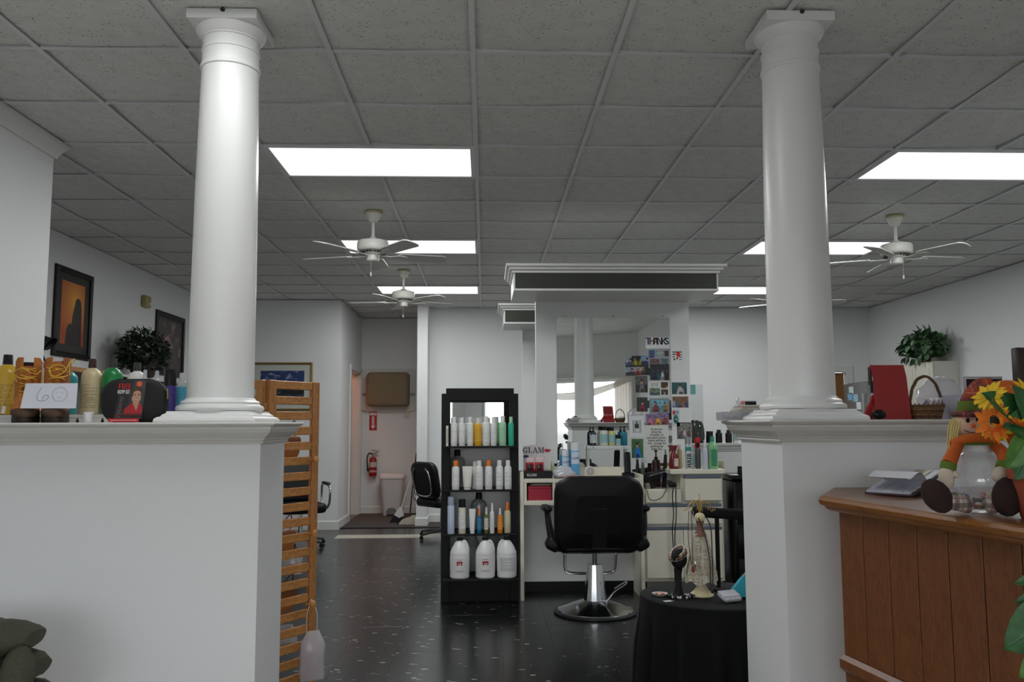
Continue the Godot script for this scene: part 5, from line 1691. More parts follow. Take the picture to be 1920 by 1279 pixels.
	tube(s, curve([Vector3(-0.10, 0.03, -0.10), Vector3(-0.02, 0.06, -0.04), Vector3(0.015, 0.045, 0.02), Vector3(0.005, -0.05, 0.024), Vector3(0.012, -0.18, 0.022), Vector3(0.0, -0.30, 0.02), Vector3(0.008, -0.50, 0.02), Vector3(0.012, -0.68, 0.02)], 6), 0.004, 6)
	tube(s, curve([Vector3(-0.06, 0.02, -0.12), Vector3(0.0, 0.05, -0.03), Vector3(0.028, 0.035, 0.022), Vector3(0.03, -0.08, 0.024), Vector3(0.03, -0.20, 0.022), Vector3(0.018, -0.34, 0.02), Vector3(0.02, -0.52, 0.02), Vector3(0.022, -0.68, 0.02)], 6), 0.004, 6)
	part(cd, "cord_pair", s, mat(c8(20, 20, 20), 0.5))
	s = st()
	tube(s, curve([Vector3(-0.185, 0.02, -0.05), Vector3(-0.18, -0.02, 0.012), Vector3(-0.17, -0.065, 0.013), Vector3(-0.13, -0.08, 0.013), Vector3(-0.07, -0.055, 0.013), Vector3(-0.04, 0.0, 0.016), Vector3(-0.03, 0.03, -0.03)], 6), 0.0028, 6)
	part(cd, "loop", s, mat(c8(20, 20, 20), 0.5))
	s = st()
	rbox(s, Vector3(0.012, 0.035, 0.005), Vector3(0.06, 0.035, 0.04), 0.01, 3)
	part(cd, "plug", s, mat(c8(24, 24, 24), 0.4))
	# goods on the ledge wall
	var ld := [[1.935, 0.030, 0.10], [2.015, 0.028, 0.112], [2.10, 0.028, 0.112]]
	for k in 3:
		bottle(["stout black jar at the mirror end of the ledge", "black bottle in the middle of the ledge", "black bottle beside the pale carton on the ledge"][k], Vector3(ld[k][0], 1.1306, -7.22), ld[k][1], ld[k][2], ["jar", "slim", "slim"][k], mat(c8(20, 20, 22), 0.25), mat(c8(26, 26, 28), 0.3), null, "black bottles on the ledge")
	var pc := thing("product_carton", "small pale carton at the end of the ledge bottles", "carton", Vector3(2.16, 1.1306, -7.22))
	part(pc, "carton_body", spanbox(Vector3(-0.02, 0, -0.02), Vector3(0.02, 0.085, 0.02), 0.001), mat(c8(196, 204, 204), 0.4))
	part(pc, "printed_front", spanbox(Vector3(-0.016, 0.02, 0.0202), Vector3(0.016, 0.07, 0.0208)), mat(c8(130, 160, 170), 0.4))
	var hm := thing("ledge_mirror", "narrow frameless mirror standing on the ledge with a teal card", "mirror", Vector3(1.73, 1.1305, -7.29))
	part(hm, "glass", spanbox(Vector3(-0.07, 0, -0.003), Vector3(0.175, 0.505, 0.003), 0.001), mirror_m)
	part(hm, "teal_card", spanbox(Vector3(-0.06, 0.42, 0.0035), Vector3(0.11, 0.503, 0.0048)), mat(c8(110, 184, 180), 0.5))
	var dm := thing("reflected_hood", "dark glossy dome added on the ledge for the hood reflected in the narrow mirror", "dryer hood", Vector3(1.835, 1.1306, -7.22))  # added dome standing in for a reflection in the ledge mirror
	part(dm, "dome", turned(pts2([0.052, 0.02, 0.056, 0.06, 0.054, 0.12, 0.044, 0.165, 0.024, 0.192, 0.0, 0.20]), 24), mat(c8(54, 58, 52), 0.12))
	part(dm, "rim", turned(pts2([0.050, 0, 0.056, 0.004, 0.056, 0.018, 0.050, 0.022]), 24), black_m)

# ---------- snapshots and cards taped to the mirror ----------
func snapshot(seed_: int, sky: Color, ground: Color, people: Array, border := Color.WHITE, bw := 3) -> Image:
	var img := blank(64, 64, sky)
	var r := RandomNumberGenerator.new()
	r.seed = seed_
	var n := noise(seed_, 0.06, 3)
	for y in 64:
		for x in 64:
			var b := sky if y < 34 + 8 * n.get_noise_1d(x * 2.0) else ground
			var v := 1.0 + 0.5 * n.get_noise_2d(x * 1.5, y * 1.5)
			img.set_pixel(x, y, Color(b.r * v, b.g * v, b.b * v))
	var k := 0
	for c in people:
		var cx := 64.0 * (k + 0.5) / people.size() + r.randf_range(-3, 3)
		var w := 40.0 / (people.size() + 0.6)
		var hy := r.randf_range(20, 28)
		i_ell(img, cx + r.randf_range(-3, 3), 62 + r.randf_range(-4, 6), w * r.randf_range(0.5, 0.75), 60 - hy, c)
		i_ell(img, cx + r.randf_range(-5, 5), 58, w * 0.4, 9, Color(c.r * 0.5, c.g * 0.5, c.b * 0.5))
		i_ell(img, cx, hy, w * 0.27, w * 0.34, c8(196, 150, 124))
		i_ell(img, cx, hy - w * 0.2, w * 0.3, w * 0.2, c8(60, 42, 32))
		k += 1
	img.resize(15, 15, Image.INTERPOLATE_LANCZOS)
	img.resize(64, 64, Image.INTERPOLATE_CUBIC)
	if bw > 0:
		img.fill_rect(Rect2i(0, 0, 64, bw), border); img.fill_rect(Rect2i(0, 64 - bw, 64, bw), border)
		img.fill_rect(Rect2i(0, 0, bw, 64), border); img.fill_rect(Rect2i(64 - bw, 0, bw, 64), border)
	return img

func card(label: String, cat: String, x0: float, x1: float, y0: float, y1: float, z: float, img: Image, tilt := 0.0, called := "photograph", group := "snapshots taped around the mirror") -> Node3D:
	var t := thing(called, label, cat, Vector3((x0 + x1) / 2, (y0 + y1) / 2, z), 0.0, group)
	t.rotation.z = tilt
	var w := (x1 - x0) / 2
	var h := (y1 - y0) / 2
	part(t, "paper", spanbox(Vector3(-w, -h, -0.0008), Vector3(w, h, 0.0)), mat(c8(222, 222, 222), 0.5))
	var s := st()
	quad_uv(s, Vector3(-w, -h, 0.0002), Vector3(w, -h, 0.0002), Vector3(w, h, 0.0002), Vector3(-w, h, 0.0002))
	part(t, "print", s, textured(img, 0.35))
	return t

func build_photos() -> void:
	var z := -6.7132
	var w := Color(0.86, 0.86, 0.86)
	# greeting card spelling thanks
	var tc := card("greeting card reading THANKS in photo-filled letters", "card", 1.299, 1.492, 1.902, 1.993, z, blank(16, 16, c8(222, 224, 228)), 0.0, "greeting_card")
	var cols := [c8(50, 58, 110), c8(120, 70, 60), c8(34, 34, 44), c8(70, 40, 44), c8(60, 60, 70), c8(40, 40, 46)]
	var k := 0
	for ch in "THANKS":
		letters(tc, ch, 0.058, Vector3(-0.077 + 0.031 * k, 0.012, 0.0008), mat(cols[k], 0.5), Basis(), "Droid Sans", true)
		k += 1
	# collage frame, drawn as several small pictures
	var im := blank(96, 96, c8(150, 156, 160))
	im.blit_rect(snapshot(3, c8(70, 90, 130), c8(60, 70, 100), [c8(80, 90, 150)], w, 0), Rect2i(0, 0, 26, 40), Vector2i(3, 4))
	im.fill_rect(Rect2i(34, 6, 38, 26), c8(120, 132, 134)); i_ell(im, 53, 19, 17, 11, c8(160, 172, 170))
	im.blit_rect(snapshot(5, c8(60, 50, 50), c8(50, 46, 50), [c8(70, 60, 60)], w, 0), Rect2i(0, 0, 18, 30), Vector2i(75, 6))
	im.blit_rect(snapshot(6, c8(110, 90, 90), c8(96, 84, 90), [c8(120, 60, 60), c8(70, 60, 90)], w, 0), Rect2i(0, 6, 46, 40), Vector2i(6, 48))
	im.blit_rect(snapshot(7, c8(90, 110, 120), c8(80, 110, 110), [c8(60, 110, 130), c8(60, 80, 110)], w, 0), Rect2i(0, 6, 34, 34), Vector2i(57, 46))
	card("blue-grey collage card of small photos under the THANKS card", "card", 1.319, 1.488, 1.743, 1.893, z, im, 0.0, "photo_card")
	im = blank(128, 96, c8(120, 126, 96))
	im.blit_rect(snapshot(8, c8(150, 160, 170), c8(90, 100, 130), [c8(60, 70, 130)], w, 0), Rect2i(4, 4, 36, 52), Vector2i(0, 0))
	im.blit_rect(snapshot(9, c8(30, 30, 34), c8(90, 90, 30), [c8(150, 150, 40), c8(150, 150, 40)], w, 0), Rect2i(0, 8, 50, 50), Vector2i(32, 0))
	im.blit_rect(snapshot(10, c8(120, 150, 190), c8(40, 50, 80), [c8(50, 60, 110)], w, 0), Rect2i(0, 8, 46, 50), Vector2i(82, 0))
	im.fill_rect(Rect2i(0, 46, 128, 9), c8(52, 50, 30))
	im.blit_rect(snapshot(11, c8(140, 160, 176), c8(60, 64, 70), [c8(60, 60, 70)], w, 0), Rect2i(0, 10, 48, 41), Vector2i(0, 55))
	im.blit_rect(snapshot(12, c8(160, 150, 146), c8(110, 70, 66), [c8(120, 40, 40), c8(60, 50, 50)], w, 0), Rect2i(0, 10, 50, 41), Vector2i(48, 55))
	im.fill_rect(Rect2i(98, 55, 30, 41), c8(40, 40, 40))
	card("wide sports collage card sticking out over the mirror glass", "card", 1.132, 1.332, 1.683, 1.842, z - 0.001, im, 0.02, "photo_card")
	card("group snapshot of people in dark clothes and a teal corner", "photo", 1.329, 1.486, 1.644, 1.773, z + 0.0012, snapshot(14, c8(46, 50, 56), c8(40, 46, 50), [c8(44, 56, 90), c8(40, 90, 100), c8(196, 196, 200), c8(44, 40, 44)], w, 0))
	im = blank(64, 96, c8(224, 224, 222))
	for q in [[8, 10, 46, 5], [8, 20, 14, 6], [8, 32, 10, 5], [40, 24, 14, 4], [40, 34, 14, 4], [12, 42, 8, 9], [40, 46, 14, 3]]:
		im.fill_rect(Rect2i(q[0], q[1], q[2], q[3]), c8(44, 52, 50))
	i_ell(im, 36, 24, 10, 12, c8(206, 36, 44))
	i_ell(im, 30, 42, 6, 5, c8(150, 80, 70))
	card("white announcement card with a red figure on the bare wall", "card", 1.503, 1.609, 1.730, 1.893, -6.7185, im, 0.0, "photo_card")
	card("black and white sports snapshot on the mirror glass", "photo", 1.211, 1.308, 1.546, 1.679, z, snapshot(16, c8(90, 92, 92), c8(40, 42, 42), [c8(110, 110, 110)], w, 0))
	im = blank(96, 72, c8(214, 216, 212))
	im.blit_rect(snapshot(17, c8(110, 130, 110), c8(70, 90, 60), [c8(70, 70, 130), c8(80, 70, 110)], w, 0), Rect2i(0, 12, 48, 34), Vector2i(5, 34))
	im.blit_rect(snapshot(18, c8(80, 60, 44), c8(90, 70, 50), [c8(170, 120, 80)], w, 0), Rect2i(4, 4, 32, 28), Vector2i(58, 6))
	im.blit_rect(snapshot(19, c8(70, 66, 66), c8(60, 60, 60), [c8(180, 180, 180), c8(150, 130, 130)], w, 0), Rect2i(4, 10, 32, 26), Vector2i(58, 40))
	var jc := card("holiday photo card reading JOY in the middle of the collage", "card", 1.314, 1.483, 1.516, 1.640, z + 0.0005, im, 0.0, "greeting_card")
	letters(jc, "JOY", 0.026, Vector3(-0.034, 0.028, 0.0008), mat(c8(70, 90, 96), 0.5), Basis(), "Droid Serif")
	card("teal snapshot of a child in a white shirt on the bare wall", "photo", 1.505, 1.626, 1.532, 1.627, -6.7185, snapshot(20, c8(40, 90, 92), c8(40, 80, 80), [c8(186, 176, 176)], c8(150, 30, 50), 0))
	card("dark snapshot of a figure in red on the mirror glass", "photo", 1.217, 1.305, 1.393, 1.508, z, snapshot(22, c8(48, 60, 58), c8(50, 56, 54), [c8(130, 46, 54)], w, 0))
	im = snapshot(23, c8(110, 170, 190), c8(90, 130, 140), [c8(130, 60, 56), c8(150, 110, 60)], c8(130, 140, 146), 6)
	card("silver-bordered snapshot of two people against blue", "photo", 1.320, 1.480, 1.380, 1.499, z + 0.0005, im)
	card("wide snapshot of smiling faces at the wall edge", "photo", 1.503, 1.640, 1.422, 1.516, -6.7185, snapshot(25, c8(120, 90, 66), c8(110, 90, 80), [c8(160, 170, 200), c8(70, 110, 140), c8(150, 110, 90), c8(60, 70, 150)], w, 2))
	im = blank(64, 90, c8(218, 220, 222))
	im.fill_rect(Rect2i(15, 18, 34, 54), c8(180, 184, 186)); im.fill_rect(Rect2i(15, 18, 2, 54), c8(110, 112, 114)); im.fill_rect(Rect2i(48, 18, 2, 54), c8(120, 122, 124))
	i_ell(im, 32, 42, 9, 11, c8(52, 54, 56)); im.fill_rect(Rect2i(24, 42, 17, 10), c8(52, 54, 56)); im.fill_rect(Rect2i(26, 53, 14, 14), c8(206, 208, 208))
	i_ell(im, 32, 26, 4, 3, c8(90, 90, 90))
	card("white sheet with a small dark dress drawing beside the notice", "paper", 1.154, 1.275, 1.190, 1.359, z + 0.0012, im, 0.03, "notice_sheet")
	card("green outdoor snapshot with a bright blue shirt", "photo", 1.168, 1.267, 1.021, 1.182, z, snapshot(27, c8(70, 110, 70), c8(46, 110, 56), [c8(40, 120, 210)], w, 2))
	card("framed family snapshot leaning at the wall edge above the bottles", "photo", 1.539, 1.651, 1.175, 1.307, -6.7185, snapshot(28, c8(130, 134, 128), c8(110, 90, 90), [c8(110, 110, 130), c8(196, 196, 200), c8(110, 80, 80)], c8(90, 92, 84), 5))
	card("bright multicoloured pouch print above the notice", "photo", 1.292, 1.474, 1.288, 1.378, z + 0.001, snapshot(30, c8(130, 110, 150), c8(150, 96, 110), [c8(196, 120, 150), c8(222, 170, 70), c8(130, 60, 66)], w, 0), 0.05)
	im = blank(48, 88, c8(200, 204, 204))
	i_ell(im, 12, 16, 9, 12, c8(196, 34, 34)); i_ell(im, 34, 14, 10, 9, c8(110, 160, 196)); i_ell(im, 24, 50, 16, 24, c8(40, 130, 120)); i_ell(im, 20, 52, 8, 16, c8(30, 40, 44)); i_ell(im, 24, 50, 4, 5, c8(220, 220, 220))
	card("red and teal cartoon sticker sheet at the mirror edge", "sticker", 1.503, 1.562, 1.273, 1.409, -6.7185, im, 0.0, "sticker_sheet")
	# humorous notice
	var nt := card("printed white notice about grouchy customers at the mirror edge", "paper", 1.277, 1.469, 0.985, 1.285, z + 0.0003, blank(16, 16, c8(214, 216, 212)), 0.0, "notice_sheet")
	var lines := ["If you are", "Grouchy,", "irritable, or", "just plain mean,", "there will be a", "$10.- charge for", "putting up", "with you."]
	for i in lines.size():
		letters(nt, lines[i], 0.0165, Vector3(0, 0.118 - 0.0225 * i, 0.0006), ink_m, Basis(), "Droid Sans", true, 0.0, 0.9)

func outline(w: float, h: float, cr: float, n := 5) -> Array:   # rounded rectangle, counter-clockwise
	var o := []
	for c in [[w / 2 - cr, -h / 2 + cr, -PI / 2], [w / 2 - cr, h / 2 - cr, 0.0], [-w / 2 + cr, h / 2 - cr, PI / 2], [-w / 2 + cr, -h / 2 + cr, PI]]:
		for k in n + 1:
			var a: float = c[2] + PI / 2 * k / n
			o.append(Vector2(c[0] + cr * cos(a), c[1] + cr * sin(a)))
	return o

func pad(s: SurfaceTool, w: float, h: float, cr: float, d: float, bev: float, x := Transform3D(), puff := 0.0, n := 6) -> void:   # cushion: rounded outline with rounded edges
	var rs := []
	for k in 4:
		var a := PI / 2 * k / 3
		var q := []
		for p in outline(w - 2 * bev * (1 - sin(a)), h - 2 * bev * (1 - sin(a)), maxf(cr - bev * (1 - sin(a)), 0.004), n):
			q.append(x * Vector3(p.x, p.y, -d / 2 + bev * (1 - cos(a))))
		rs.append(q)
	for k in 4:
		var a := PI / 2 * (3 - k) / 3
		var q := []
		for p in outline(w - 2 * bev * (1 - sin(a)), h - 2 * bev * (1 - sin(a)), maxf(cr - bev * (1 - sin(a)), 0.004), n):
			q.append(x * Vector3(p.x, p.y, d / 2 - bev * (1 - cos(a))))
		rs.append(q)
	if puff > 0.0:
		for e in [0, 1]:
			var last: Array = rs[0] if e == 0 else rs[rs.size() - 1]
			var add := []
			for p in last:
				var lp: Vector3 = x.affine_inverse() * p
				add.append(x * Vector3(lp.x * 0.6, lp.y * 0.6, lp.z + puff * (-1 if e == 0 else 1)))
			if e == 0: rs.push_front(add)
			else: rs.append(add)
	rings(s, rs)

func build_chairs() -> void:
	var vin := mat(c8(10, 10, 11), 0.45)
	var t := thing("styling_chair", "black styling chair on a round chrome hydraulic base facing the mirror", "chair", Vector3(0.765, 0.0012, -5.95))
	part(t, "base_rim", turned(pts2([0.272, 0.0, 0.287, 0.004, 0.287, 0.014, 0.272, 0.02, 0.25, 0.02]), 48), mat(c8(40, 40, 42), 0.4))
	part(t, "base_plate", turned(pts2([0.266, 0.018, 0.262, 0.024, 0.20, 0.045, 0.13, 0.07, 0.085, 0.085, 0.07, 0.088]), 48), chrome_m)
	var s := st()
	for k in 14:
		var a := TAU * k / 14
		var b := TAU * (k + 1) / 14
		var r0 := 0.082
		var r1 := 0.052
		quad(s, Vector3(sin(a) * r0, 0.08, cos(a) * r0), Vector3(sin(b) * r0, 0.08, cos(b) * r0), Vector3(sin(b) * r1, 0.325, cos(b) * r1), Vector3(sin(a) * r1, 0.325, cos(a) * r1))
		tri(s, Vector3(0, 0.325, 0), Vector3(sin(a) * r1, 0.325, cos(a) * r1), Vector3(sin(b) * r1, 0.325, cos(b) * r1))
	part(t, "pump_cover", s, chrome_m)
	s = st()
	rod(s, Vector3(0, 0.32, 0), Vector3(0, 0.415, 0), 0.017)
	bx(s, Vector3(0, 0.418, 0), Vector3(0.2, 0.016, 0.2), 0.003)
	part(t, "piston", s, mat(c8(120, 122, 124), 0.25, 1.0))
	s = st()
	tube(s, curve([Vector3(0.02, 0.085, 0.08), Vector3(0.07, 0.10, 0.10), Vector3(0.12, 0.155, 0.10), Vector3(0.20, 0.20, 0.08), Vector3(0.205, 0.215, 0.08), Vector3(0.19, 0.213, 0.08), Vector3(0.12, 0.175, 0.095)], 5), 0.006, 8)
	part(t, "pump_lever", s, chrome_m)
	s = st()
	tube(s, curve([Vector3(-0.185, 0.42, -0.2), Vector3(-0.185, 0.36, -0.24), Vector3(-0.183, 0.26, -0.27), Vector3(-0.165, 0.225, -0.28), Vector3(-0.10, 0.215, -0.28), Vector3(0.10, 0.215, -0.28), Vector3(0.165, 0.225, -0.28), Vector3(0.183, 0.26, -0.27), Vector3(0.185, 0.36, -0.24), Vector3(0.185, 0.42, -0.2)], 4), 0.011, 8)
	part(t, "footrest", s, chrome_m)
	s = st()
	pad(s, 0.53, 0.50, 0.07, 0.095, 0.03, Transform3D(Basis(Vector3(1, 0, 0), -PI / 2), Vector3(0, 0.475, -0.02)), 0.008)
	part(t, "seat", s, vin)
	s = st()
	var bt := Transform3D(Basis(Vector3(1, 0, 0), deg_to_rad(9)), Vector3(0, 0.70, 0.235))
	pad(s, 0.60, 0.50, 0.115, 0.085, 0.032, bt, 0.012, 8)
	var bk := part(t, "backrest", s, vin)
	s = st()
	bx(s, bt * Vector3(0, -0.09, 0.05), Vector3(0.10, 0.27, 0.014), 0.004, bt.basis)
	part(bk, "back_bracket", s, mat(c8(9, 9, 9), 0.5))
	for sg in [-1.0, 1.0]:
		s = st()
		rbox(s, Vector3(sg * 0.335, 0.712, 0.0), Vector3(0.06, 0.045, 0.34), 0.02, 5, Basis(Vector3(1, 0, 0), -0.06))
		part(t, "armrest", s, mat(c8(26, 26, 29), 0.4))
		s = st()
		tube(s, curve([Vector3(sg * 0.335, 0.70, 0.09), Vector3(sg * 0.325, 0.60, 0.13), Vector3(sg * 0.30, 0.50, 0.15), Vector3(sg * 0.25, 0.45, 0.14)], 4), [0.02, 0.02, 0.021, 0.022, 0.023, 0.024, 0.026, 0.028, 0.03, 0.03, 0.028, 0.026, 0.024], 8)
		part(t, "arm_support", s, vin)
		s = st()
		rbox(s, Vector3(sg * 0.30, 0.485, 0.13), Vector3(0.10, 0.09, 0.14), 0.03, 5, Basis(Vector3(0, 0, 1), sg * 0.5))
		part(t, "side_hinge", s, vin)
	# chairs with chrome loop arms on star bases
	var c := thing("loop_arm_chair", "black padded salon chair with chrome loop arms in front of the alcove", "chair", Vector3.ZERO, 0.0, "chairs with chrome loop arms")
	for k in 5:
		var a := TAU * k / 5
		var d := Vector3(sin(a), 0, cos(a))
		s = st()
		tube(s, [d * 0.02 + Vector3(0, 0.085, 0), d * 0.15 + Vector3(0, 0.075, 0), d * 0.29 + Vector3(0, 0.055, 0)], [0.022, 0.017, 0.013], 8)
		var lg := part(c, "star_leg", s, mat(c8(52, 54, 56), 0.35))
		s = st()
		lathe(s, pts2([0.0, -0.011, 0.022, -0.011, 0.024, 0.0, 0.022, 0.011, 0.0, 0.011]), 12, d * 0.29 + Vector3(0, 0.0255, 0), Basis(d.cross(Vector3.UP), PI / 2))
		part(lg, "caster", s, black_m)
	s = st()
	rod(s, Vector3(0, 0.07, 0), Vector3(0, 0.36, 0), 0.025, 0.022, 14)
	part(c, "gas_post", s, chrome_m)
	s = st()
	pad(s, 0.48, 0.46, 0.08, 0.10, 0.035, Transform3D(Basis(Vector3(1, 0, 0), -PI / 2), Vector3(0, 0.41, 0)), 0.01)
	part(c, "seat", s, vin)
	s = st()
	pad(s, 0.46, 0.42, 0.11, 0.08, 0.032, Transform3D(Basis(Vector3(1, 0, 0), deg_to_rad(11)), Vector3(0, 0.665, 0.235)), 0.012, 7)
	part(c, "backrest", s, vin)
	for sg in [-1.0, 1.0]:
		s = st()
		tube(s, curve([Vector3(sg * 0.25, 0.40, 0.16), Vector3(sg * 0.275, 0.46, 0.20), Vector3(sg * 0.275, 0.60, 0.19), Vector3(sg * 0.275, 0.645, 0.14), Vector3(sg * 0.275, 0.645, -0.08), Vector3(sg * 0.275, 0.60, -0.16), Vector3(sg * 0.275, 0.46, -0.14), Vector3(sg * 0.25, 0.40, -0.12)], 5), 0.013, 8)
		var lp := part(c, "arm_loop", s, chrome_m)
		s = st()
		rbox(s, Vector3(sg * 0.275, 0.662, 0.02), Vector3(0.05, 0.03, 0.22), 0.013, 5)
		part(lp, "arm_pad", s, mat(c8(40, 40, 42), 0.4))
	s = st()
	tube(s, curve([Vector3(-0.10, 0.80, 0.315), Vector3(-0.15, 0.74, 0.305), Vector3(-0.16, 0.60, 0.28), Vector3(-0.12, 0.50, 0.262), Vector3(0.12, 0.50, 0.262), Vector3(0.16, 0.60, 0.28), Vector3(0.15, 0.74, 0.305), Vector3(0.10, 0.80, 0.315)], 4), 0.010, 8)
	part(c, "back_bar", s, chrome_m)
	c.position = Vector3(-0.49, 0.001, -9.85)
	c.rotation.y = deg_to_rad(-50)
	copy(c, Vector3(-1.98, 0.001, -9.25), deg_to_rad(205), "black padded salon chair with chrome loop arms behind the slat screen", "loop_arm_chair")
	# folded olive jacket on a stool by the half wall
	var st_ := thing("low_stool", "low dark stool under the folded olive jacket", "stool", Vector3(-1.55, 0.0, -2.62))
	part(st_, "stool_seat", turned(pts2([0.20, 0.40, 0.21, 0.41, 0.21, 0.44, 0.2, 0.45]), 28), mat(c8(60, 44, 34), 0.5))
	for k in 4:
		var a := PI / 4 + PI / 2 * k
		s = st()
		rod(s, Vector3(sin(a) * 0.19, 0, cos(a) * 0.19), Vector3(sin(a) * 0.15, 0.40, cos(a) * 0.15), 0.016)
		part(st_, "leg", s, mat(c8(60, 44, 34), 0.5))
	var ja := thing("folded_jacket", "dark olive jacket folded in thick rolls against the half wall", "jacket", Vector3(-1.50, 0.4505, -2.62))
	var olive := textured(speckled(c8(66, 66, 52), 91), 0.9, 6.0)
	var n := noise(77, 5.0, 2)
	var yy := 0.055
	for k in 3:
		s = st()
		var rs := []
		var hw: float = [0.21, 0.185, 0.165][k]
		for i in 13:
			var t2 := i / 12.0
			var e := pow(sin(PI * clampf(t2 * 0.94 + 0.03, 0, 1)), 0.35)
			var ring := []
			for j in 18:
				var a := TAU * j / 18
				var f := 1.0 + 0.22 * n.get_noise_3d(t2 * 1.6 + k, sin(a) * 0.5, cos(a) * 0.5)
				ring.append(Vector3(lerpf(-hw, hw, t2), yy + sin(a) * 0.05 * e * f, 0.14 * cos(a) * e * f))
			rs.append(ring)
		rings(s, rs)
		part(ja, "fold", s, olive)
		yy += 0.083
	s = st()
	tube(s, curve([Vector3(0.10, 0.02, 0.14), Vector3(0.165, 0.09, 0.13), Vector3(0.17, 0.16, 0.10), Vector3(0.14, 0.19, 0.04)], 5), [0.03, 0.035, 0.04, 0.044, 0.046, 0.047, 0.048, 0.048, 0.047, 0.046, 0.044, 0.042, 0.038, 0.034, 0.03, 0.026], 12)
	part(ja, "sleeve", s, olive)

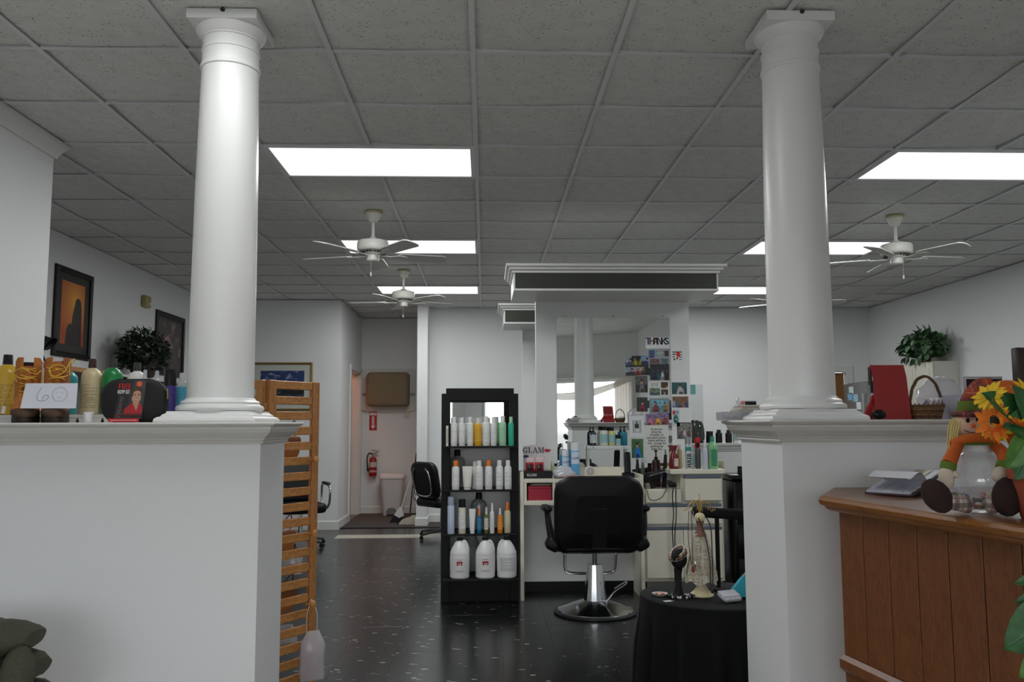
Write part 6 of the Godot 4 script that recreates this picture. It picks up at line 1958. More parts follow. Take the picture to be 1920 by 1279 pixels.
# ---------- black-draped table with jewellery ----------
func build_jewelry_table() -> void:
	var C := Vector3(1.03, 0, -3.87)
	var R := 0.318
	var top := 0.530
	var tb := thing("round_table", "small round table under the black cloth", "table", C)
	part(tb, "table_top", turned(pts2([R - 0.012, top - 0.026, R - 0.008, top - 0.020, R - 0.008, top - 0.008, R - 0.012, top - 0.0045]), 40), pine_m[0])
	for k in 3:
		var a := TAU * k / 3
		var s := st()
		rod(s, Vector3(sin(a) * 0.2, 0, cos(a) * 0.2), Vector3(sin(a) * 0.17, top - 0.026, cos(a) * 0.17), 0.016)
		part(tb, "leg", s, pine_m[1])
	var cl := thing("tablecloth", "black cloth draped to the floor over the small round table", "tablecloth", C)
	var s := st()
	var cloth := mat(c8(7, 8, 10), 0.9).duplicate() as StandardMaterial3D
	sheet(s, 96, 14, func(u: float, v: float) -> Vector3:
		var a := TAU * (1.0 - u)
		var drop := 1.0 - v
		var f := sin(a * 17.0) * 0.5 + 0.5
		var fold := (0.022 * sin(a * 17.0 + 0.6 * sin(a * 3.0)) + 0.012 * sin(a * 29.0 + 1.0)) * smoothstep(0.0, 0.5, drop)
		var r := R + 0.004 + 0.035 * drop + fold + 0.0 * f
		var y := (top - 0.012) * v + 0.003 * drop
		return Vector3(sin(a) * r, y + 0.002, cos(a) * r))
	part(cl, "skirt", s, cloth)
	s = st()
	lathe(s, pts2([R + 0.004, top - 0.012, R + 0.002, top - 0.005, R - 0.006, top - 0.0012, R - 0.02, top, 0.0, top]), 64, Vector3.ZERO, Basis(), false)
	part(cl, "cloth_top", s, cloth)
	var y := top + 0.0006
	# dress-form jewellery stand
	var d := thing("dress_form_stand", "jewelry stand shaped like a lace-dressed mannequin on a cream foot", "jewelry stand", Vector3(0.972, y, -3.83))
	var creamy := mat(c8(222, 208, 164), 0.5)
	part(d, "foot", turned(pts2([0.052, 0.0, 0.054, 0.004, 0.052, 0.009, 0.040, 0.018, 0.025, 0.036, 0.018, 0.055, 0.012, 0.07]), 28), creamy)
	var lace_i := blank(128, 128, c8(196, 188, 168))
	var r := RandomNumberGenerator.new()
	r.seed = 12
	for k in 420:
		i_ell(lace_i, r.randf() * 128, r.randf() * 128, r.randf_range(1.2, 3.2), r.randf_range(1.2, 3.2), c8(130, 118, 98) if k % 2 else c8(214, 208, 192))
	var lace := textured(lace_i, 0.85, 7.0)
	s = st()
	sheet(s, 60, 10, func(u: float, v: float) -> Vector3:
		var a := TAU * (1.0 - u)
		var w := lerpf(0.070, 0.028, pow(v, 1.25)) + 0.006 * sin(a * 9.0) * (1.0 - v)
		return Vector3(sin(a) * w, 0.060 + 0.215 * v + 0.008 * sin(a * 5.0) * (1.0 - v), cos(a) * w * 0.8))
	part(d, "lace_skirt", s, lace)
	s = st()
	sheet(s, 48, 5, func(u: float, v: float) -> Vector3:
		var a := TAU * (1.0 - u)
		var w := lerpf(0.066, 0.048, v) + 0.007 * sin(a * 12.0)
		return Vector3(sin(a) * w, 0.10 + 0.06 * v, cos(a) * w * 0.85))
	part(d, "lace_flounce", s, textured(lace_i, 0.85, 9.0, false, Color(0.9, 0.88, 0.84)))
	part(d, "neck", turned(pts2([0.030, 0.262, 0.020, 0.285, 0.014, 0.305, 0.016, 0.322, 0.02, 0.33]), 18), mat(c8(132, 92, 74), 0.5))
	part(d, "head_knob", orb(Vector3(0, 0.345, 0), Vector3(0.024, 0.022, 0.022), 16), creamy)
	s = st()
	for k in 8:
		var a := TAU * k / 8
		var dd := Vector3(sin(a), 0, cos(a) * 0.7)
		tube(s, curve([Vector3(0, 0.355, 0), dd * 0.02 + Vector3(0, 0.42, 0), dd * 0.05 + Vector3(0, 0.40, 0), dd * 0.064 + Vector3(0, 0.375, 0), dd * 0.072 + Vector3(0, 0.385, 0)], 4), 0.0016, 5)
	tube(s, [Vector3(0, 0.36, 0), Vector3(0, 0.43, 0), Vector3(-0.002, 0.452, 0)], 0.0018, 5)
	part(d, "hook_wires", s, mat(c8(190, 160, 96), 0.35, 0.8))
	var nl := ["dark bead necklace draped down the front of the dress-form stand", "brown cord necklace with a pendant on the dress-form stand", "fine silver chain hanging beside the dress-form stand"]
	for k in 3:
		var t := thing("necklace", nl[k], "necklace", Vector3(0.972, y, -3.83), 0.0, "necklaces on the dress-form stand")
		var x0: float = [0.0, -0.06, -0.05][k]
		s = st()
		if k == 0:
			tube(s, curve([Vector3(-0.012, 0.345, 0.024), Vector3(0.012, 0.26, 0.045), Vector3(0.022, 0.16, 0.072), Vector3(0.022, 0.05, 0.074), Vector3(0.032, 0.05, 0.072), Vector3(0.034, 0.17, 0.066), Vector3(0.040, 0.30, 0.034), Vector3(0.024, 0.345, 0.022)], 5), 0.0028, 6)
		else:
			tube(s, curve([Vector3(x0 * 0.9, 0.375, 0.02), Vector3(x0 - 0.004, 0.26, 0.04), Vector3(x0 + 0.006 * k, 0.12 + 0.02 * k, 0.055), Vector3(x0 + 0.012, 0.26, 0.045), Vector3(x0 * 0.7, 0.378, 0.022)], 5), 0.0018, 6)
		part(t, "strand", s, [mat(c8(54, 42, 38), 0.5), mat(c8(96, 62, 46), 0.5), mat(c8(180, 178, 172), 0.3, 0.8)][k])
		s = st()
		ball(s, [Vector3(0.027, 0.038, 0.074), Vector3(-0.05, 0.125, 0.058), Vector3(-0.04, 0.15, 0.058)][k], Vector3(0.007, 0.015, 0.005), 10)
		part(t, "pendant", s, [mat(c8(60, 48, 42), 0.4), mat(c8(130, 44, 34), 0.35), chrome_m][k])
	# black bust with bracelets
	var b := thing("bust_stand", "small black round-headed bust stand ringed with bracelets", "jewelry stand", Vector3(0.868, y, -3.83))
	part(b, "pedestal", turned(pts2([0.034, 0.0, 0.036, 0.004, 0.022, 0.012, 0.014, 0.05, 0.015, 0.10, 0.02, 0.12]), 20), mat(c8(18, 17, 18), 0.6))
	part(b, "head", orb(Vector3(0.004, 0.162, 0.0), Vector3(0.037, 0.044, 0.037), 20), mat(c8(18, 17, 18), 0.75))
	for k in 3:
		var t := thing("bracelet", ["dark beaded bracelet around the black bust", "copper toned bracelet around the black bust", "pale stone bracelet around the black bust"][k], "bracelet", Vector3(0.868, y, -3.83), 0.0, "bracelets on the black bust")
		s = st()
		var mid := Vector3(0.0, 0.178 + 0.009 * k, -0.002)
		var bs := Basis(Vector3(0, 0, 1), 0.5 + 0.1 * k) * Basis(Vector3(1, 0, 0), 0.35)
		var rad := sqrt(maxf(0.0, 1.0 - pow((0.010 + 0.008 * k) / 0.044, 2.0))) * 0.0385 + 0.004
		var p := []
		for j in 22:
			var a := TAU * j / 22
			p.append(mid + bs * Vector3(sin(a) * rad, 0, cos(a) * rad))
		tube(s, p, 0.0036, 6, true)
		var bo := part(t, "band", s, [mat(c8(70, 60, 56), 0.4), mat(c8(150, 104, 76), 0.3, 0.6), mat(c8(186, 176, 164), 0.4)][k])
		s = st()
		for j in range(0, 22, 2):
			ball(s, p[j], Vector3.ONE * 0.005, 6)
		part(bo, "beads", s, [mat(c8(110, 98, 90), 0.3), mat(c8(170, 120, 84), 0.3), mat(c8(206, 200, 190), 0.3)][k])
	s = st()
	var jc := thing("costume_jewelry_heap", "heap of black and white beads around the black bust", "jewelry", Vector3(0.868, y, -3.80))
	for k in 40:
		var a := r.randf() * TAU
		var q := r.randf_range(0.04, 0.062)
		ball(s, Vector3(sin(a) * q, 0.006, cos(a) * q * 0.7), Vector3.ONE * 0.0056, 8)
	part(jc, "white_beads", s, mat(c8(206, 206, 206), 0.3))
	s = st()
	for k in 36:
		var a := r.randf() * TAU
		var q := r.randf_range(0.04, 0.066)
		ball(s, Vector3(sin(a) * q, 0.008, cos(a) * q * 0.7), Vector3.ONE * 0.0062, 8)
	part(jc, "black_beads", s, mat(c8(16, 16, 18), 0.2))
	# velvet T-bar
	var tb2 := thing("bracelet_bar", "black velvet T-bar bracelet stand behind the dress form", "jewelry stand", Vector3(1.085, y, -3.96), -0.5)
	var vel := mat(c8(16, 14, 15), 0.9)
	part(tb2, "foot", turned(pts2([0.05, 0.0, 0.05, 0.008, 0.02, 0.012, 0.0, 0.012]), 24), vel)
	s = st()
	bx(s, Vector3(0, 0.17, 0), Vector3(0.018, 0.33, 0.018), 0.003)
	part(tb2, "post", s, vel)
	s = st()
	tube(s, [Vector3(-0.112, 0.352, 0), Vector3(-0.108, 0.352, 0), Vector3(0.12, 0.348, 0), Vector3(0.124, 0.348, 0)], [0.018, 0.025, 0.025, 0.018], 18)
	part(tb2, "velvet_bar", s, vel)
	# purse, wallet, dish, tag
	var pu := thing("clutch_purse", "turquoise clutch purse leaning on the table edge by the half wall", "purse", Vector3(1.165, y, -3.78), 0.1)
	s = st()
	prism(s, pts2([-0.105, 0.002, 0.065, 0.0, 0.085, 0.02, 0.055, 0.115, 0.03, 0.125, -0.02, 0.085]), -0.02, 0.02, Transform3D(Basis(Vector3(1, 0, 0), -0.25), Vector3(0, 0, 0.0)))
	part(pu, "purse_body", s, mat(c8(30, 158, 178), 0.55))
	s = st()
	tube(s, [Vector3(-0.02, 0.086, -0.015), Vector3(0.03, 0.126, -0.028), Vector3(0.056, 0.116, -0.026)], 0.004, 6)
	part(pu, "zip_edge", s, mat(c8(196, 196, 190), 0.3, 0.7))
	var wa := thing("knit_wallet", "light grey woven wallet lying beside the turquoise purse", "wallet", Vector3(1.06, y, -3.70), 0.35)
	s = st()
	pad(s, 0.09, 0.07, 0.012, 0.016, 0.006, Transform3D(Basis(Vector3(1, 0, 0), -PI / 2 + 0.35), Vector3(0, 0.022, 0)))
	part(wa, "wallet_body", s, textured(speckled(c8(178, 180, 186), 93), 0.9, 8.0))
	part(wa, "wallet_flap", box(Vector3(0, 0.034, -0.004), Vector3(0.088, 0.003, 0.05), 0.001, Basis(Vector3(1, 0, 0), 0.35)), mat(c8(186, 188, 194), 0.85))
	var di := thing("trinket_dish", "small shallow dish of orange and white trinkets on the black cloth", "dish", Vector3(0.785, y, -3.84))
	part(di, "dish_bowl", turned(pts2([0.024, 0.0, 0.028, 0.002, 0.036, 0.011, 0.034, 0.011, 0.026, 0.004, 0.0, 0.004]), 24), mat(c8(196, 188, 172), 0.35))
	for k in 4:
		part(di, "trinket", rounded(Vector3(-0.014 + 0.010 * k, 0.008, 0.004 * (k % 2)), Vector3(0.014, 0.008, 0.012), 0.004, 3), mat([c8(206, 96, 60), c8(216, 208, 200), c8(196, 120, 70), c8(210, 60, 50)][k], 0.4))
	var pt := thing("price_tag", "tiny white paper price tag on the black cloth", "tag", Vector3(0.795, y, -3.72), 0.3)
	part(pt, "paper", box(Vector3(0, 0.0008, 0), Vector3(0.036, 0.0012, 0.024)), mat(c8(222, 222, 226), 0.6))
	part(pt, "string", box(Vector3(0.024, 0.0008, 0.002), Vector3(0.014, 0.001, 0.001)), mat(c8(206, 190, 180), 0.7))

# ---------- goods on the half wall with the boots ----------
func build_cap_goods() -> void:
	var cy := 1.3106
	var lg := thing("display_riser", "low white riser board behind the boots carrying the big bottles", "riser", Vector3(-1.80, cy, -3.355))
	part(lg, "riser_top", spanbox(Vector3(-0.60, 0.018, -0.10), Vector3(0.60, 0.031, 0.052), 0.002), mat(c8(216, 216, 212), 0.45))
	part(lg, "riser_front", spanbox(Vector3(-0.60, 0.0, 0.04), Vector3(0.60, 0.018, 0.051)), mat(c8(216, 216, 212), 0.45))
	part(lg, "riser_back", spanbox(Vector3(-0.60, 0.0, -0.10), Vector3(0.60, 0.018, -0.088)), mat(c8(216, 216, 212), 0.45))
	var ry := cy + 0.0316
	var g := "litre bottles on the riser"
	var dark := mat(c8(34, 26, 38), 0.35)
	bottle("golden litre shampoo bottle with black cap beside the boots", Vector3(-1.868, ry, -3.35), 0.046, 0.235, "round", mat(c8(196, 158, 52), 0.28), mat(c8(24, 20, 32), 0.35), text_print(c8(196, 158, 52), c8(96, 72, 28), 41, 14), g, Vector2(0.1, 0.52))
	bottle("teal litre bottle standing behind the boots, black cap", Vector3(-1.650, ry, -3.36), 0.046, 0.21, "round", mat(c8(34, 140, 146), 0.28), mat(c8(28, 28, 32), 0.35), null, g)
	bottle("cream litre bottle with a maroon cap and grey print", Vector3(-1.541, ry, -3.35), 0.0385, 0.218, "round", mat(c8(206, 190, 152), 0.3), mat(c8(58, 24, 28), 0.35), text_print(c8(206, 190, 152), c8(120, 104, 84), 42, 15), g, Vector2(0.08, 0.56))
	bottle("green litre bottle beside the cream bottle", Vector3(-1.462, ry, -3.35), 0.0385, 0.22, "round", mat(c8(30, 128, 66), 0.28), mat(c8(48, 40, 36), 0.35), text_print(c8(30, 120, 62), c8(16, 66, 36), 43, 12), g, Vector2(0.08, 0.5))
	bottle("white litre bottle behind the black toiletry bag", Vector3(-1.375, ry, -3.37), 0.036, 0.205, "round", mat(c8(220, 218, 212), 0.3), mat(c8(48, 50, 46), 0.35), null, g)
	var g2 := "pump sprays behind the toiletry bag"
	for k in 2:
		bottle(["clear-capped mist spray behind the bag beside the white bottle", "clear-capped mist spray behind the bag near the purple bottle"][k], Vector3(-1.318 + 0.046 * k, ry, -3.305), 0.018, 0.172 - 0.004 * k, "spray", mat(c8(40, 24, 28), 0.3), clear(c8(200, 204, 210), 0.55, 0.1), null, g2)
	bottle("short purple bottle with black lid behind the toiletry bag", Vector3(-1.252, ry, -3.39), 0.0245, 0.178, "jar", mat(c8(74, 64, 146), 0.3), mat(c8(32, 30, 32), 0.3), null)
	# clear bottle with blue label next to the column
	var cb := bottle("clear bottle with a sky blue label beside the column shaft", Vector3(-1.203, cy + 0.0602 - 0.0202, -3.38 + 0.0), 0.021, 0.165, "slim", clear(c8(220, 226, 230), 0.5, 0.08), mat(c8(206, 210, 212), 0.35), text_print(c8(86, 176, 206), c8(40, 110, 150), 44, 9), "", Vector2(0.2, 0.66))
	cb.position = Vector3(-1.203, ry, -3.39)
	# small white cup and two little caps
	var cu := thing("sample_jar", "tiny white sample jar in front of the cream bottle", "jar", Vector3(-1.418, cy, -3.07))
	part(cu, "jar_body", turned(pts2([0.015, 0, 0.016, 0.002, 0.0165, 0.024, 0.0165, 0.026]), 20), mat(c8(226, 226, 224), 0.4))
	part(cu, "jar_lid", turned(pts2([0.0172, 0.026, 0.0172, 0.035, 0.016, 0.0365]), 20), mat(c8(222, 222, 220), 0.4))
	for k in 2:
		var c := thing("cartridge_cap", ["little black cap beside the boots", "little black cap beside the sample jar"][k], "cap", Vector3(-1.452 + 0.088 * k, cy, -3.06), 0.0, "little black caps on the ledge")
		part(c, "cap_body", turned(pts2([0.0045, 0, 0.005, 0.001, 0.0048, 0.008]), 12), black_m)
		part(c, "cap_tip", turned(pts2([0.0032, 0.008, 0.003, 0.0135, 0.002, 0.0145]), 12), black_m)
	boots(cy)
	toiletry_bag(cy)
	# ----- other half wall -----
	var tr := thing("clear_tray", "clear plastic tray with papers at the end of the cap", "tray", Vector3(1.08, cy, -3.415))
	var film := clear(c8(190, 188, 194), 0.5, 0.4)
	var s := st()
	for q in [[Vector3(-0.12, 0, -0.045), Vector3(0.03, 0.003, 0.045)], [Vector3(-0.123, 0.003, 0.042), Vector3(0.033, 0.034, 0.045)], [Vector3(-0.123, 0.003, -0.045), Vector3(0.033, 0.034, -0.042)], [Vector3(-0.123, 0.003, -0.042), Vector3(-0.12, 0.034, 0.042)], [Vector3(0.03, 0.003, -0.042), Vector3(0.033, 0.034, 0.042)], [Vector3(-0.127, 0.031, 0.045), Vector3(0.033, 0.035, 0.048)]]:
		span(s, q[0], q[1])
	part(tr, "tray_shell", s, film)
	part(tr, "tray_contents", rounded(Vector3(-0.045, 0.012, 0.0), Vector3(0.13, 0.016, 0.075), 0.006, 3), mat(c8(132, 128, 130), 0.6))
	var pp := thing("envelope_stack", "stack of cream envelopes and papers lying on the clear tray", "papers", Vector3(1.075, cy + 0.0356, -3.415), 0.1)
	for k in 4:
		part(pp, "envelope", box(Vector3(0.004 * k, 0.004 + 0.0065 * k, 0.0), Vector3(0.12 - 0.006 * k, 0.0055, 0.08), 0.001, Basis(Vector3.UP, 0.06 * k)), mat([c8(196, 190, 176), c8(214, 210, 200), c8(186, 172, 160), c8(206, 200, 186)][k], 0.6))
	var bxx := thing("card_box", "small black card box on the envelope stack", "box", Vector3(1.085, cy + 0.0625, -3.405), 0.15)
	part(bxx, "box_body", box(Vector3(0, 0.007, 0), Vector3(0.036, 0.014, 0.03), 0.001), mat(c8(24, 24, 34), 0.4))
	part(bxx, "box_lid", box(Vector3(0, 0.0155, 0), Vector3(0.038, 0.003, 0.032), 0.001), mat(c8(206, 206, 210), 0.4))
	var fg := thing("glass_figurine", "tiny clear and pink glass figurine on the envelopes", "figurine", Vector3(1.032, cy + 0.0625, -3.405))
	part(fg, "figurine_body", turned(pts2([0.010, 0, 0.011, 0.003, 0.006, 0.01, 0.008, 0.018, 0.003, 0.03, 0.0, 0.034]), 14), clear(c8(226, 226, 228), 0.55, 0.05))
	part(fg, "figurine_bow", rounded(Vector3(0.02, 0.009, 0.0), Vector3(0.018, 0.016, 0.014), 0.006, 3), mat(c8(206, 130, 120), 0.4))
	# red display seen from behind
	var rd := thing("counter_display", "red cardboard display stand seen from its back, by the wicker basket", "display", Vector3(1.522, cy, -3.12), 0.0)
	var redm := mat(c8(150, 22, 24), 0.45)
	s = st()
	prism(s, pts2([-0.068, 0.0, 0.068, 0.0, 0.066, 0.02, 0.060, 0.16, 0.052, 0.204, -0.076, 0.204, -0.066, 0.16]), 0.0, 0.006, Transform3D(Basis(Vector3(1, 0, 0), -0.05), Vector3(0, 0, 0.02)))
	part(rd, "back_card", s, redm)
	s = st()
	prism(s, pts2([-0.02, 0.0, -0.07, 0.0, -0.012, 0.085]), -0.003, 0.003, Transform3D(Basis(Vector3(0, 0, 1), 0.0) * Basis(Vector3.UP, 0.35), Vector3(-0.055, 0, 0.0)))
	part(rd, "side_wing", s, mat(c8(176, 44, 48), 0.45))
	s = st()
	span(s, Vector3(-0.066, 0.0, -0.06), Vector3(0.066, 0.05, 0.012), 0.002)
	part(rd, "stock_tray", s, redm)
	part(rd, "side_edge", spanbox(Vector3(-0.0725, 0.13, -0.012), Vector3(-0.0665, 0.198, 0.008)), mat(c8(34, 26, 28), 0.5))
	for k in 5:
		bottle(["nail polish bottle at the wing end of the red display", "second nail polish bottle in the red display tray", "middle nail polish bottle in the red display tray", "fourth nail polish bottle in the red display tray", "nail polish bottle at the basket end of the red display"][k], Vector3(1.522 - 0.052 + 0.026 * k, cy + 0.0506, -3.145), 0.010, 0.05, "slim", mat(c8(186, 30, 36), 0.2), mat(c8(214, 206, 204), 0.3), null, "nail polish bottles in the red display")
	var ms := thing("computer_mouse", "black computer mouse beside the column foot", "mouse", Vector3(1.432, cy, -3.02), -1.3)
	s = st()
	ball(s, Vector3(0, 0.010, 0), Vector3(0.018, 0.018, 0.03), 18)
	part(ms, "shell", s, mat(c8(20, 20, 22), 0.2))
	part(ms, "underside", spanbox(Vector3(-0.014, 0.0, -0.024), Vector3(0.014, 0.004, 0.024), 0.002), black_m)
	ms.position.y += 0.0081
	wicker_basket(Vector3(1.660, cy, -3.12))
	var pb := thing("poly_bag", "puffed clear plastic bag standing behind the wicker basket", "plastic bag", Vector3(1.80, cy, -3.30), 0.1)
	s = st()
	var n := noise(14, 2.2, 3)
	var rs := []
	for i in 12:
		var t := i / 11.0
		var e := sqrt(maxf(0.002, 1.0 - pow(2.0 * t - 1.0, 2.0) * 0.98)) if t > 0.45 else lerpf(0.75, 1.0, t / 0.45)
		var ring := []
		for j in 22:
			var a := TAU * j / 22
			var f := 1.0 + 0.16 * n.get_noise_3d(sin(a), t * 2, cos(a))
			ring.append(Vector3(sin(a) * 0.095 * e * f + 0.02 * t, t * 0.172, cos(a) * 0.055 * e * f))
		rs.append(ring)
	rings(s, rs)
	part(pb, "film", s, clear(c8(226, 222, 230), 0.45, 0.15))
	part(pb, "bag_contents", rounded(Vector3(-0.01, 0.045, 0), Vector3(0.13, 0.085, 0.06), 0.02, 3), mat(c8(206, 202, 206), 0.6))
	var ct := thing("plastic_bin", "translucent grey plastic bin beside the wicker basket", "bin", Vector3(1.805, cy, -3.12))
	s = st()
	for q in [[Vector3(-0.055, 0, -0.07), Vector3(0.06, 0.004, 0.07)], [Vector3(-0.057, 0.0, 0.068), Vector3(0.062, 0.09, 0.071)], [Vector3(-0.057, 0.0, -0.071), Vector3(0.062, 0.09, -0.068)], [Vector3(-0.058, 0.0, -0.07), Vector3(-0.055, 0.09, 0.07)], [Vector3(0.06, 0.0, -0.07), Vector3(0.063, 0.09, 0.07)], [Vector3(-0.062, 0.086, 0.071), Vector3(0.067, 0.091, 0.076)]]:
		span(s, q[0], q[1])
	part(ct, "bin_shell", s, clear(c8(196, 192, 204), 0.66, 0.2))
	part(ct, "bin_contents", rounded(Vector3(0, 0.035, 0), Vector3(0.10, 0.06, 0.12), 0.008, 3), mat(c8(150, 146, 158), 0.6))
	var lm := thing("laminated_sign", "dark laminated advertisement sheet standing behind the scarecrow", "sign", Vector3(2.0, cy, -3.32), 0.0)
	s = st()
	var im := blank(64, 80, c8(58, 44, 46))
	i_poly(im, [Vector2(30, 80), Vector2(36, 20), Vector2(60, 8), Vector2(62, 80)], c8(150, 60, 40))
	i_poly(im, [Vector2(8, 20), Vector2(26, 14), Vector2(24, 60), Vector2(10, 66)], c8(90, 66, 60))
	im.fill_rect(Rect2i(0, 0, 64, 4), c8(206, 200, 204)); im.fill_rect(Rect2i(0, 0, 4, 80), c8(206, 200, 204))
	span(s, Vector3(-0.075, 0, -0.002), Vector3(0.085, 0.172, 0.0))
	part(lm, "sheet", s, mat(c8(206, 200, 206), 0.3))
	s = st()
	quad_uv(s, Vector3(-0.073, 0.002, 0.0006), Vector3(0.083, 0.002, 0.0006), Vector3(0.083, 0.170, 0.0006), Vector3(-0.073, 0.170, 0.0006))
	part(lm, "print", s, textured(im, 0.2))
	part(lm, "stand", box(Vector3(0, 0.05, -0.03), Vector3(0.06, 0.11, 0.002), 0.0, Basis(Vector3(1, 0, 0), 0.5)), mat(c8(200, 200, 200), 0.5))
	var mo := thing("computer_monitor", "dark-backed computer monitor at the end of the half wall", "monitor", Vector3(2.185, cy, -3.14), 0.0)
	s = st()
	rbox(s, Vector3(0.0, 0.15, 0), Vector3(0.38, 0.24, 0.035), 0.008, 3, Basis(Vector3.UP, 0.2))
	part(mo, "case", s, mat(c8(54, 40, 34), 0.4))
	part(mo, "stand", turned(pts2([0.08, 0, 0.08, 0.008, 0.02, 0.014, 0.018, 0.05]), 18), black_m)

func ring_x(c: Vector3, rx: float, rz: float, n := 20, pw := 1.0) -> Array:
	var o := []
	for j in n:
		var a := TAU * j / n
		o.append(c + Vector3(signf(sin(a)) * pow(absf(sin(a)), pw) * rx, 0, signf(cos(a)) * pow(absf(cos(a)), pw) * rz))
	return o

func boots(cy: float) -> void:
	var lth := textured(speckled(c8(172, 104, 40), 31), 0.75, 5.0)
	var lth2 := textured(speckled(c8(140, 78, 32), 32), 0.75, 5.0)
	var sole := mat(c8(48, 36, 26), 0.7)
	var lace := mat(c8(212, 168, 54), 0.6)
	for k in 2:
		var x: float = -1.682 if k == 0 else -1.576
		var t := thing("work_boot", ["tan leather work boot with yellow laces beside the golden bottle", "tan leather work boot with a knotted yellow lace bow on top"][k], "boot", Vector3(x, cy, -3.152), 0.45, "pair of tan work boots")
		t.scale = Vector3.ONE * 0.96
		var s := st()
		# sole: outline swept up
		var rs := []
		for q in [[0.0, 0.98], [0.006, 1.0], [0.022, 1.0], [0.026, 0.97]]:
			var ring := []
			for j in 26:
				var a := TAU * j / 26
				var zz := cos(a)
				var w := 0.049 * (1.0 if zz > 0 else 0.86) * (1.0 - 0.12 * exp(-pow((zz + 0.25) / 0.3, 2.0)))
				ring.append(Vector3(sin(a) * w * q[1], q[0], zz * 0.138 * q[1]))
			rs.append(ring)
		rings(s, rs)
		part(t, "sole", s, sole)
		# foot part: lofted cross sections from toe to heel
		s = st()
		rs = []
		for q in [[0.134, 0.010, 0.010], [0.128, 0.030, 0.026], [0.112, 0.042, 0.044], [0.09, 0.047, 0.056], [0.06, 0.047, 0.066], [0.03, 0.045, 0.082], [0.0, 0.042, 0.11], [-0.03, 0.040, 0.13], [-0.08, 0.039, 0.12], [-0.12, 0.032, 0.10], [-0.134, 0.012, 0.06]]:
			var ring := []
			for j in 18:
				var a := TAU * j / 18
				var yy := 0.022 + maxf(0.0, q[2] * (0.5 + 0.5 * cos(a)) - 0.0) if cos(a) > -0.6 else 0.022
				ring.append(Vector3(-sin(a) * q[1] * (1.0 if cos(a) < 0.3 else 0.96), yy, q[0]))
			rs.append(ring)
		rings(s, rs)
		part(t, "vamp", s, lth)
		# rubbery toe guard hugging the front of the vamp
		s = st()
		rs = []
		for q in [[0.1385, 0.008, 0.010], [0.1345, 0.031, 0.024], [0.118, 0.0445, 0.036], [0.098, 0.049, 0.042], [0.075, 0.0495, 0.034], [0.055, 0.0488, 0.020], [0.052, 0.0470, 0.014]]:
			var ring := []
			for j in 18:
				var a := TAU * j / 18
				var yy := 0.021 + maxf(0.0, q[2] * (0.5 + 0.5 * cos(a))) if cos(a) > -0.6 else 0.021
				ring.append(Vector3(-sin(a) * q[1], yy, q[0]))
			rs.append(ring)
		rings(s, rs)
		part(t, "toe_guard", s, mat(c8(74, 52, 34), 0.7))
		# shaft: open in front, tall quarters
		for sg in [-1.0, 1.0]:
			s = st()
			thick_sheet(s, 10, 8, func(u: float, v: float) -> Vector3:
				var a := lerpf(0.42, PI, u)
				var y := lerpf(0.085, 0.240 + (0.010 if u < 0.25 else -0.004 * u), v)
				var rx := lerpf(0.044, 0.044, v)
				var rz := lerpf(0.058, 0.052, v)
				return Vector3(sg * sin(a) * rx + sg * 0.002, y, -0.045 + cos(a) * rz + lerpf(0.02, 0.0, v)), Vector3(-sg * 0.003, 0, 0.0))
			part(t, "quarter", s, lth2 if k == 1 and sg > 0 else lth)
		s = st()
		thick_sheet(s, 8, 8, func(u: float, v: float) -> Vector3:
			var xx := lerpf(-0.030, 0.030, u)
			var y := lerpf(0.075, 0.218 if k == 0 else 0.236, v)
			return Vector3(xx, y - 0.006 * pow(absf(u - 0.5) * 2.0, 2.0) * v, 0.022 - 0.012 * v - 0.25 * absf(xx) * 0.4 - (0.02 if v < 0.2 else 0.014)), Vector3(0, 0, -0.006))
		part(t, "tongue", s, lth)
		s = st()
		rbox(s, Vector3(0, 0.225, -0.06), Vector3(0.06, 0.02, 0.05), 0.008, 3)
		part(t, "lining", s, mat(c8(40, 36, 36), 0.9))
		# laces
		s = st()
		var z0 := 0.028
		for i in 4:
			var y := 0.105 + 0.030 * i
			tube(s, curve([Vector3(-0.026, y, z0 - 0.008), Vector3(0.0, y + 0.006, z0 + 0.006), Vector3(0.026, y + 0.012, z0 - 0.008)], 4), 0.0021, 6)
			tube(s, curve([Vector3(0.026, y, z0 - 0.010), Vector3(0.0, y + 0.008, z0 + 0.004), Vector3(-0.026, y + 0.016, z0 - 0.010)], 4), 0.0021, 6)
		if k == 0:
			tube(s, curve([Vector3(-0.036, 0.155, 0.012), Vector3(-0.046, 0.19, 0.018), Vector3(-0.02, 0.205, 0.03), Vector3(0.01, 0.19, 0.034), Vector3(0.03, 0.185, 0.028), Vector3(0.044, 0.20, 0.02), Vector3(0.048, 0.17, 0.024), Vector3(0.046, 0.14, 0.03)], 5), 0.0021, 6)
			tube(s, curve([Vector3(-0.04, 0.18, 0.02), Vector3(-0.03, 0.17, 0.034), Vector3(0.0, 0.165, 0.038), Vector3(0.025, 0.175, 0.034)], 5), 0.0021, 6)
		else:
			tube(s, curve([Vector3(0.034, 0.19, 0.012), Vector3(0.02, 0.215, 0.03), Vector3(-0.015, 0.216, 0.034), Vector3(-0.028, 0.195, 0.034), Vector3(-0.01, 0.175, 0.038), Vector3(0.02, 0.19, 0.034), Vector3(0.034, 0.215, 0.026), Vector3(0.045, 0.24, 0.02), Vector3(0.056, 0.243, 0.02), Vector3(0.05, 0.228, 0.02), Vector3(0.04, 0.225, 0.022), Vector3(0.042, 0.18, 0.03)], 5), 0.0022, 6)
			tube(s, curve([Vector3(-0.036, 0.21, 0.015), Vector3(-0.026, 0.20, 0.03), Vector3(-0.02, 0.175, 0.036), Vector3(0.01, 0.17, 0.04), Vector3(0.036, 0.18, 0.03)], 5), 0.0022, 6)
		part(t, "laces", s, lace)
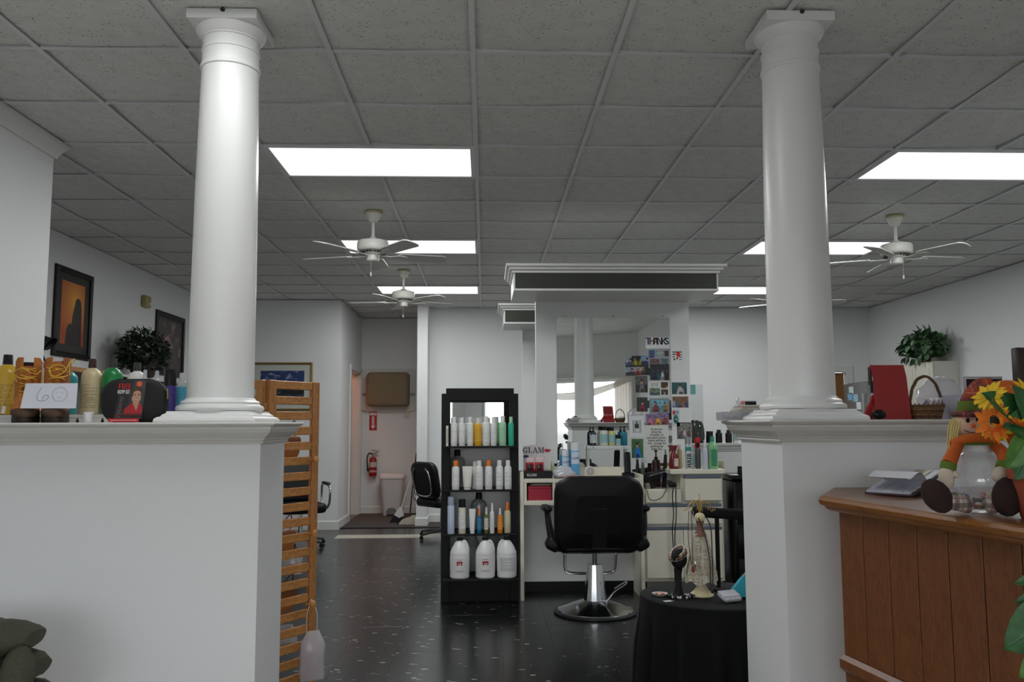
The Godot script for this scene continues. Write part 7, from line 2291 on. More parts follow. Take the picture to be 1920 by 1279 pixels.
	# long loose lace hanging over the edge with its barcode tag
	var lt := thing("barcode_tag", "white barcode tag on a thin tan string against the boot", "tag", Vector3(-1.718, cy, -3.06))
	var s := st()
	bx(s, Vector3(0.004, 0.046, -0.002), Vector3(0.012, 0.026, 0.001), 0.0, Basis(Vector3(0, 0, 1), -0.15))
	part(lt, "tag_paper", s, text_print(c8(206, 206, 210), c8(60, 60, 66), 45, 8))
	s = st()
	tube(s, curve([Vector3(-0.05, 0.001, 0.03), Vector3(-0.02, 0.02, 0.01), Vector3(0.002, 0.06, -0.004), Vector3(0.02, 0.12, -0.01), Vector3(0.03, 0.15, -0.012)], 5), 0.0011, 5)
	part(lt, "string", s, mat(c8(150, 110, 60), 0.6))
	# price card leaning on the boots
	var cd := thing("price_card", "white handwritten price card with a 6 and a smiling face", "sign", Vector3(-1.545, cy + 0.05, -3.036), 0.0)
	cd.rotation.x = -0.12
	s = st()
	prism(s, pts2([-0.097, 0.0, 0.097, 0.0, 0.095, 0.090, -0.087, 0.090]), -0.0006, 0.0006)
	part(cd, "card_stock", s, mat(c8(222, 224, 234), 0.6))
	var pen := mat(c8(120, 122, 134), 0.6)
	s = st()
	var zz := 0.0008
	tube(s, curve([Vector3(-0.030, 0.074, zz), Vector3(-0.042, 0.05, zz), Vector3(-0.040, 0.032, zz), Vector3(-0.026, 0.026, zz), Vector3(-0.008, 0.032, zz), Vector3(-0.003, 0.044, zz), Vector3(-0.012, 0.047, zz), Vector3(-0.022, 0.040, zz), Vector3(-0.022, 0.030, zz)], 6), 0.0008, 5)
	part(cd, "written_six", s, pen)
	s = st()
	var p := []
	for j in 28:
		var a := TAU * j / 28
		p.append(Vector3(0.036 + 0.026 * cos(a), 0.050 + 0.025 * sin(a), zz))
	tube(s, p, 0.0006, 5, true)
	ball(s, Vector3(0.026, 0.056, zz), Vector3(0.0014, 0.0014, 0.0006), 8); ball(s, Vector3(0.044, 0.055, zz), Vector3(0.0014, 0.0014, 0.0006), 8)
	tube(s, curve([Vector3(0.028, 0.040, zz), Vector3(0.035, 0.037, zz), Vector3(0.042, 0.041, zz)], 4), 0.0005, 5)
	part(cd, "drawn_face", s, pen)

func toiletry_bag(cy: float) -> void:
	var t := thing("toiletry_bag", "black zip toiletry bag with a red FREE DOPP KIT card", "bag", Vector3(-1.268, cy, -3.10), 0.0)
	var cloth := textured(speckled(c8(24, 24, 27), 35), 0.8, 9.0)
	var s := st()
	pad(s, 0.222, 0.152, 0.058, 0.084, 0.02, Transform3D(Basis(), Vector3(0, 0.077, 0.0)), 0.006, 7)
	part(t, "bag_body", s, cloth)
	s = st()
	var p := []
	for q in outline(0.224, 0.154, 0.06, 7):
		p.append(Vector3(q.x, q.y + 0.077, 0.016))
	tube(s, p, 0.0025, 6, true)
	part(t, "piping", s, mat(c8(18, 18, 20), 0.6))
	s = st()
	rbox(s, Vector3(0.112, 0.09, 0.0), Vector3(0.008, 0.05, 0.03), 0.004, 3)
	part(t, "side_tab", s, mat(c8(22, 22, 24), 0.6))
	s = st()
	tube(s, curve([Vector3(0.117, 0.12, 0.01), Vector3(0.121, 0.10, 0.016), Vector3(0.119, 0.085, 0.01)], 4), 0.003, 6)
	part(t, "zip_pull", s, mat(c8(170, 150, 90), 0.3, 0.9))
	# printed card, drawn as flat print: dark ground, smiling face, red shirt
	var im := blank(128, 176, c8(30, 30, 32))
	for y in 176:
		for x in range(52, 128):
			im.set_pixel(x, y, c8(92, 96, 98).lerp(c8(34, 34, 36), clampf(absf(x - 96) / 44.0, 0, 1)))
	i_poly(im, [Vector2(38, 176), Vector2(46, 128), Vector2(74, 104), Vector2(112, 104), Vector2(124, 122), Vector2(126, 176)], c8(176, 26, 36))
	i_poly(im, [Vector2(78, 102), Vector2(108, 102), Vector2(98, 140)], c8(186, 140, 112))
	i_ell(im, 92, 74, 21, 31, c8(196, 148, 120))
	i_ell(im, 92, 44, 24, 17, c8(74, 52, 36))
	i_ell(im, 72, 60, 5, 16, c8(74, 52, 36)); i_ell(im, 113, 60, 4, 14, c8(74, 52, 36))
	i_ell(im, 92, 60, 18, 14, c8(200, 152, 124))
	i_ell(im, 84, 66, 4, 2, c8(50, 36, 28)); i_ell(im, 101, 66, 4, 2, c8(50, 36, 28))
	im.fill_rect(Rect2i(80, 60, 9, 2), c8(80, 54, 38)); im.fill_rect(Rect2i(97, 60, 9, 2), c8(80, 54, 38))
	i_ell(im, 92, 78, 3, 5, c8(180, 128, 102))
	i_ell(im, 92, 90, 9, 4, c8(120, 60, 54)); i_ell(im, 92, 89, 7, 2.2, c8(228, 222, 216))
	for y in range(146, 176):
		for x in range(38, 128):
			im.set_pixel(x, y, im.get_pixel(x, y).lerp(c8(40, 26, 22), clampf((y - 146) / 18.0, 0, 1)))
	var r := RandomNumberGenerator.new()
	r.seed = 3
	for k in 14:
		im.fill_rect(Rect2i(8 + r.randi() % 8, 74 + k * 7, r.randi_range(12, 26), 3), c8(110, 106, 106) if k % 4 else c8(176, 40, 46))
	s = st()
	var z := 0.0492
	quad_uv(s, Vector3(-0.055, 0.012, z), Vector3(0.045, 0.012, z), Vector3(0.058, 0.148, z), Vector3(-0.030, 0.148, z))
	quad(s, Vector3(0.045, 0.012, z - 0.0008), Vector3(-0.055, 0.012, z - 0.0008), Vector3(-0.030, 0.148, z - 0.0008), Vector3(0.058, 0.148, z - 0.0008))
	part(t, "print_card", s, textured(im, 0.35))
	var redm := mat(c8(196, 28, 34), 0.4)
	letters(t, "FREE", 0.020, Vector3(-0.0185, 0.128, z + 0.0006), redm, Basis(), "Droid Sans", true, 0.0, 0.72)
	letters(t, "DOPP KIT", 0.014, Vector3(-0.021, 0.108, z + 0.0006), mat(c8(226, 224, 222), 0.4), Basis(), "Droid Sans", true, 0.0, 0.52)
	part(t, "red_strip", spanbox(Vector3(-0.072, 0.001, z - 0.0005), Vector3(0.036, 0.014, z + 0.0008)), redm)
	letters(t, "No purchase of other items necessary", 0.0042, Vector3(-0.018, 0.0075, z + 0.0010), mat(c8(226, 206, 206), 0.4), Basis(), "Droid Sans", true, 0.0, 0.9).visible = true
	part(t, "orange_sticker", turned(pts2([0.0, 0.0, 0.0095, 0.0, 0.0095, 0.0006, 0.0, 0.0006]), 20, Vector3(0.033, 0.1365, z + 0.0002), Basis(Vector3(1, 0, 0), PI / 2)), mat(c8(244, 96, 52), 0.5))

func wicker_basket(at: Vector3) -> void:
	var t := thing("wicker_basket", "brown wicker basket with a tall hoop handle, holding leaflets", "basket", at)
	var cols := [mat(c8(118, 84, 52), 0.7), mat(c8(92, 62, 38), 0.7), mat(c8(136, 102, 66), 0.7)]
	# woven rows
	for k in 8:
		var y := 0.004 + 0.0068 * k
		var grow := lerpf(0.049, 0.064, k / 7.0)
		var p := []
		for j in 48:
			var a := TAU * j / 48
			var wob := 0.0022 * (1.0 if (j / 2 + k) % 2 == 0 else -1.0)
			p.append(Vector3(sin(a) * (grow + wob), y, cos(a) * (grow * 0.8 + wob)))
		var s := st()
		tube(s, p, 0.0037, 6, true)
		part(t, "woven_row", s, cols[k % 3])
	var s := st()
	for j in 24:
		var a := TAU * j / 24
		rod(s, Vector3(sin(a) * 0.049, 0.0, cos(a) * 0.039), Vector3(sin(a) * 0.065, 0.060, cos(a) * 0.052), 0.0022, -1, 6)
	part(t, "stakes", s, cols[1])
	part(t, "basket_floor", turned(pts2([0.045, 0.002, 0.045, 0.006]), 24, Vector3.ZERO, Basis.from_scale(Vector3(1, 1, 0.8))), cols[1])
	s = st()
	var p := []
	for j in 19:
		var a := PI * j / 18
		p.append(Vector3(cos(a) * 0.060, 0.05 + sin(a) * 0.112, 0.0))
	for strand in 3:
		var q := []
		for j in 19:
			var a := TAU * strand / 3 + j * 0.9
			q.append(p[j] + Vector3(cos(a) * 0.0026, sin(a) * 0.0026, cos(a + 1.0) * 0.0026))
		tube(s, q, 0.0036, 6)
	part(t, "hoop_handle", s, cols[1])
	for k in 6:
		var lf := thing("leaflet", ["pale leaflet leaning at the red display end of the basket", "grey leaflet standing second in the wicker basket", "white leaflet with dark print in the wicker basket", "pink-edged leaflet in the middle of the wicker basket", "tilted white leaflet in the wicker basket", "leaflet at the bin end of the wicker basket"][k], "leaflet", at + Vector3(-0.036 + 0.0145 * k, 0.0065, -0.012 + 0.006 * (k % 3)), 0.25, "leaflets in the wicker basket")
		lf.rotation.z = -0.42 + 0.05 * k
		part(lf, "paper", spanbox(Vector3(-0.001, 0.0, -0.02), Vector3(0.001, 0.076, 0.02)), mat([c8(206, 200, 206), c8(160, 156, 160), c8(222, 220, 222), c8(206, 176, 180), c8(226, 226, 226), c8(190, 184, 190)][k], 0.5))
		part(lf, "printed_band", spanbox(Vector3(0.001, 0.05, -0.018), Vector3(0.0013, 0.066, 0.018)), mat([c8(120, 96, 110), c8(70, 66, 70), c8(60, 60, 66), c8(150, 60, 80), c8(90, 90, 110), c8(80, 76, 80)][k], 0.5))

# ---------- kitchenette corner beyond the second half wall ----------
func build_far_side_goods() -> void:
	var f := thing("refrigerator", "stainless refrigerator with pinned notes in the far corner", "refrigerator", Vector3(4.98, 0.001, -10.38))
	part(f, "case", spanbox(Vector3(-0.30, 0.02, -0.34), Vector3(0.33, 1.80, 0.34), 0.006), mat(c8(30, 30, 32), 0.4))
	var ss := mat(c8(150, 152, 152), 0.32, 0.75)
	for q in [[1.21, 1.79], [0.06, 1.195]]:
		var d := part(f, "door", spanbox(Vector3(-0.35, q[0], -0.335), Vector3(-0.302, q[1], 0.335), 0.006), ss)
		part(d, "handle", spanbox(Vector3(-0.385, q[0] + 0.1, 0.26), Vector3(-0.365, q[0] + 0.45, 0.28), 0.005), chrome_m)
	for q in [[1.66, -0.10, c8(196, 210, 216)], [1.58, -0.14, c8(120, 170, 200)], [1.56, 0.02, c8(150, 190, 206)], [1.46, 0.10, c8(214, 220, 222)]]:
		part(f, "pinned_note", spanbox(Vector3(-0.3525, q[0], q[1] - 0.07), Vector3(-0.351, q[0] + 0.09, q[1] + 0.06)), mat(q[2], 0.6))
	var c := thing("wall_cabinet", "white two-door wall cabinet under the potted ivy", "cabinet", Vector3(5.329, 1.40, -9.64))
	var wm := mat(c8(206, 204, 194), 0.45)
	part(c, "cabinet_body", spanbox(Vector3(-0.285, 0, -0.38), Vector3(0, 0.585, 0.38), 0.003), wm)
	for k in 2:
		var z: float = -0.375 + 0.38 * k
		var d := part(c, "door", spanbox(Vector3(-0.305, 0.01, z), Vector3(-0.287, 0.58, z + 0.37), 0.003), mat(c8(220, 216, 202), 0.45))
		part(d, "raised_panel", spanbox(Vector3(-0.311, 0.07, z + 0.06), Vector3(-0.305, 0.52, z + 0.31), 0.003), mat(c8(220, 216, 202), 0.45))
	var p := thing("potted_ivy", "trailing green leafy plant in a small pot on the wall cabinet", "plant", Vector3(5.13, 1.986, -9.62))
	part(p, "pot", turned(pts2([0.06, 0, 0.065, 0.004, 0.08, 0.10, 0.085, 0.105, 0.085, 0.12, 0.07, 0.12, 0.065, 0.09]), 20), mat(c8(120, 84, 52), 0.6))
	foliage(p, Vector3(-0.05, 0.18, 0.06), Vector3(0.19, 0.20, 0.38), 560, 0.085, 0.052, [c8(64, 98, 62), c8(40, 68, 42), c8(96, 128, 92)], 19, 4, -0.11)

# ---------- oak reception counter ----------
func build_counter() -> void:
	var t := thing("reception_counter", "oak reception counter clad in vertical boards", "counter", Vector3(1.05, 0, -2.585), deg_to_rad(0))
	# front runs from the far corner towards the viewer, slightly splayed
	var A := Vector3(0.045, 0, -0.02)
	var B := Vector3(0.215, 0, 1.05)
	var dir := (B - A).normalized()
	var bas := Basis(dir, Vector3.UP, dir.cross(Vector3.UP))     # x along the front, z out of the front
	if bas.z.x > 0:
		bas = Basis(dir, Vector3.UP, -dir.cross(Vector3.UP))
	var len_ := A.distance_to(B)
	var fr := Transform3D(bas, A)
	var s := st()
	prism(s, [Vector2(A.x + 0.02, -A.z), Vector2(B.x + 0.02, -B.z), Vector2(0.85, -1.05), Vector2(0.85, 0.32), Vector2(0.22, 0.32)], 0.0, 1.04, Transform3D(Basis(Vector3(1, 0, 0), -PI / 2), Vector3.ZERO))
	part(t, "carcass", s, oak_m[1])
	var n := 9
	for k in n:
		var w := len_ / n
		var b := st()
		bx(b, fr * Vector3((k + 0.5) * w, 0.82, -0.006), Vector3(w - 0.004, 0.44, 0.014), 0.0012, bas)
		part(t, "plank", b, oak_m[k % 2])
	s = st()
	bx(s, fr * Vector3(len_ / 2, 0.575, 0.002), Vector3(len_ + 0.02, 0.05, 0.034), 0.012, bas)
	part(t, "rail", s, oak_m[0])
	for k in n:
		var w := len_ / n
		var b := st()
		bx(b, fr * Vector3((k + 0.5) * w, 0.32, -0.006), Vector3(w - 0.004, 0.46, 0.014), 0.0012, bas)
		part(t, "plank", b, oak_m[(k + 1) % 2])
	s = st()
	bx(s, fr * Vector3(len_ / 2, 0.045, 0.0), Vector3(len_ + 0.02, 0.09, 0.03), 0.008, bas)
	part(t, "kick_board", s, oak_m[0])
	# top with a rounded nosing
	var edge := [Vector2(0.0, -0.03), Vector2(0.172, 1.05)]
	s = st()
	prism(s, [Vector2(0.0, 0.02), Vector2(0.172, -1.05), Vector2(0.86, -1.05), Vector2(0.86, 0.343), Vector2(0.175, 0.343)], 1.052, 1.0745, Transform3D(Basis(Vector3(1, 0, 0), -PI / 2), Vector3.ZERO))
	part(t, "counter_top", s, textured(wood_image(99, c8(136, 92, 54), c8(110, 70, 38)), 0.3, 2.0))
	s = st()
	molding(s, [Vector2(0.175, -0.343), Vector2(0.0, -0.02), Vector2(0.172, 1.05)], pts2([-0.02, 1.030, -0.014, 1.030, -0.006, 1.036, 0.0, 1.044, 0.010, 1.048, 0.014, 1.054, 0.016, 1.062, 0.012, 1.071, 0.004, 1.0745, -0.006, 1.0748]))
	part(t, "nosing", s, textured(wood_image(104, c8(150, 96, 44), c8(112, 66, 26), false), 0.3, 2.4))
	# open pad on a wedge stand
	var top := 1.0752
	var k := thing("open_notebook", "open appointment notebook with flipped pages on the counter", "notebook", Vector3(1.315, top, -2.63), 0.62)
	s = st()
	prism(s, pts2([-0.08, 0.0, 0.09, 0.0, 0.09, 0.05]), -0.055, 0.055, Transform3D(Basis(Vector3.UP, 0.0), Vector3(0, 0, 0)))
	part(k, "wedge_stand", s, black_m)
	var tilt := Basis(Vector3(0, 0, 1), 0.29)
	part(k, "cover", box(Vector3(0.005, 0.035, 0), Vector3(0.215, 0.006, 0.15), 0.001, tilt), mat(c8(70, 50, 58), 0.5))
	var pg := text_print(c8(206, 208, 220), c8(140, 146, 166), 47, 16)
	pg.uv1_triplanar = true
	pg.uv1_scale = Vector3.ONE * 6.0
	part(k, "page_block", box(Vector3(-0.047, 0.0255, 0), Vector3(0.105, 0.006, 0.14), 0.001, tilt), pg)
	part(k, "page_block", box(Vector3(0.062, 0.058, 0), Vector3(0.10, 0.006, 0.14), 0.001, tilt), text_print(c8(190, 192, 200), c8(120, 124, 140), 48, 8))
	s = st()
	thick_sheet(s, 8, 2, func(u: float, v: float) -> Vector3:
		var x := 0.012 - 0.125 * u
		return Vector3(x, 0.045 + 0.030 * u + 0.018 * sin(u * 5.0), lerpf(-0.07, 0.07, v)), Vector3(0, -0.0006, 0))
	part(k, "flipped_page", s, mat(c8(214, 214, 222), 0.6))
	s = st()
	bx(s, Vector3(0.073, 0.066, 0.02), Vector3(0.045, 0.002, 0.05), 0.0, tilt)
	part(k, "foil_sticker", s, mat(c8(206, 196, 176), 0.25, 0.7))

# ---------- scarecrow candy jar ----------
func plaid(a: Color, b: Color, c: Color) -> Image:
	var img := blank(64, 64, a)
	for y in 64:
		for x in 64:
			var col := a
			if x % 32 < 12: col = col.lerp(b, 0.5)
			if y % 32 < 12: col = col.lerp(b, 0.5)
			if x % 32 in [20, 21] or y % 32 in [20, 21]: col = col.lerp(c, 0.7)
			img.set_pixel(x, y, col)
	return img

func build_scarecrow() -> void:
	var O := Vector3(1.244, 1.0752, -2.10)
	var t := thing("scarecrow_candy_jar", "plush scarecrow hugging a round glass candy jar on the counter", "candy jar", O, -0.2)
	var glass := clear(c8(226, 230, 236), 0.16, 0.02)
	var s := st()
	var pr := []
	for i in 15:
		var a := lerpf(-1.40, 1.12, i / 14.0)
		pr.append(Vector2(cos(a) * 0.077, 0.078 + sin(a) * 0.077))
	pr.append(Vector2(0.034, 0.158))
	lathe(s, pr, 36, Vector3.ZERO, Basis(), false)
	var inner := []
	for q in pr:
		inner.append(Vector2(maxf(q.x - 0.0022, 0.0), q.y + (0.0022 if q.y < 0.02 else 0.0)))
	inner.reverse()
	lathe(s, inner, 36, Vector3.ZERO, Basis(), false)
	lathe(s, [Vector2(0.0, 0.0006), Vector2(0.03, 0.0006), Vector2(0.03, 0.0030), Vector2(0.0, 0.0030)], 24)
	part(t, "glass_bowl", s, glass)
	part(t, "jar_lid", turned(pts2([0.034, 0.150, 0.037, 0.152, 0.036, 0.172, 0.030, 0.178]), 28), mat(c8(222, 222, 222), 0.45))
	var skin := mat(c8(214, 178, 152), 0.85)
	var orange := mat(c8(196, 92, 30), 0.85)
	var green := mat(c8(96, 116, 36), 0.85)
	var creamc := mat(c8(206, 190, 172), 0.9)
	var brown := textured(speckled(c8(46, 28, 26), 36), 0.95, 9.0)
	var head := part(t, "head", orb(Vector3(-0.020, 0.217, 0.012), Vector3(0.035, 0.037, 0.033), 22), skin)
	s = st()
	lathe(s, pts2([0.0068, 0, 0.004, 0.010, 0.0, 0.019]), 12, Vector3(-0.022, 0.216, 0.042), frame_of(Vector3(-0.1, 0.05, 1)))
	part(head, "nose", s, mat(c8(222, 96, 44), 0.8))
	for x in [-0.033, -0.010]:
		part(head, "eye", orb(Vector3(x, 0.229, 0.0415), Vector3(0.0048, 0.006, 0.003), 10), mat(c8(16, 16, 18), 0.2))
	s = st()
	tube(s, curve([Vector3(-0.042, 0.205, 0.038), Vector3(-0.028, 0.199, 0.043), Vector3(-0.012, 0.200, 0.044), Vector3(-0.002, 0.206, 0.040)], 5), 0.0009, 5)
	part(head, "mouth", s, mat(c8(60, 30, 28), 0.8))
	# straw-like yarn hair
	for k in 9:
		s = st()
		var x := -0.046 - 0.0035 * (k % 4)
		var z := 0.018 - 0.006 * k
		tube(s, curve([Vector3(-0.028, 0.245, z * 0.6 + 0.012), Vector3(x, 0.226, z + 0.012), Vector3(x - 0.008, 0.196 - 0.003 * k, z + 0.010), Vector3(x - 0.014 + 0.004 * (k % 3), 0.164 - 0.004 * (k % 4), z + 0.008)], 4), 0.0024, 6)
		part(head, "yarn_strand", s, mat(c8(206, 186, 122), 0.9))
	# hat
	var pl := textured(plaid(c8(170, 66, 34), c8(60, 40, 40), c8(206, 150, 130)), 0.9, 14.0)
	var hat := part(t, "hat_brim", turned(pts2([0.030, 0.244, 0.052, 0.236, 0.058, 0.240, 0.055, 0.246, 0.034, 0.254, 0.0, 0.256]), 26, Vector3(-0.016, 0, 0.006), Basis(Vector3(0, 0, 1), -0.06)), textured(plaid(c8(150, 50, 50), c8(50, 36, 40), c8(206, 160, 150)), 0.9, 16.0))
	part(hat, "hat_band", turned(pts2([0.033, 0.250, 0.034, 0.256, 0.032, 0.276, 0.030, 0.278]), 22, Vector3(-0.010, 0, 0.004)), green)
	s = st()
	tube(s, curve([Vector3(-0.006, 0.268, 0.004), Vector3(0.004, 0.292, 0.004), Vector3(0.020, 0.312, 0.0), Vector3(0.042, 0.316, 0.0)], 5), [0.032, 0.0315, 0.031, 0.031, 0.030, 0.030, 0.029, 0.028, 0.027, 0.026, 0.025, 0.024, 0.023, 0.022, 0.021, 0.020], 18)
	part(hat, "hat_crown", s, pl)
	s = st()
	var rs := []
	for i in 11:
		var a := -PI / 2 + PI * i / 10
		var ring := []
		for j in 36:
			var b := TAU * j / 36
			var r := (0.046 * cos(a) + 0.0006) * (1.0 + 0.07 * cos(b * 9.0))
			ring.append(Vector3(0.072, 0.296, 0.01) + Vector3(sin(b) * r * 1.15, sin(a) * 0.034, cos(b) * r))
		rs.append(ring)
	rings(s, rs)
	part(hat, "pumpkin", s, orange)
	# scarf, collar
	s = st()
	tube(s, curve([Vector3(-0.060, 0.172, 0.020), Vector3(-0.045, 0.182, 0.044), Vector3(-0.016, 0.186, 0.054), Vector3(0.016, 0.184, 0.044), Vector3(0.030, 0.178, 0.012), Vector3(0.010, 0.178, -0.024), Vector3(-0.036, 0.178, -0.018), Vector3(-0.060, 0.172, 0.020)], 5), 0.012, 10)
	part(t, "scarf", s, orange)
	part(t, "collar", turned(pts2([0.030, 0.174, 0.050, 0.168, 0.054, 0.172, 0.040, 0.184, 0.028, 0.188]), 24, Vector3(-0.014, 0, 0.008)), green)
	# arms: sleeve, cuff, mitten
	for e in [[[Vector3(-0.050, 0.170, 0.020), Vector3(-0.072, 0.146, 0.044), Vector3(-0.088, 0.122, 0.058), Vector3(-0.096, 0.094, 0.062), Vector3(-0.094, 0.060, 0.056)]], [[Vector3(0.026, 0.172, 0.028), Vector3(0.036, 0.148, 0.062), Vector3(0.032, 0.122, 0.080), Vector3(0.018, 0.100, 0.088), Vector3(0.004, 0.084, 0.088)]]]:
		var p: Array = e[0]
		s = st()
		tube(s, curve([p[0], p[1], p[2]], 5), [0.012, 0.013, 0.014, 0.0145, 0.015, 0.0155, 0.016, 0.0165, 0.017, 0.017, 0.017], 14)
		var sl := part(t, "sleeve", s, orange)
		s = st()
		tube(s, [p[2] - (p[3] - p[2]) * 0.1, p[2] + (p[3] - p[2]) * 0.35, p[2] + (p[3] - p[2]) * 0.5], [0.0185, 0.019, 0.017], 16)
		part(sl, "cuff", s, green)
		s = st()
		tube(s, curve([p[2] + (p[3] - p[2]) * 0.45, p[3], p[4]], 5), [0.012, 0.014, 0.016, 0.018, 0.019, 0.019, 0.018, 0.017, 0.015, 0.012, 0.006], 14)
		var mt := part(sl, "mitten", s, creamc)
		s = st()
		tube(s, [p[3], p[3] + Vector3(0.018, 0.004, 0.012), p[3] + Vector3(0.024, -0.002, 0.016)], [0.009, 0.009, 0.004], 10)
		part(mt, "thumb", s, creamc)
	# legs and big soft shoes
	var chk := textured(plaid(c8(196, 184, 172), c8(60, 50, 48), c8(150, 50, 40)), 0.9, 16.0)
	s = st()
	tube(s, curve([Vector3(-0.050, 0.020, 0.070), Vector3(-0.080, 0.032, 0.080), Vector3(-0.104, 0.036, 0.086)], 4), [0.017, 0.018, 0.020, 0.021, 0.022, 0.022, 0.022, 0.022, 0.021], 14)
	part(t, "leg", s, chk)
	s = st()
	tube(s, curve([Vector3(-0.016, 0.020, 0.078), Vector3(0.004, 0.030, 0.090), Vector3(0.016, 0.034, 0.098)], 4), [0.017, 0.018, 0.020, 0.021, 0.021, 0.021, 0.020, 0.020, 0.019], 14)
	part(t, "leg", s, chk)
	part(t, "shoe", orb(Vector3(-0.130, 0.0465, 0.094), Vector3(0.033, 0.046, 0.026), 22, Basis(Vector3(0, 0, 1), 0.62) * Basis(Vector3(1, 0, 0), 0.1)), brown)
	part(t, "shoe", orb(Vector3(0.020, 0.0485, 0.118), Vector3(0.036, 0.047, 0.026), 22, Basis(Vector3(0, 0, 1), -0.12)), brown)
	# sweets
	var r := RandomNumberGenerator.new()
	r.seed = 8
	var cols := [c8(190, 150, 70), c8(206, 176, 110), c8(170, 30, 34), c8(48, 52, 130), c8(206, 206, 214), c8(176, 132, 60), c8(30, 28, 30)]
	var names := ["gold", "pale gold", "red", "blue", "white", "amber", "black"]
	var places := [Vector3(0.0, 0.014, 0.0), Vector3(0.026, 0.018, 0.012), Vector3(-0.026, 0.018, 0.010), Vector3(0.006, 0.018, 0.032), Vector3(-0.012, 0.018, -0.028), Vector3(0.042, 0.032, 0.008), Vector3(-0.044, 0.034, 0.012), Vector3(0.022, 0.034, 0.040), Vector3(-0.018, 0.034, 0.044), Vector3(0.030, 0.036, -0.030), Vector3(-0.032, 0.036, -0.026), Vector3(0.056, 0.052, 0.010), Vector3(0.004, 0.036, 0.004), Vector3(-0.050, 0.052, 0.026)]
	var bs := Basis(Vector3.UP, -0.2)
	for k in places.size():
		var c: int = [0, 1, 2, 0, 4, 0, 3, 5, 6, 1, 4, 0, 2, 4][k]
		var w := thing("wrapped_candy", "%s foil-wrapped sweet in the glass jar" % names[c], "candy", O + bs * places[k], r.randf() * TAU, "wrapped sweets in the glass jar")
		w.rotation.z = r.randf_range(-0.5, 0.5)
		var m := mat(cols[c], 0.28, 0.6 if c in [0, 1, 5] else 0.1)
		s = st()
		rbox(s, Vector3.ZERO, Vector3(0.019, 0.011, 0.012), 0.005, 3)
		part(w, "sweet", s, m)
		for sg in [-1.0, 1.0]:
			s = st()
			lathe(s, pts2([0.0018, 0.0, 0.0065, 0.007]), 8, Vector3(sg * 0.009, 0, 0), Basis(Vector3(0, 0, 1), -sg * PI / 2), false)
			part(w, "twist", s, m)

# ---------- silk sunflowers and floor plant ----------
func sunflower(t: Node3D, at: Vector3, dir: Vector3, rad: float, inner: Color, outer: Color, n := 14) -> void:
	var b := frame_of(dir)
	var fl := part(t, "flower_head", turned(pts2([rad * 0.24, -0.004, rad * 0.26, 0.0, rad * 0.2, 0.004, 0.0, 0.006]), 18, at, b), mat(c8(44, 32, 22), 0.9))
	for lay in 2:
		for k in n:
			var a := TAU * (k + 0.5 * lay) / n
			var d := Vector3(sin(a), 0.12 + 0.25 * (1 - lay), cos(a))
			var s := st()
			leaf(s, at + b * (Vector3(sin(a), -0.05 * lay, cos(a)) * rad * 0.3), b * d, b * Vector3.UP, rad * (0.85 if lay == 0 else 0.8) * (0.82 + 0.3 * fmod(k * 0.618, 1.0)), rad * 0.42, 0.1 + 0.5 * fmod(k * 0.377, 1.0))
			part(fl, "petal", s, petal_m(inner if lay == 0 else outer))

func petal_m(c: Color) -> StandardMaterial3D:
	var key := "petal" + c.to_html()
	if not M.has(key):
		var m := StandardMaterial3D.new()
		m.albedo_color = c
		m.roughness = 0.65
		m.backlight_enabled = true
		m.backlight = Color(0.3, 0.22, 0.05)
		M[key] = m
	return M[key]

func big_leaf(t: Node3D, base: Vector3, tip: Vector3, up: Vector3, width: float, m: Material, called := "leaf") -> void:   # broad leaf with a folded midrib and a pointed tip
	var d := tip - base
	var side := d.cross(up).normalized()
	var nrm := side.cross(d).normalized()
	var s := st()
	thick_sheet(s, 8, 10, func(u: float, v: float) -> Vector3:
		var w := width * 0.5 * pow(sin(PI * clampf(pow(v, 0.72), 0.0, 1.0)), 0.75) * (1.0 if v < 0.999 else 0.0)
		var x := (u - 0.5) * 2.0
		return base + d * v + side * x * w + nrm * (absf(x) * w * 0.28 - 0.22 * d.length() * v * v + 0.012 * width * sin(v * 16.0) * absf(x)), nrm * -0.0008)
	var lf := part(t, called, s, m)
	s = st()
	var p := []
	for k in 7:
		var v := k / 6.0
		p.append(base + d * v + nrm * (0.0008 - 0.22 * d.length() * v * v))
	tube(s, p, [0.0020, 0.0018, 0.0016, 0.0014, 0.0011, 0.0008, 0.0005], 5)
	part(lf, "midrib", s, m)

func leaf_m(c: Color, rough := 0.45) -> StandardMaterial3D:
	var key := "leafm" + c.to_html()
	if not M.has(key):
		var img := blank(64, 64, c)
		var n := noise(int(c.g * 1000), 0.06, 3)
		for y in 64:
			for x in 64:
				var v := 1.0 + 0.22 * n.get_noise_2d(x, y)
				img.set_pixel(x, y, Color(c.r * v, c.g * v, c.b * v))
		var m := textured(img, rough, 9.0)
		m.backlight_enabled = true
		m.backlight = Color(0.12, 0.22, 0.06)
		M[key] = m
	return M[key]

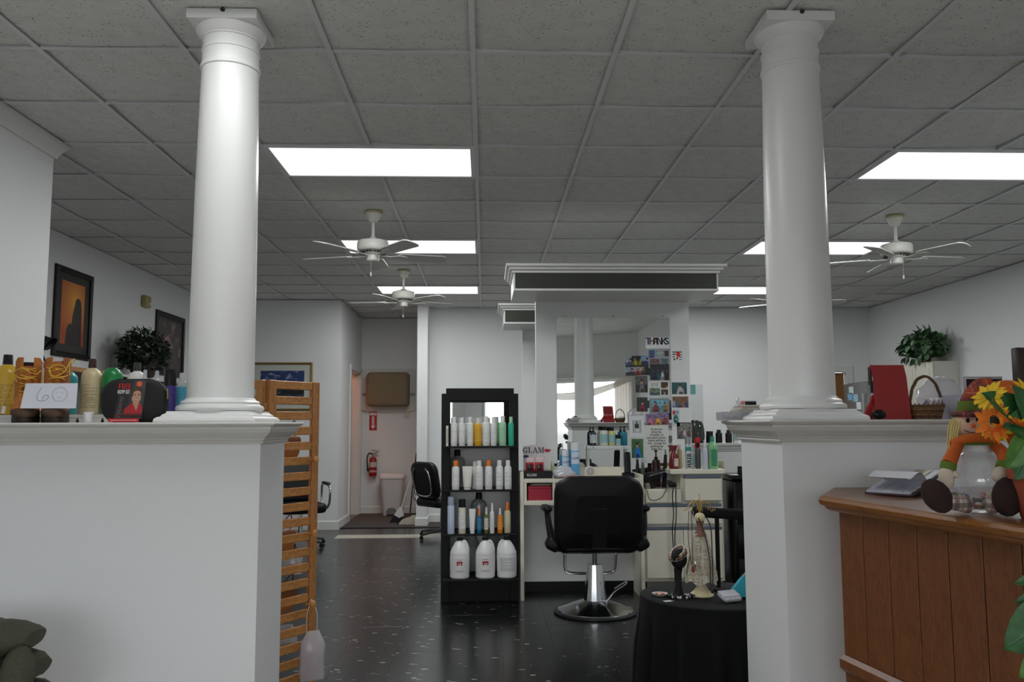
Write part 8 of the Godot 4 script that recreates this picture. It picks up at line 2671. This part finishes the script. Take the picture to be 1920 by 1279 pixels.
func build_flowers() -> void:
	var top := 1.0752
	var O := Vector3(1.30, top, -1.95)
	var t := thing("sunflower_pot", "terracotta pot of silk sunflowers with broad green leaves on the counter", "flower pot", O)
	part(t, "pot", turned(pts2([0.042, 0.0, 0.044, 0.003, 0.060, 0.092, 0.066, 0.092, 0.068, 0.118, 0.060, 0.118, 0.056, 0.095, 0.0, 0.095]), 32), textured(speckled(c8(160, 76, 50), 37), 0.85, 7.0))
	part(t, "moss", orb(Vector3(0, 0.108, 0), Vector3(0.056, 0.03, 0.056), 18), mat(c8(44, 78, 40), 0.95))
	var yel := c8(240, 196, 30)
	var org := c8(228, 120, 24)
	var hs := [[Vector3(-0.150, 0.284, 0.07), Vector3(-0.75, 0.5, 0.35), 0.034, yel, yel, Vector3(-0.06, 0.24, 0.05)], [Vector3(-0.150, 0.226, 0.08), Vector3(-0.9, -0.1, 0.25), 0.044, org, yel, Vector3(-0.08, 0.20, 0.05)], [Vector3(-0.122, 0.208, 0.10), Vector3(-0.2, -0.75, 0.55), 0.042, c8(232, 100, 30), c8(242, 176, 30), Vector3(-0.06, 0.19, 0.05)], [Vector3(-0.055, 0.290, 0.06), Vector3(0.2, 0.6, 0.6), 0.036, yel, org, Vector3(-0.03, 0.25, 0.04)]]
	for h in hs:
		sunflower(t, h[0], h[1], h[2], h[3], h[4])
		var s := st()
		tube(s, curve([Vector3(0, 0.10, 0), h[5], h[0] - h[1].normalized() * 0.006], 6), 0.0032, 7)
		part(t, "stem", s, mat(c8(40, 56, 34), 0.7))
	var dg := leaf_m(c8(44, 92, 44))
	var lg := leaf_m(c8(78, 124, 50))
	var bg := leaf_m(c8(60, 84, 66))
	for q in [[Vector3(-0.085, 0.215, 0.10), Vector3(-0.165, 0.300, 0.10), Vector3(0.3, 0.4, 0.85), 0.090, dg], [Vector3(-0.072, 0.205, 0.09), Vector3(-0.098, 0.308, 0.11), Vector3(0.4, 0.2, 0.9), 0.085, dg], [Vector3(-0.070, 0.215, 0.11), Vector3(-0.150, 0.222, 0.135), Vector3(0.0, 0.4, 0.9), 0.080, dg], [Vector3(-0.098, 0.200, 0.12), Vector3(-0.148, 0.122, 0.13), Vector3(0.2, 0.3, 0.95), 0.064, lg], [Vector3(-0.085, 0.170, 0.10), Vector3(-0.125, 0.100, 0.12), Vector3(-0.1, 0.3, 0.95), 0.056, dg]]:
		big_leaf(t, q[0], q[1], q[2], q[3], q[4])
		var s := st()
		tube(s, curve([Vector3(0, 0.10, 0), Vector3(-0.03, 0.16, 0.05), q[0]], 5), 0.0026, 6)
		part(t, "stem", s, mat(c8(40, 56, 34), 0.7))
	big_leaf(t, Vector3(-0.05, 0.18, 0.06), Vector3(-0.115, 0.135, 0.09), Vector3(-0.5, 0.3, 0.8), 0.028, mat(c8(40, 40, 40), 0.7), "dry_leaf")
	big_leaf(t, Vector3(-0.03, 0.12, 0.10), Vector3(-0.165, -0.03, 0.22), Vector3(-0.5, 0.5, 0.8), 0.050, bg)
	# floor plant in front of the counter
	var f := thing("floor_plant", "heart-leaved green floor plant beside the oak counter", "plant", Vector3(1.06, 0, -1.52))
	part(f, "pot", turned(pts2([0.09, 0, 0.095, 0.004, 0.12, 0.22, 0.125, 0.22, 0.125, 0.25, 0.11, 0.25, 0.105, 0.2, 0.0, 0.2]), 28), mat(c8(150, 146, 140), 0.6))
	var ls := [[Vector3(0.015, 0.945, -0.05), Vector3(-0.092, 0.885, -0.05), 0.10, 0], [Vector3(-0.01, 0.885, -0.03), Vector3(-0.082, 0.838, -0.03), 0.062, 1], [Vector3(0.01, 0.835, -0.02), Vector3(-0.066, 0.790, -0.02), 0.08, 0], [Vector3(0.03, 0.985, -0.06), Vector3(-0.058, 0.965, -0.07), 0.036, 0], [Vector3(0.03, 1.015, -0.07), Vector3(-0.05, 0.998, -0.08), 0.034, 0], [Vector3(0.05, 0.90, 0.0), Vector3(0.14, 0.85, 0.05), 0.10, 1], [Vector3(0.03, 0.75, 0.05), Vector3(-0.03, 0.66, 0.11), 0.11, 0]]
	for q in ls:
		big_leaf(f, q[0], q[1], Vector3(-0.2, 0.35, 0.9), q[2], [dg, lg][q[3]])
		var s := st()
		tube(s, curve([Vector3(0, 0.2, 0), Vector3(q[0].x * 0.5 + 0.02, q[0].y * 0.6, q[0].z * 0.5), q[0]], 6), 0.004, 7)
		part(f, "stem", s, mat(c8(60, 84, 40), 0.6))
